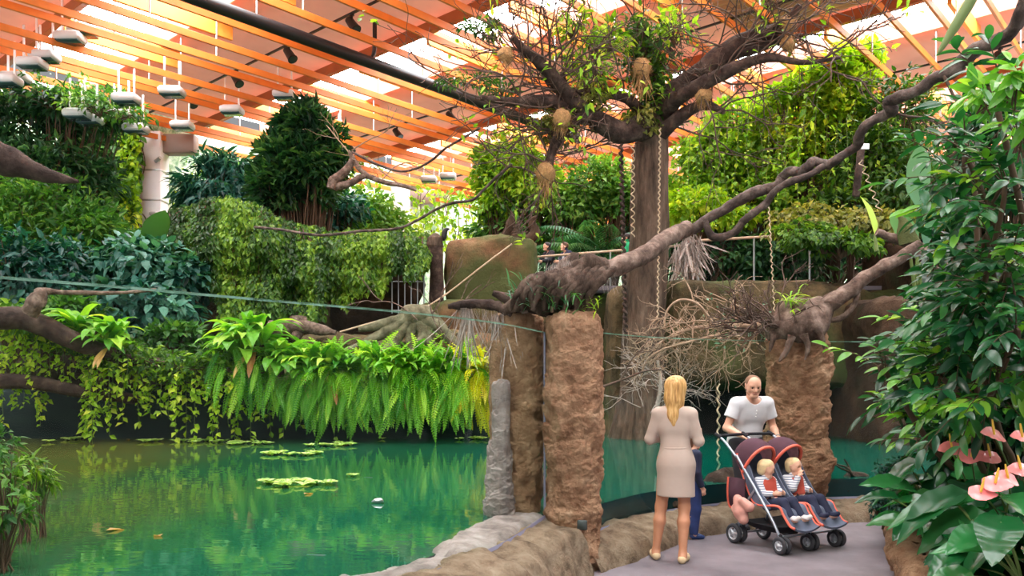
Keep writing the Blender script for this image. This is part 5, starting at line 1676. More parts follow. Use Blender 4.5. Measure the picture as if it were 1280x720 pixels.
# ------------------------------------------------------------------ right foreground
def planter():
    pts = [(2.95, 5.5), (3.1, 6.0), (3.32, 6.6), (3.62, 7.3), (3.98, 8.1), (4.35, 8.8), (4.9, 9.3)]
    rg = np.random.default_rng(8)
    P = smooth_path([(x, y, 0) for x, y in pts], 10)
    s = np.concatenate([[0], np.cumsum(np.linalg.norm(np.diff(P, axis=0), axis=1))])
    i = 0
    pos = 0.0
    while pos < s[-1]:
        l = rg.uniform(.34, .6)
        c = np.array([np.interp(pos + l / 2, s, P[:, k]) for k in range(3)])
        e = np.array([np.interp(pos + l, s, P[:, k]) for k in range(3)]) - np.array([np.interp(pos, s, P[:, k]) for k in range(3)])
        yaw = math.atan2(e[1], e[0])
        r, h = .15, rg.uniform(.28, .36)
        g = G()
        th, ph = np.meshgrid(np.linspace(0, 2 * np.pi, 40), np.linspace(-1, 1, 24), indexing='ij')
        cs = lambda x, p: np.sign(x) * np.abs(x) ** p
        sp = np.stack([l * .54 * cs(np.cos(th), .55) * np.sqrt(1 - np.abs(ph) ** 4 * .98), r * 1.3 * cs(np.sin(th), .55) * np.sqrt(1 - np.abs(ph) ** 4 * .98), h / 2 + ph * h / 2], -1)
        sp = sp @ rotz(yaw).T + c
        sp = sp + unit(sp - (c + (0, 0, h / 2))) * (fbm(sp, 5, 5, 20 + i) * .045 - np.abs(fbm(sp, 12, 3, i)) * .025)[..., None]
        g.grid(sp)
        o = g.build('kerb_stone', M['rock'], None, origin=c)
        tag(o, 'rough brown kerb stone edging the planting bed, %s from the near end' % ORD[min(i, 11)], 'stone', 'kerb stones of the planting bed', 'thing')
        pos += l * .98; i += 1
planter()
g = G()
bx = smooth_path([(3.05, 5.3, 0), (3.3, 6.2, 0), (3.85, 7.5, 0), (4.7, 9.1, 0)], 8)
P = np.stack([bx, bx + (.6, 0, 0), bx + (2, 0, 0), bx + (5, 0, 0)], 1)
P[..., 2] = np.array([.2, .3, .34, .4])
P[..., 2] += .03 * fbm(P, 2, 3, 3)
g.grid(P); tag(g.build('ground_bed', M['soil']), kind='structure')

# the big glossy shrub
rng = np.random.default_rng(401)
shr = thing('glossy_shrub', 'tall leafy glossy-green shrub filling the frame beside the path', 'shrub', (4.7, 7.2, .3))
gl, gh, gs = G(), G(), G()
SPR = [(1245, 130, 5.6, 50, 60, 80), (1215, 210, 6.2, 60, 50, 140), (1255, 250, 5.8, 55, 60, 170), (1215, 200, 7.0, 30, 34, 60), (1235, 300, 6.4, 48, 50, 190), (1258, 350, 5.8, 60, 60, 220), (1215, 380, 6.5, 55, 50, 240), (1176, 425, 6.8, 38, 30, 150), (1225, 430, 6.1, 70, 50, 260),
       (1180, 475, 6.6, 52, 34, 240), (1240, 490, 5.9, 60, 50, 240), (1205, 515, 6.3, 60, 32, 260), (1150, 520, 6.7, 30, 28, 110), (1268, 420, 5.6, 40, 60, 180), (1105, 462, 6.9, 22, 10, 36), (1175, 555, 6.2, 50, 20, 130), (1250, 550, 6.0, 50, 30, 140)]
for i, (u, v, d, ru, rv, n) in enumerate(SPR):
    if v >= 500: d += 1.3; n = int(n * 1.3)
    c = at(u, v, d); r = np.array([ru * d, max(ru, rv) * .9 * d, rv * d]) / FPX
    # compound sprays: a twig with paired leaflets
    for j in range(max(4, n // 9)):
        D = rand_unit(1, rng)[0]
        if D[2] < -.75: D[2] *= -1
        s0 = c + D * r * rng.uniform(.2, .75)
        dd = unit(D * .9 + np.array([-.25, -.25, .15]) + rng.normal(0, .35, 3))
        ln = rng.uniform(.3, .5)
        f = np.linspace(0, 1, 6)[:, None]
        P = s0 + dd * ln * f + np.array([0, 0, -.28 * ln]) * f ** 2
        gs.tube(P, [.006, .003], 4, caps=False)
        side = unit(np.cross(dd, [0, 0, 1]))
        m = rng.integers(6, 10)
        k = np.linspace(.2, 1, m)
        pos = np.stack([np.interp(k, f[:, 0], P[:, q]) for q in range(3)], -1)
        sg = np.where(np.arange(m) % 2 == 0, 1, -1)[:, None]
        dirs = unit(side * sg * (1 - .5 * k[:, None]) + dd * (.45 + .6 * k[:, None]) + np.array([0, 0, -.35]) + rng.normal(0, .18, (m, 3)))
        nr = unit(np.array([0, -.25, 1.0]) + rng.normal(0, .3, (m, 3)))
        tint = np.clip(rng.normal(.45, .2, m), 0, 1)
        scatter(gh if rng.random() < (.5 if (u < 1215 and 400 < v < 530) else .16) else gl, GLOSSY, pos, dirs, nr, rng.uniform(.13, .2, m), tint)
    b = np.array([4.7 + rng.normal(0, .25), 7.3 + rng.normal(0, .2), .3])
    gs.tube(smooth_path([b, b * .5 + c * .5 + rng.normal(0, .15, 3), c, c + rng.normal(0, .1, 3)], 5), [.035, .012], 6)
gl.build('dark_leaves', M['lf_gloss'], shr); tag(gh.build('young_leaves', M['lf_gloss_light'], shr), 'lighter young leaves'); gs.build('stem', M['stem_brown'], shr)
crg = G(); crown(crg, at(1240, 400, 6.9), np.array([.75, .5, 1.6]), 1500, GLOSSY, .17, rng, k=40, mat=0) if False else None
shrub('back_shrub', 'darker leafy shrub deeper in the bed behind the glossy shrub', 'shrub', [(1230, 380, 7.8, 80, 130, 1500), (1250, 200, 7.8, 60, 90, 800), (1190, 480, 7.9, 60, 80, 700), (1270, 520, 7.4, 60, 70, 500)], OVAL, .2, 'lf_gloss', 403, ground=.35, k=60, clump=.2, mid=.2)
q = at(1146, 300, 10.6)
big_leaves('paddle_plant', 'tall plant with broad blue-green paddle leaves behind the glossy shrub', (q[0], q[1], q[2] - .9), [(-1.9, .8, 1.45, .36, 1.35, .5), (-2.6, .62, 1.2, .5, .75, .9), (-1.0, .6, 1.3, .5, .8, 1.1), (-.4, 1.0, 1.3, .4, 1.2, .7)], 'lf_banana', 6)
q = at(1096, 288, 11.5)
big_leaves('paddle_leaf', 'single bright yellow-green paddle leaf on the cliff edge', (q[0], q[1], q[2] - .3), [(2.4, .62, 1.35, .5, .25, .3)], 'lf_fern', 7)
shrub('bed_vine', 'trailing leafy sprays high in the corner above the glossy shrub', 'shrub', [(1260, 100, 4.8, 30, 26, 70), (1235, 120, 5.0, 30, 20, 60), (1275, 150, 4.8, 20, 40, 50)], GLOSSY, .14, 'lf_gloss_light', 404, k=10, mid=.3, stem_r=.006)
liana('agave_leaf', 'long narrow green blade leaf pointing down from the top edge', [(1225, -20, 4.2), (1208, 10, 4.2), (1192, 36, 4.2), (1176, 62, 4.2), (1172, 68, 4.2)], [.028, .03, .026, .012, .002], 96, 'stem', .0, 'leaf', 8)

# small-leaved dark shrub at the kerb
shrub('kerb_shrub', 'small dark fine-leaved shrub at the far corner of the planting bed', 'shrub', [(1122, 610, 7.9, 26, 34, 900), (1138, 640, 7.5, 22, 24, 500), (1100, 635, 7.9, 16, 18, 260)], OVAL, .055, 'lf_teal', 405, ground=.2, k=40, clump=.25, mid=.3, stem_r=.008)

# anthurium bed
def heart(w=.75, l=1.0, cup=.12, droop=.25):
    n, k = 15, 7
    V, F = [], []
    for i in range(n + 1):
        s = i / n
        hw = w / 2 * (math.sin(math.pi * min(1, s ** .62)) ** .75 if 0 < s < 1 else 0) * (1.15 - .3 * s)
        back = -.16 * math.exp(-(s / .18) ** 2)
        for j in range(k):
            q = -1 + 2 * j / (k - 1)
            x = s * l + back * abs(q) * 1.2 - .05
            V.append((x, q * hw, cup * abs(q) ** 1.5 * hw * 2 - droop * s * s + .014 * math.sin(i * 1.8) * abs(q)))
    for i in range(n):
        for j in range(k - 1):
            a = i * k + j
            F.append((a, a + k, a + k + 1, a + 1))
    return np.array(V), F
HEARTS = [heart(.62, 1, .15, .2), heart(.5, 1, .2, .35), heart(.7, 1, .1, .3)]
def anthurium(label, base, n, length, seed, flowers=()):
    rg = np.random.default_rng(seed)
    base = np.asarray(base, float)
    t = thing('anthurium', label, 'flowering plant', base, 'anthuriums in the planting bed')
    for i in range(n):
        az = 2 * np.pi * i / n + rg.normal(0, .35)
        el = rg.uniform(.35, 1.2)
        pl = rg.uniform(.25, .55)
        d = np.array([math.cos(az), math.sin(az), 0])
        tip = base + d * pl * math.cos(el) + np.array([0, 0, pl * math.sin(el) + .05])
        g = G()
        ld = unit(d + np.array([-.1, -.25, rg.uniform(-.7, .15)]) + rg.normal(0, .15, 3))
        scatter(g, HEARTS[rg.integers(0, 3)], tip[None], ld[None], np.array([[d[0] * .3 - .1, d[1] * .3 - .45, 1.0]]), length * rng.uniform(.75, 1.2), rg.uniform(.1, .9))
        lf = g.build('leaf', M['lf_anth'] if rg.random() < .8 else M['lf_gloss'], t)
        h = G(); h.tube(smooth_path([base, base * .5 + tip * .5 + (0, 0, .04), tip], 4), [.009, .006], 6); h.build('leaf_stalk', M['stem'], lf)
    for i in range(n // 2):
        az = rg.uniform(0, 6.28); dd = np.array([math.cos(az), math.sin(az), 0])
        tip = base + dd * rg.uniform(.12, .42) + np.array([0, 0, rg.uniform(.02, .2)])
        g = G(); scatter(g, HEARTS[rg.integers(0, 3)], tip[None], unit(dd + np.array([-.1, -.3, rg.uniform(-.5, .1)]))[None], np.array([[-.1, -.4, 1.0]]), length * rg.uniform(.6, .9), rg.uniform(0, .8))
        lf = g.build('leaf', M['lf_anth'], t)
        h = G(); h.tube(smooth_path([base, base * .5 + tip * .5 + (0, 0, .03), tip], 4), [.008, .005], 6); h.build('leaf_stalk', M['stem'], lf)
    for (p, tilt, sz) in flowers:
        p = np.asarray(p, float)
        d = unit(np.array([rg.choice([-1.0, 1.0]), rg.uniform(-.4, .1), 0]))
        g = G(); scatter(g, heart(.8, 1, .06, .12), (p - d * sz * .25)[None], unit(d + (0, 0, tilt))[None], np.array([[0, -.75, .8]]) - d[None] * .2, sz, .5)
        fl = g.build('flower', M['petal'], t)
        g = G(); q = p + d * sz * .0 + (0, 0, .01); g.tube(smooth_path([q, q + (0, 0, sz * .3) + d * .01, q + (0, 0, sz * .62) + d * .02], 4), [.008, .009, .005], 8); g.build('spadix', M['spadix'], fl)
        g = G(); g.tube(smooth_path([base, base * .4 + p * .6 + (0, 0, .05), p], 5), [.008, .005], 6); g.build('flower_stalk', M['stem'], fl)
M['petal'] = plain('pink_spathe', rgb(244, 140, 140), .25, noise=.12, nscale=8, coat=.4)
M['spadix'] = plain('yellow_spadix', rgb(224, 180, 66), .6, bump=.3, nscale=120)
F_ = lambda u, v, d: at(u, v, d)
anthurium('pink-flowered anthurium at the inner edge of the bed, with three blooms', (4.15, 7.1, .35), 15, .36, 1, [(F_(1190, 561, 6.0), .05, .17), (F_(1214, 573, 5.9), .45, .16), (F_(1238, 572, 5.9), .0, .15)])
anthurium('tall anthurium at the frame edge whose pink bloom stands highest', (4.3, 6.6, .35), 14, .38, 2, [(F_(1243, 545, 5.6), .25, .17), (F_(1278, 548, 5.5), .2, .15), (F_(1276, 588, 5.4), .1, .15)])
anthurium('anthurium with paired pink and salmon blooms amid the big leaves', (3.9, 6.2, .35), 17, .42, 3, [(F_(1244, 606, 5.1), .1, .16), (F_(1260, 600, 5.2), .4, .15), (F_(1226, 617, 5.1), .05, .15)])
anthurium('anthurium without blooms spreading its leaves over the kerb stones', (3.75, 7.0, .35), 18, .36, 4)
anthurium('anthurium without blooms with the largest leaves in the near corner', (3.4, 5.6, .35), 16, .46, 5)
anthurium('anthurium without blooms between the dark shrub and the flowering ones', (4.15, 7.8, .35), 15, .34, 6)
anthurium('anthurium without blooms deep in the bed at the frame edge', (3.85, 5.7, .4), 15, .42, 7)
anthurium('anthurium without blooms leaning over the path near the stones, low and bluish', (3.5, 6.4, .35), 15, .34, 8)

anthurium('anthurium without blooms filling the near corner of the frame under larger leaves', (3.3, 5.15, .3), 17, .36, 9)
anthurium('anthurium without blooms nestled between the kerb stones and the paired blooms', (3.62, 5.95, .35), 18, .34, 10)
# left foreground creeper just inside the glass
shrub('corner_creeper', 'leafy dark creeper rising from the pond in the near corner behind the glass', 'creeper', [(4, 610, 5.3, 26, 46, 150), (14, 640, 5.1, 22, 24, 90), (0, 560, 5.4, 14, 40, 80)], OVAL, .09, 'lf_mid', 420, ground=.4, k=14, mid=.4, stem_r=.008)
shrub('pond_sprig', 'pale green sprig of waterside plant near the dark corner creeper', 'plant', [(30, 585, 6.0, 26, 18, 130), (50, 600, 6.2, 18, 14, 70)], LANCE, .11, 'lf_ivy', 421, ground=.4, k=10, mid=.6, stem_r=.006)
# ------------------------------------------------------------------ people: one continuous skin grown from tapered limbs, clothing as separate shells
def surfnet(D, o, h):
    """Smooth quad surface of the zero level of a sampled distance field."""
    nx, ny, nz = D.shape
    acc = np.zeros((nx - 1, ny - 1, nz - 1, 3), np.float32)
    cnt = np.zeros((nx - 1, ny - 1, nz - 1), np.float32)
    S = D < 0
    for a in range(3):
        oth = [k for k in range(3) if k != a]
        for i in (0, 1):
            for j in (0, 1):
                s0, s1 = [None] * 3, [None] * 3
                s0[a], s1[a] = slice(0, -1), slice(1, None)
                for k, q in zip(oth, (i, j)):
                    s0[k] = s1[k] = slice(0, -1) if q == 0 else slice(1, None)
                d0, d1 = D[tuple(s0)], D[tuple(s1)]
                m = (d0 < 0) != (d1 < 0)
                t = d0[m] / (d0[m] - d1[m])
                add = np.zeros((len(t), 3), np.float32)
                add[:, a] = t
                add[:, oth[0]] = i
                add[:, oth[1]] = j
                acc[m] += add
                cnt[m] += 1
    act = cnt > 0
    idx = -np.ones(act.shape, np.int64)
    idx[act] = np.arange(act.sum())
    ijk = np.argwhere(act)
    V = o + h * (ijk + acc[act] / cnt[act][:, None])
    F = []
    for a in range(3):
        b, c = (a + 1) % 3, (a + 2) % 3
        s0 = [slice(None)] * 3; s1 = [slice(None)] * 3
        s0[a], s1[a] = slice(0, -1), slice(1, None)
        m = S[tuple(s0)] != S[tuple(s1)]
        P = np.argwhere(m)
        P = P[(P[:, b] > 0) & (P[:, c] > 0) & (P[:, b] < D.shape[b] - 1) & (P[:, c] < D.shape[c] - 1)]
        ins = S[tuple(P.T)]
        eb, ec = np.eye(3, dtype=int)[b], np.eye(3, dtype=int)[c]
        q = np.stack([idx[tuple((P - eb - ec).T)], idx[tuple((P - ec).T)], idx[tuple(P.T)], idx[tuple((P - eb).T)]], -1)
        q[~ins] = q[~ins][:, ::-1]
        F.append(q)
    return V, np.concatenate(F)

def cap(a, b, ra, rb=None, k=.02, flat=None, fa=False, fb=False):
    """Tapered limb a->b. flat = (axis, factor) squashes it; fa / fb cut the end off square."""
    return dict(a=np.asarray(a, float), b=np.asarray(b, float), ra=ra, rb=ra if rb is None else rb, k=k, flat=flat, fa=fa, fb=fb)

def grow(prims, h, cuts=(), extra=.0):
    lo = np.min([np.minimum(p['a'], p['b']) - max(p['ra'], p['rb']) for p in prims], 0) - .03 - extra
    hi = np.max([np.maximum(p['a'], p['b']) + max(p['ra'], p['rb']) for p in prims], 0) + .03 + extra
    n = np.ceil((hi - lo) / h).astype(int) + 1
    ax = [lo[i] + h * np.arange(n[i]) for i in range(3)]
    D = np.full(n, .1, np.float32)
    for p in prims:
        R_ = max(p['ra'], p['rb']) + extra + .06
        l, u = np.minimum(p['a'], p['b']) - R_, np.maximum(p['a'], p['b']) + R_
        sl = tuple(slice(max(0, int((l[i] - lo[i]) / h)), min(n[i], int((u[i] - lo[i]) / h) + 2)) for i in range(3))
        X = np.stack(np.meshgrid(ax[0][sl[0]], ax[1][sl[1]], ax[2][sl[2]], indexing='ij'), -1)
        ab = p['b'] - p['a']
        L2 = max(ab @ ab, 1e-9)
        q = X - p['a']
        tr = (q @ ab) / L2
        t = np.clip(tr, 0, 1)
        w = q - t[..., None] * ab
        if p['flat'] is not None:
            nv, f = unit(p['flat'][0]), p['flat'][1]
            c = w @ nv
            w = w + (c * (1 / f - 1))[..., None] * nv
            d = (np.linalg.norm(w, axis=-1) - (p['ra'] + (p['rb'] - p['ra']) * t) - extra)
            d = d * (f + (1 - f) * .5)
        else:
            d = np.linalg.norm(w, axis=-1) - (p['ra'] + (p['rb'] - p['ra']) * t) - extra
        L = math.sqrt(L2)
        if p['fb']:
            d = np.maximum(d, (tr - 1) * L)
        if p['fa']:
            d = np.maximum(d, -tr * L)
        o = D[sl]
        k = p['k']
        hh = np.maximum(k - np.abs(o - d), 0) / k
        D[sl] = np.minimum(o, d) - hh * hh * k * .25
    if cuts:
        X = np.stack(np.meshgrid(*ax, indexing='ij'), -1)
        for c in cuts:
            if c[0] == 'plane':                     # removes what lies on the side the normal points to
                D = np.maximum(D, (X - np.asarray(c[1])) @ unit(c[2]))
            elif c[0] == 'ball':                    # removes a ball
                D = np.maximum(D, c[2] - np.linalg.norm((X - np.asarray(c[1])) / np.asarray(c[3] if len(c) > 3 else (1, 1, 1)), axis=-1))
    D = np.pad(D, 1, constant_values=.1)
    V, F = surfnet(D.astype(np.float32), lo - h, h)
    return V, F

def hand(wr, kn_dir, palm_n, thumb_dir, s=1.0, curl=.5):
    """Palm, four unequal bent fingers and a thumb off the palm's side."""
    d, n = unit(kn_dir), unit(palm_n)
    n = unit(n - d * (n @ d)); sd = np.cross(d, n)
    if sd @ np.asarray(thumb_dir) < 0: sd = -sd
    P = []
    pc = wr + d * .045 * s
    P.append(cap(wr, wr + d * .085 * s, .026 * s, .034 * s, .02, (n, .5)))
    for i, (o, l) in enumerate(((.031, .072), (.011, .08), (-.010, .074), (-.030, .058))):
        b = wr + d * .088 * s + sd * o * s
        c1 = curl * .7
        d1 = d * math.cos(c1) + n * math.sin(c1)
        m = b + d1 * l * .5 * s
        c2 = curl * 1.7
        d2 = d * math.cos(c2) + n * math.sin(c2)
        P.append(cap(b - d * .01 * s, m, .0095 * s, .0088 * s, .006)); P.append(cap(m, m + d2 * l * .5 * s, .0088 * s, .0072 * s, .006))
    tb_ = wr + d * .03 * s + sd * .026 * s
    td = unit(sd * .75 + d * .75 + n * .35)
    tm = tb_ + td * .038 * s
    P.append(cap(tb_, tm, .014 * s, .011 * s, .012)); P.append(cap(tm, tm + unit(d + n * .5 + sd * .2) * .03 * s, .011 * s, .009 * s, .006))
    return P

def head_prims(c, fw, up, s=1.0):
    fw = unit(fw); up = unit(np.asarray(up) - fw * (np.asarray(up) @ fw)); rt = np.cross(fw, up)
    q = lambda x, y, z: c + s * (rt * x + fw * y + up * z)
    P = [cap(q(0, -.03, .035), q(0, .022, .045), .083 * s, .08 * s, .03, (rt, .93)),
         cap(q(0, .03, -.01), q(0, .042, -.075), .066 * s, .046 * s, .04, (rt, .95)),
         cap(q(-.02, .07, -.088), q(.02, .07, -.088), .024 * s, .024 * s, .03),
         cap(q(0, .088, .018), q(0, .112, -.022), .010 * s, .014 * s, .015),
         cap(q(-.016, .094, -.028), q(.016, .094, -.028), .009 * s, k=.01),
         cap(q(-.045, .078, .03), q(.045, .078, .03), .014 * s, k=.02),
         cap(q(-.022, .088, -.055), q(.022, .088, -.055), .008 * s, k=.008),
         cap(q(.045, .06, -.02), q(.05, .045, -.03), .022 * s, k=.03), cap(q(-.045, .06, -.02), q(-.05, .045, -.03), .022 * s, k=.03),
         cap(q(.080, -.008, .018), q(.077, -.002, -.022), .017 * s, .011 * s, .01, (rt, .45)), cap(q(-.080, -.008, .018), q(-.077, -.002, -.022), .017 * s, .011 * s, .01, (rt, .45))]
    return P, q

def limb_prims(J, s, fem=False, part='all'):
    """Body without head and hands from joints."""
    P = []
    pe, ch, nk = J['pelvis'], J['chest'], J['neck']
    hl, hr, sl, sr = J['hip_l'], J['hip_r'], J['sh_l'], J['sh_r']
    lat = unit(sr - sl); latp = unit(hr - hl)
    up = unit(nk - pe)
    fw = unit(np.cross(up, lat))
    wa = pe * .52 + ch * .48
    hw = .075 if not fem else .058
    P += [cap(pe - latp * hw * s, pe + latp * hw * s, .108 * s, k=.06, flat=(fw, .86))]
    P += [cap(wa - lat * (.055 if not fem else .04) * s, wa + lat * (.055 if not fem else .04) * s, (.102 if not fem else .085) * s, k=.08, flat=(fw, .84))]
    P += [cap(ch - lat * (.085 if not fem else .065) * s, ch + lat * (.085 if not fem else .065) * s, (.118 if not fem else .1) * s, k=.08, flat=(fw, .82))]
    um = ch * .45 + nk * .55
    P += [cap(um - lat * (.1 if not fem else .08) * s, um + lat * (.1 if not fem else .08) * s, (.082 if not fem else .07) * s, k=.06, flat=(fw, .9))]
    if fem:
        for q in (-1, 1): P += [cap(ch + lat * .07 * q * s + fw * .065 * s, ch + lat * .072 * q * s + fw * .08 * s, .052 * s, k=.03)]
    for sh in (sl, sr):
        P += [cap(nk * .75 + sh * .25 - up * .02 * s, sh, .05 * s, (.056 if not fem else .047) * s, .04)]
    P += [cap(nk - up * .03 * s, J['head'] - up * .06 * s - fw * .012 * s, (.056 if not fem else .046) * s, (.052 if not fem else .043) * s, .03)]
    aw = 1.0 if not fem else .82
    for q in 'lr':
        sh, el, wr = J['sh_' + q], J['el_' + q], J['wr_' + q]
        P += [cap(sh, el, .052 * s * aw, .04 * s * aw, .03), cap(el, el * .7 + wr * .3, .041 * s * aw, .042 * s * aw, .02), cap(el * .7 + wr * .3, wr, .042 * s * aw, .027 * s * aw, .02)]
        hp, kn, an, to = J['hip_' + q], J['kn_' + q], J['an_' + q], J['to_' + q]
        back = -unit(to - an) * .014 * s
        mc = kn * .68 + an * .32 + back
        P += [cap(hp, kn, .088 * s, .054 * s, .05), cap(kn, mc, .053 * s, .056 * s, .03), cap(mc, an, .056 * s, .034 * s, .03)]
        he = an + (an - to) * np.array([1, 1, 0]) * .22 + np.array([0, 0, to[2] - an[2]]) * .8
        P += [cap(an, he, .036 * s, .03 * s, .03), cap(he, to * .55 + an * .45 - np.array([0, 0, .01 * s]), .032 * s, .036 * s, .03), cap(to * .6 + an * .4 - np.array([0, 0, .012 * s]), to, .036 * s, .024 * s, .02)]
    return P, fw, up, lat

M['skin'] = plain('skin', rgb(224, 172, 146), .5, noise=.05, nscale=9)
M['skin_tan'] = plain('tanned_skin', rgb(196, 138, 106), .5, noise=.05, nscale=9)
M['blonde'] = ramp_mat('blonde_hair', [rgb(150, 104, 56), rgb(212, 164, 98), rgb(240, 206, 146)], 10, 4, .45, .4, .01, stretch=(6, 6, .5), bscale=30, spec=.5)
M['fair_hair'] = plain('fair_toddler_hair', rgb(236, 208, 160), .6, noise=.15, nscale=30)
M['dark_hair'] = plain('dark_hair', rgb(44, 32, 30), .5)
M['brown_hair'] = plain('brown_hair', rgb(96, 64, 44), .55)
M['short_hair'] = plain('cropped_hair', rgb(132, 98, 76), .8)
M['dress'] = plain('beige_dress', rgb(190, 170, 158), .85, noise=.05, nscale=6, bump=.25)
M['tee'] = plain('white_tee', rgb(214, 214, 220), .85, noise=.04, nscale=5, bump=.25)
M['jeans'] = plain('blue_jeans', rgb(40, 58, 110), .85, noise=.2, nscale=10, bump=.2)
M['navy'] = plain('navy_cloth', rgb(30, 36, 62), .85, noise=.15, nscale=8, bump=.2)
M['dark_cloth'] = plain('dark_cloth', rgb(36, 34, 42), .85, noise=.15, nscale=8)
M['red_vest'] = plain('red_vest', rgb(176, 70, 54), .8, noise=.1, nscale=8)
M['white_cloth'] = plain('white_cloth', rgb(232, 232, 236), .85, bump=.2, nscale=8)
M['green_shirt'] = plain('green_shirt', rgb(28, 150, 96), .8)
M['shoe_beige'] = plain('beige_flat_shoe', rgb(226, 200, 160), .6)
M['shoe_blue'] = plain('blue_trainer', rgb(36, 60, 110), .6)
M['shoe_white'] = plain('pale_shoe', rgb(214, 206, 204), .6)
M['eye'] = plain('eye', rgb(40, 30, 28), .2)
M['lip'] = plain('lips', rgb(186, 112, 100), .5)

def person(name_label, loc, yaw, J, s, fem, h, look, outfit, cat='person', face=True, curl=.4, skin='skin', hands=None, scale=1.0, headscale=1.0, up_head=(0, 0, 1)):
    """Joints J in the figure's own frame (x to its right, y forward, z up); outfit(J, prims, helpers) adds the clothes."""
    loc = np.asarray(loc, float)
    Rz = rotz(yaw)
    W = lambda p: loc + Rz @ (np.asarray(p, float) * scale)
    J = {k: W(v) for k, v in J.items()}
    s = s * scale
    t = thing('person', name_label, cat, loc)
    P, fw, up, lat = limb_prims(J, s, fem)
    lk = Rz @ unit(look)
    HP, q = head_prims(J['head'], lk, Rz @ np.asarray(up_head, float), s * headscale)
    P = P + HP
    hs = hands or {}
    for k in 'lr':
        wr, el = J['wr_' + k], J['el_' + k]
        d = unit(wr - el)
        if k in hs:
            d, pn, td = (Rz @ unit(np.asarray(x, float)) for x in hs[k][:3]); cu = hs[k][3]
        else:
            pn = unit(-lat if k == 'r' else lat); td = fw; cu = curl
        P += hand(wr, d, pn, td, s * (.92 if fem else 1.0), cu)
    V, F = grow(P, h, [('ball', q(.031, .108, .008), .021 * s * headscale), ('ball', q(-.031, .108, .008), .021 * s * headscale)] if face else ())
    g = G(); g.add(V, F); body = g.build('body', M[skin], t)
    if face:
        for sx in (-1, 1):
            g = G(); a = q(.031 * sx, .089, .008); g.tube([a - lk * .006 * s, a + lk * .001 * s, a + lk * .004 * s], [.0125 * s * headscale, .0115 * s * headscale, .004 * s], 12); g.build('eye', M['eye'], body)
        g = G(); g.tube(smooth_path([q(-.03, .088, -.047), q(-.014, .097, -.056), q(0, .1, -.059), q(.014, .097, -.056), q(.03, .088, -.047)], 4), [.003 * s, .0065 * s, .003 * s], 8); g.build('mouth', M['lip'], body)
    def shell(nm, prims, mat, extra=.012, cuts=(), hh=None, parent=None):
        V, F = grow(prims, hh or h, cuts, extra * s)
        g = G(); g.add(V, F)
        return g.build(nm, M[mat] if isinstance(mat, str) else mat, parent or t)
    outfit(t, J, s, fw, up, lat, q, lk, shell, body)
    return t

def stand(**kw):
    J = dict(pelvis=(0, 0, .95), chest=(0, .0, 1.27), neck=(0, -.015, 1.46), head=(0, .015, 1.62), sh_l=(-.18, -.015, 1.41), sh_r=(.18, -.015, 1.41), el_l=(-.23, -.03, 1.12), el_r=(.23, -.03, 1.12), wr_l=(-.24, .05, .88), wr_r=(.24, .05, .88),
             hip_l=(-.09, 0, .93), hip_r=(.09, 0, .93), kn_l=(-.1, .015, .5), kn_r=(.1, .015, .5), an_l=(-.1, -.03, .08), an_r=(.1, -.03, .08), to_l=(-.12, .13, .03), to_r=(.12, .13, .03))
    J.update(kw)
    return J

def shoes(t, J, s, shell, mat, h=None, extra=.009, ks='lr', sock=0.0):
    for k in ks:
        an, to = J['an_' + k], J['to_' + k]
        he = an + (an - to) * np.array([1, 1, 0]) * .22 + np.array([0, 0, to[2] - an[2]]) * .8
        pr = [cap(he, to * .55 + an * .45 - np.array([0, 0, .01 * s]), .032 * s, .037 * s, .03), cap(to * .6 + an * .4 - np.array([0, 0, .012 * s]), to, .037 * s, .026 * s, .02)]
        if sock: pr.append(cap(he * .5 + an * .5, an + (0, 0, sock * s), .036 * s, .034 * s, .02, fb=True))
        zc = min(he[2], to[2]) - .036 * s
        cuts = [('plane', (0, 0, zc), (0, 0, -1))]
        if not sock: cuts.append(('plane', an + (0, 0, -.005 * s), (0, 0, 1)))
        shell('shoe', pr, mat, extra, cuts)

def trousers(J, s, shell, mat, extra=.016, name='trousers', to_ankle=.0, up=None, lat=None, fw=None, loose=1.12, parent=None):
    pr = []
    pe = J['pelvis']
    latp = unit(J['hip_r'] - J['hip_l'])
    pr.append(cap(pe - latp * .075 * s, pe + latp * .075 * s, .108 * s, k=.05, flat=(fw, .86)))
    for k in 'lr':
        hp, kn, an = J['hip_' + k], J['kn_' + k], J['an_' + k]
        end = an + unit(kn - an) * to_ankle * s
        pr += [cap(hp, kn, .088 * s, .058 * s * loose, .04), cap(kn, end, .058 * s * loose, .046 * s * loose, .02, fb=True)]
    return shell(name, pr, mat, extra, [('plane', pe + up * .1 * s, up)])

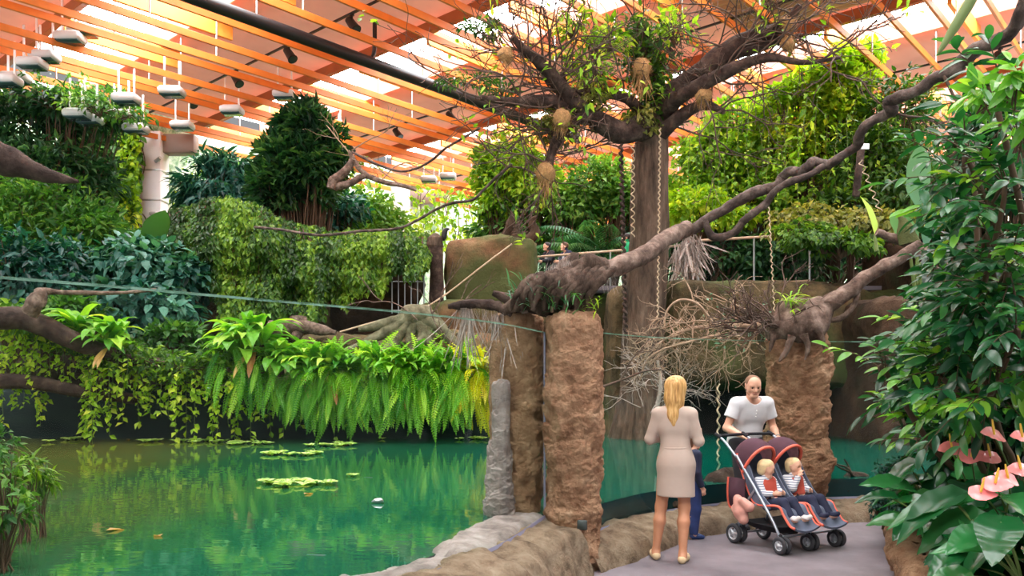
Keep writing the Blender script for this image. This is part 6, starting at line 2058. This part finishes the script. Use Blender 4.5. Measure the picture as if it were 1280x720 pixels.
# ---- blonde woman in the beige dress, seen from behind
def outfit_woman(t, J, s, fw, up, lat, q, lk, shell, body):
    pe, ch, nk = J['pelvis'], J['chest'], J['neck']
    P, *_ = limb_prims(J, s, True)
    tor = [p for p in P[:8]] 
    tor = P[:5] + P[5:9]
    dr = tor[:]
    for k in 'lr':
        sh, el, wr = J['sh_' + k], J['el_' + k], J['wr_' + k]
        end = el * .35 + wr * .65
        dr += [cap(sh, el, .046 * s, .038 * s, .03), cap(el, end, .038 * s, .032 * s, .02, fb=True)]
    shell('dress', dr, 'dress', .012, [('plane', nk + up * -.002 * s, unit(up + fw * .1)), ('ball', nk + up * .03 * s - fw * .02 * s, .075 * s, (1.1, 1.1, .9)), ('plane', pe + up * -.02 * s, -up)])
    hem = pe * np.array([1, 1, 0]) + np.array([0, 0, .625 * s / 1.0])
    wa = pe + up * .12 * s
    shell('skirt', [cap(wa, pe - up * .04 * s, .122 * s, .166 * s, .05, (fw, .78), fa=True), cap(pe - up * .04 * s, hem, .168 * s, .174 * s, .05, (fw, .78), fb=True)], 'dress', .008)
    w = J['pelvis'] + up * .115 * s
    shell('waistband', [cap(w - up * .012 * s, w + up * .012 * s, .124 * s, .128 * s, .01, (fw, .8), fa=True, fb=True)], 'dress', .01)
    hp = [cap(q(0, -.03, .04), q(0, .012, .05), .089 * s, .084 * s, .03), cap(q(0, -.06, .03), q(0, -.075, -.09), .075 * s, .072 * s, .05, (fw, .7)), cap(q(0, -.075, -.08), q(.005, -.085, -.25), .073 * s, .045 * s, .04, (fw, .55)),
          cap(q(.0, -.085, -.24), q(.012, -.085, -.34), .042 * s, .012 * s, .03, (fw, .6)), cap(q(.06, -.01, .02), q(.062, -.025, -.17), .035 * s, .018 * s, .03), cap(q(-.06, -.01, .02), q(-.062, -.025, -.17), .035 * s, .018 * s, .03)]
    shell('hair', hp, 'blonde', .006, [('ball', q(0, .115, -.02), .078 * s, (1, 1, 1.3))])
    shoes(t, J, s, shell, 'shoe_beige', extra=.009)
    g = G(); p = J['wr_r'] + Rw @ np.array([-.02, .09, .02]); g.box(p, (.075, .012, .14), Rw @ rot_axis((1, 0, 0), -.9), .006)
WY = math.radians(-14)
Rw = rotz(WY)
JW = stand(pelvis=(0.01, 0, .92), chest=(0, -.01, 1.22), neck=(0, -.03, 1.405), head=(.015, .0, 1.555), sh_l=(-.145, -.03, 1.335), sh_r=(.145, -.03, 1.335), el_l=(-.225, -.0, 1.10), el_r=(.215, -.02, 1.09), wr_l=(-.10, .19, 1.10), wr_r=(.205, .19, 1.13),
           hip_l=(-.07, 0, .90), hip_r=(.075, 0, .90), kn_l=(-.125, .03, .48), kn_r=(.085, .01, .485), an_l=(-.17, -.0, .075), an_r=(.075, -.10, .075), to_l=(-.20, .15, .03), to_r=(.10, .06, .03))
woman = person('blonde woman in a short beige dress, standing on the path with her back turned', (1.485, 7.30, 0), WY, JW, .94, True, .0065, (.35, 1, -.05), outfit_woman, skin='skin_tan', face=True,
               hands={'r': ((.25, .95, .25), (-1, 0, .2), (0, .2, 1), .35), 'l': ((.8, .6, 0), (.2, 0, 1), (0, 1, .3), .5)})

# ---- man in the white tee behind the pushchair
def outfit_man(t, J, s, fw, up, lat, q, lk, shell, body):
    P, *_ = limb_prims(J, s, False)
    pe, nk = J['pelvis'], J['neck']
    tee = P[:6]
    for k in 'lr':
        sh, el = J['sh_' + k], J['el_' + k]
        tee.append(cap(sh, sh * .42 + el * .58, .062 * s, .064 * s, .03, fb=True))
    lowhem = pe - up * .04 * s
    tee.append(cap(pe + up * .1 * s, lowhem, .15 * s, .158 * s, .06, (fw, .8), fb=True))
    shell('tee_shirt', tee, 'tee', .014, [('ball', nk + up * .03 * s + fw * .03 * s, .082 * s, (1.05, 1, .95))])
    g = G()
    for i in range(3):
        a = J['chest'] + up * (.10 - .035 * i) * s + fw * (.12 + .004 * i) * s; g.tube([a, a + fw * .012], .006, 8)
    g.build('buttons', M['white_wall'], [c for c in t.children if c.name.startswith('tee_shirt')][0])
    trousers(J, s, shell, 'dark_cloth', up=up, fw=fw, name='trousers')
    shoes(t, J, s, shell, 'dark_cloth')
    shell('hair', [cap(q(0, -.03, .035), q(0, .012, .046), .083 * s, .08 * s, .03, (lat, .94))], 'short_hair', .003, [('ball', q(0, .14, .005), .115 * s, (1, 1, 1.0)), ('plane', q(0, 0, -.03), q(0, 0, -1) - q(0, 0, 0))])
    shell('beard', [cap(q(0, .052, -.075), q(0, .066, -.09), .044 * s, .022 * s, .03), cap(q(-.05, .03, -.06), q(-.02, .068, -.088), .02 * s, k=.02), cap(q(.05, .03, -.06), q(.02, .068, -.088), .02 * s, k=.02)], plain('stubble', rgb(188, 136, 110), .8), .0015, [('ball', q(0, .11, -.052), .03 * s, (1, 1, .6))])
    for sx in (-1, 1):
        g = G(); g.tube(smooth_path([q(.015 * sx, .093, .036), q(.034 * sx, .09, .04), q(.052 * sx, .08, .032)], 3), .004 * s, 6); g.build('eyebrow', M['short_hair'], body)
    wr = J['wr_l']; d = unit(J['wr_l'] - J['el_l'])
    g = G(); g.tube([wr - d * .02, wr], .034, 16); g.build('wristwatch', M['steel'], t)
MY = math.radians(180 + 14)
JM = stand(pelvis=(0, -.06, .95), chest=(0, .05, 1.25), neck=(.0, .11, 1.425), head=(.03, .175, 1.565), sh_l=(-.185, .1, 1.375), sh_r=(.185, .1, 1.375), el_l=(-.285, .06, 1.11), el_r=(.29, .07, 1.11), wr_l=(-.215, .27, 1.01), wr_r=(.2, .27, 1.03),
           an_r=(.12, .08, .08), to_r=(.14, .24, .03), kn_r=(.11, .1, .5), an_l=(-.1, -.2, .1), to_l=(-.11, -.04, .03), kn_l=(-.1, -.02, .5))
man = person('smiling man in a white buttoned tee leaning over the twin pushchair handles', (2.62, 8.92, 0), MY, JM, 1.0, False, .0065, (.25, 1, -.28), outfit_man,
             hands={'r': ((-.2, .95, -.25), (0, -.2, -1), (-1, .3, 0), .55), 'l': ((.1, .95, -.3), (0, -.2, -1), (1, .3, 0), .55)})

# ---- child in jeans beyond the woman
def outfit_child(t, J, s, fw, up, lat, q, lk, shell, body):
    P, *_ = limb_prims(J, s, False)
    top = P[:8]
    for k in 'lr':
        sh, el, wr = J['sh_' + k], J['el_' + k], J['wr_' + k]
        top += [cap(sh, el, .056 * s, .048 * s, .03), cap(el, wr, .048 * s, .038 * s, .02, fb=True)]
    shell('jumper', top, 'navy', .014, [('ball', J['neck'] + up * .03, .06, (1, 1, 1))])
    trousers(J, s, shell, 'jeans', up=up, fw=fw, name='jeans', loose=1.2)
    shoes(t, J, s, shell, 'shoe_blue', sock=.02)
    shell('hair', [cap(q(0, -.03, .045), q(0, .008, .06), .083 * s, .074 * s, .03), cap(q(0, -.05, .02), q(0, -.05, -.05), .06 * s, k=.04)], 'brown_hair', .008, [('ball', q(0, .13, -.01), .1 * s)])
child = person('child in blue jeans and blue trainers, mostly hidden beyond the blonde woman', (1.87, 8.3, 0), math.radians(-75), stand(), 1.0, False, .007, (0, 1, 0), outfit_child, scale=.62, headscale=1.15)
# ------------------------------------------------------------------ twin pushchair with two toddlers
SA = math.radians(28)                       # faces the viewer, turned towards the path side
SO = np.array([2.70, 8.02, 0.0])
SR = rotz(math.pi + SA)                     # local y = forward, x = the pushchair's right
def SP(x, y, z): return SO + SR @ np.array([x, y, z], float)
push = thing('twin_pushchair', 'dark side-by-side twin pushchair with orange-red trim, wheeled by the man', 'pushchair', SO)
M['frame'] = plain('silver_tube', rgb(168, 176, 190), .3, .6)
M['tyre'] = plain('grey_tyre', rgb(54, 54, 60), .75)
M['rim'] = plain('wheel_rim', rgb(186, 190, 198), .35, .3)
M['seat_cloth'] = plain('grey_seat_cloth', rgb(92, 100, 120), .85, noise=.12, nscale=10, bump=.2)
M['canopy_cloth'] = plain('plum_canopy', rgb(70, 38, 52), .85, noise=.15, nscale=8, bump=.2)
M['canopy_net'] = plain('pinkish_lining', rgb(216, 170, 184), .85, noise=.15, nscale=20)
M['trim'] = plain('coral_trim', rgb(226, 104, 84), .7)
M['basket'] = plain('black_mesh', rgb(26, 26, 32), .9)
def wheel(x, y, r, w=.05):
    c = SP(x, y, r)
    ax = SR @ np.array([1.0, 0, 0])
    Rm = np.stack([SR @ np.array([0, 1.0, 0]), np.array([0, 0, 1.0]), ax], 1)
    a = np.linspace(0, 2 * np.pi, 9)
    g = G(); g.lathe(np.stack([r - .022 + .022 * np.cos(a), w * .5 * np.sin(a)], -1), c, 36, rot=Rm); ty = g.build('wheel', M['tyre'], push)
    g = G(); g.lathe([(r - .045, -w * .3), (r - .028, -w * .42), (r - .028, w * .42), (r - .045, w * .3), (r - .045, -w * .3)], c, 36, rot=Rm)
    for i in range(5):
        th = i * 2 * math.pi / 5
        dv = Rm[:, 0] * math.cos(th) + Rm[:, 1] * math.sin(th)
        g.tube([c + dv * .012, c + dv * (r - .034)], [.016, .011], 8)
    g.lathe([(.001, -w * .6), (.02, -w * .55), (.024, 0), (.02, w * .55), (.001, w * .6)], c, 16, rot=Rm)
    g.build('wheel_rim', M['rim'], ty)
XS = (-.37, 0.0, .37)
for x in XS:
    for o in ((-.035, .035) if True else (0,)):
        wheel(x + o, .36, .085, .035)
for x in XS:
    wheel(x + (.045 if x < 0 else -.045 if x > 0 else 0), -.24, .1, .045)
    if x != 0: wheel(x - (.035 if x < 0 else -.035), -.24, .1, .045)
def rod(nm, pts, r, mat='frame', n=6, parent=None):
    g = G(); g.tube(smooth_path([SP(*p) for p in pts], n) if len(pts) > 2 else np.array([SP(*p) for p in pts]), r, 10)
    return g.build(nm, M[mat], parent or push)
for x in XS:
    xx = x * 1.0
    rod('front_tube', [(xx, .34, .14), (xx, .24, .30), (xx, -.02, .62), (xx, -.24, .88)], .014)
    rod('handle_tube', [(xx, -.24, .86), (xx, -.40, 1.0), (xx, -.5, 1.06)], .013)
    rod('rear_tube', [(xx, -.24, .1), (xx, -.14, .36), (xx, .02, .58)], .012)
    rod('fork', [(xx, .36, .085), (xx, .35, .15), (xx, .33, .18)], .016, 'basket')
    rod('hand_grip', [(xx, -.46, 1.045), (xx, -.54, 1.075)], .02, 'basket')
for y, z, nm in ((-.24, .1, 'rear_axle'), (.34, .16, 'front_bar'), (.02, .42, 'cross_bar')):
    rod(nm, [(-.38, y, z), (.38, y, z)], .012)
rod('push_bar', [(-.37, -.5, 1.06), (0, -.515, 1.065), (.37, -.5, 1.06)], .016, 'basket')
def sheet(nm, P, mat, parent=None, th=.012):
    P = np.asarray(P)
    n = np.cross(np.gradient(P, axis=0), np.gradient(P, axis=1)); n = unit(n)
    g = G(); g.grid(P + n * th / 2); g.grid((P - n * th / 2)[::-1])
    for e in (0, -1):
        g.grid(np.stack([P[e] + n[e] * th / 2, P[e] - n[e] * th / 2], 0)); g.grid(np.stack([P[:, e] + n[:, e] * th / 2, P[:, e] - n[:, e] * th / 2], 0))
    return g.build(nm, M[mat], parent or push)
for sx in (-.19, .19):
    # seat shell: footrest, seat, reclined back
    prof = smooth_path([(0, .50, .22), (0, .44, .24), (0, .36, .33), (0, .30, .40), (0, .12, .385), (0, -.02, .40), (0, -.12, .56), (0, -.22, .78), (0, -.25, .86)], 6)
    us = np.linspace(-1, 1, 13)
    P = np.array([[SP(sx + .16 * u, p[1], p[2] + .035 * u * u) for u in us] for p in prof])
    st_ = sheet('seat', P, 'seat_cloth', th=.02)
    e = [(sx + .165 * s_, prof[i][1], prof[i][2] + .04) for s_ in (1,) for i in range(len(prof))]
    for s_ in (-1, 1):
        g = G(); g.tube(np.array([SP(sx + .165 * s_, p[1], p[2] + .04) for p in prof]), .012, 8); g.build('seat_piping', M['trim'], st_)
        P = np.array([[SP(sx + .165 * s_, y0 + (y1 - y0) * f, z0 + (z1 - z0) * f + .0) for f in np.linspace(0, 1, 6)] for (y0, z0, y1, z1) in ((.2, .4, .2, .44), (.1, .4, .1, .52), (0, .42, .04, .6), (-.1, .56, -.02, .68), (-.2, .76, -.08, .8))])
        sheet('side_wing', P, 'seat_cloth', st_)
    # canopy: folded hood arching over the seat
    th = np.linspace(0, math.pi, 22)
    ribs = []
    for f in np.linspace(0, 1, 10):
        a = 2.35 - f * 1.35                      # swings from behind to overhead
        cy, cz, rr = -.16, .70, .30 + .03 * math.sin(f * 3.1)
        ribs.append([SP(sx + .175 * math.cos(t), cy + rr * math.cos(a) * (math.sin(t) ** .7), cz + rr * math.sin(a) * (math.sin(t) ** .7) + .02) for t in th])
    cn = sheet('canopy', np.array(ribs), 'canopy_cloth', th=.012)
    g = G(); g.tube(np.array(ribs[-1]), .016, 8); g.build('canopy_trim', M['trim'], cn)
    g = G(); g.tube(np.array(ribs[4]), .006, 6); g.build('canopy_rib', M['basket'], cn)
    inner = np.array(ribs)[1:9] * .955 + .045 * SP(sx, -.16, .7)
    sheet('canopy_lining', inner, 'canopy_net', cn, .004)
    # harness
    for s_ in (-1, 1):
        g = G(); g.tube(smooth_path([SP(sx + .05 * s_, -.13, .64), SP(sx + .06 * s_, .0, .58), SP(sx + .05 * s_, .1, .47), SP(sx, .14, .44)], 4), .012, 6); g.build('harness', M['basket'], st_)
# basket under the seats and side bag
P = np.array([[SP(x, y, .24 - .1 * (1 - ((x) / .36) ** 4) * (1 - ((y - .03) / .26) ** 4)) for x in np.linspace(-.36, .36, 17)] for y in np.linspace(-.22, .28, 13)])
sheet('basket', P, 'basket', th=.01)
for (c, dims, mt) in (((-.16, 0, .24), (.2, .25, .14), 'navy'), ((.17, .02, .25), (.22, .22, .15), 'seat_cloth')):
    pass
P = np.array([[SP(.41 + .05 * math.sin(math.pi * f) * math.sin(math.pi * k), -.3 + .22 * f, .36 + .3 * k) for f in np.linspace(0, 1, 9)] for k in np.linspace(0, 1, 9)])
bag = sheet('side_bag', P, 'canopy_cloth', th=.02)
rod('bag_trim', [(.42, -.3, .66), (.43, -.3, .5), (.42, -.28, .37), (.42, -.18, .35)], .012, 'trim', parent=bag)
tg = thing('coat', 'salmon pink coat bundled at the side of the twin pushchair', 'coat', SP(.44, -.12, .35))
V, F = grow([cap(SP(.44, -.14, .46), SP(.45, -.1, .34), .05, .07, .03), cap(SP(.46, -.06, .45), SP(.43, .0, .40), .04, .05, .03), cap(SP(.43, -.18, .36), SP(.45, -.06, .27), .05, .05, .03)], .008)
g = G(); g.add(V, F); g.build('cloth', plain('salmon_cloth', rgb(206, 150, 138), .9, noise=.15, nscale=12, bump=.3), tg)

# ---- toddlers
def outfit_toddler(t, J, s, fw, up, lat, q, lk, shell, body):
    P, *_ = limb_prims(J, s, False)
    top = P[:8]
    sl = []
    for k in 'lr':
        sh, el, wr = J['sh_' + k], J['el_' + k], J['wr_' + k]
        sl += [cap(sh, el, .06 * s, .052 * s, .03), cap(el, wr, .052 * s, .042 * s, .02, fb=True)]
    shell('striped_top', top + sl, M['stripe'], .012, [('ball', J['neck'] + up * .02, .04)])
    shell('vest', P[:5], 'red_vest', .024, [('ball', J['neck'] + up * .02, .05), ('plane', J['pelvis'] + up * .05, -up)])
    trousers(J, s, shell, 'navy', up=up, fw=fw, name='trousers', loose=1.35, to_ankle=.06)
    shoes(t, J, s, shell, SHOE, extra=.016, sock=.05)
    shell('hair', [cap(q(0, -.03, .045), q(0, .01, .06), .084 * s * 1.25, .076 * s * 1.25, .03), cap(q(0, -.05, .02), q(0, -.05, -.04), .066 * s * 1.2, k=.04)], 'fair_hair', .008, [('ball', q(0, .12, -.02), .105 * s * 1.25), ])
st_m, nt, bs = _mat('striped_knit')
wv = nt.nodes.new('ShaderNodeTexWave'); wv.wave_type = 'BANDS'; wv.bands_direction = 'Z'; wv.inputs['Scale'].default_value = 14
tc = nt.nodes.new('ShaderNodeTexCoord'); nt.links.new(tc.outputs['Object'], wv.inputs['Vector'])
rp = nt.nodes.new('ShaderNodeValToRGB'); rp.color_ramp.elements[0].position = .25; rp.color_ramp.elements[1].position = .4
rp.color_ramp.elements[0].color = rgb(120, 128, 150); rp.color_ramp.elements[1].color = rgb(220, 220, 226)
nt.links.new(wv.outputs['Fac'], rp.inputs['Fac']); nt.links.new(rp.outputs['Color'], bs.inputs['Base Color']); bs.inputs['Roughness'].default_value = .9
M['stripe'] = st_m
def toddler_joints(arm='down'):
    J = dict(pelvis=(0, .02, .10), chest=(0, -.09, .36), neck=(0, -.12, .54), head=(0, -.09, .72), sh_l=(-.16, -.12, .49), sh_r=(.16, -.12, .49), el_l=(-.22, .02, .28), el_r=(.22, .02, .28), wr_l=(-.12, .2, .3), wr_r=(.12, .2, .3),
             hip_l=(-.09, .06, .1), hip_r=(.09, .06, .1), kn_l=(-.12, .42, .17), kn_r=(.12, .42, .17), an_l=(-.13, .66, -.12), an_r=(.13, .66, -.12), to_l=(-.14, .80, -.04), to_r=(.14, .80, -.04))
    if arm == 'mouth':
        J.update(el_r=(.2, .08, .34), wr_r=(.06, .085, .56))
    return J
SHOE = 'shoe_white'
p = SP(.19, .03, .37)
person('fair-haired toddler nearer the viewer in the pushchair, turned towards the other toddler', p, math.pi + SA + math.radians(0), toddler_joints(), 1.0, False, .006, (-.75, .55, -.25), outfit_toddler, scale=.54, headscale=1.3)
SHOE = 'navy'
p = SP(-.19, .03, .37)
person('fair-haired toddler with a hand at the mouth, sitting in the far seat of the pushchair', p, math.pi + SA, toddler_joints('mouth'), 1.0, False, .006, (-.25, 1, -.1), outfit_toddler, scale=.54, headscale=1.3)

# ---- far visitors on the walkway
def outfit_far(top, hair, under=None, long_hair=False):
    def f(t, J, s, fw, up, lat, q, lk, shell, body):
        P, *_ = limb_prims(J, s, False)
        tp = P[:8]
        for k in 'lr':
            sh, el, wr = J['sh_' + k], J['el_' + k], J['wr_' + k]
            tp += [cap(sh, el, .056 * s, .048 * s, .03), cap(el, wr, .046 * s, .034 * s, .02, fb=True)]
        jk = shell('jacket' if under else 'shirt', tp, top, .018, [('ball', J['neck'] + up * .03 + fw * .03, .07)] + ([('ball', J['chest'] + fw * .16 + up * .03, .11, (.6, 1, 1.6))] if under else []))
        if under:
            shell('undershirt', P[:5], under, .01, [('ball', J['neck'] + up * .04, .06)])
        trousers(J, s, shell, 'dark_cloth', up=up, fw=fw)
        shoes(t, J, s, shell, 'dark_cloth')
        hp = [cap(q(0, -.035, .045), q(0, .01, .06), .088 * s, .078 * s, .03)]
        if long_hair: hp.append(cap(q(0, -.06, .02), q(0, -.07, -.12), .06 * s, .045 * s, .03))
        shell('hair', hp, hair, .006, [('ball', q(0, .13, -.01), .1 * s)])
    return f
def far_J(): return stand(pelvis=(0, -.05, .95), chest=(0, .03, 1.25), neck=(0, .07, 1.43), head=(0, .12, 1.585), sh_l=(-.18, .06, 1.39), sh_r=(.18, .06, 1.39), el_l=(-.25, .2, 1.16), el_r=(.25, .2, 1.16), wr_l=(-.2, .4, 1.14), wr_r=(.16, .4, 1.14))
q = at(688, 400, 22.9); person('dark-haired woman in a dark jacket over white, leaning on the walkway railing', (q[0], q[1], 3.78), math.radians(120), far_J(), .97, True, .012, (.1, 1, .05), outfit_far('dark_cloth', 'dark_hair', 'white_cloth'), skin='skin')
q = at(710, 400, 22.9); person('man in a navy jacket over a grey shirt at the walkway railing, behind the woman', (q[0], q[1], 3.78), math.radians(115), far_J(), 1.02, False, .012, (0, 1, .05), outfit_far('navy', 'brown_hair', 'tee'), skin='skin')
q = at(783, 400, 21.6); person('person in a bright green shirt on the walkway close to the tree trunk', (q[0], q[1], 3.78), math.radians(100), stand(), 1.0, False, .012, (0, 1, 0), outfit_far('green_shirt', 'dark_hair'), skin='skin')
for o in SC.objects:
    if '_o' in o:
        del o['_o']
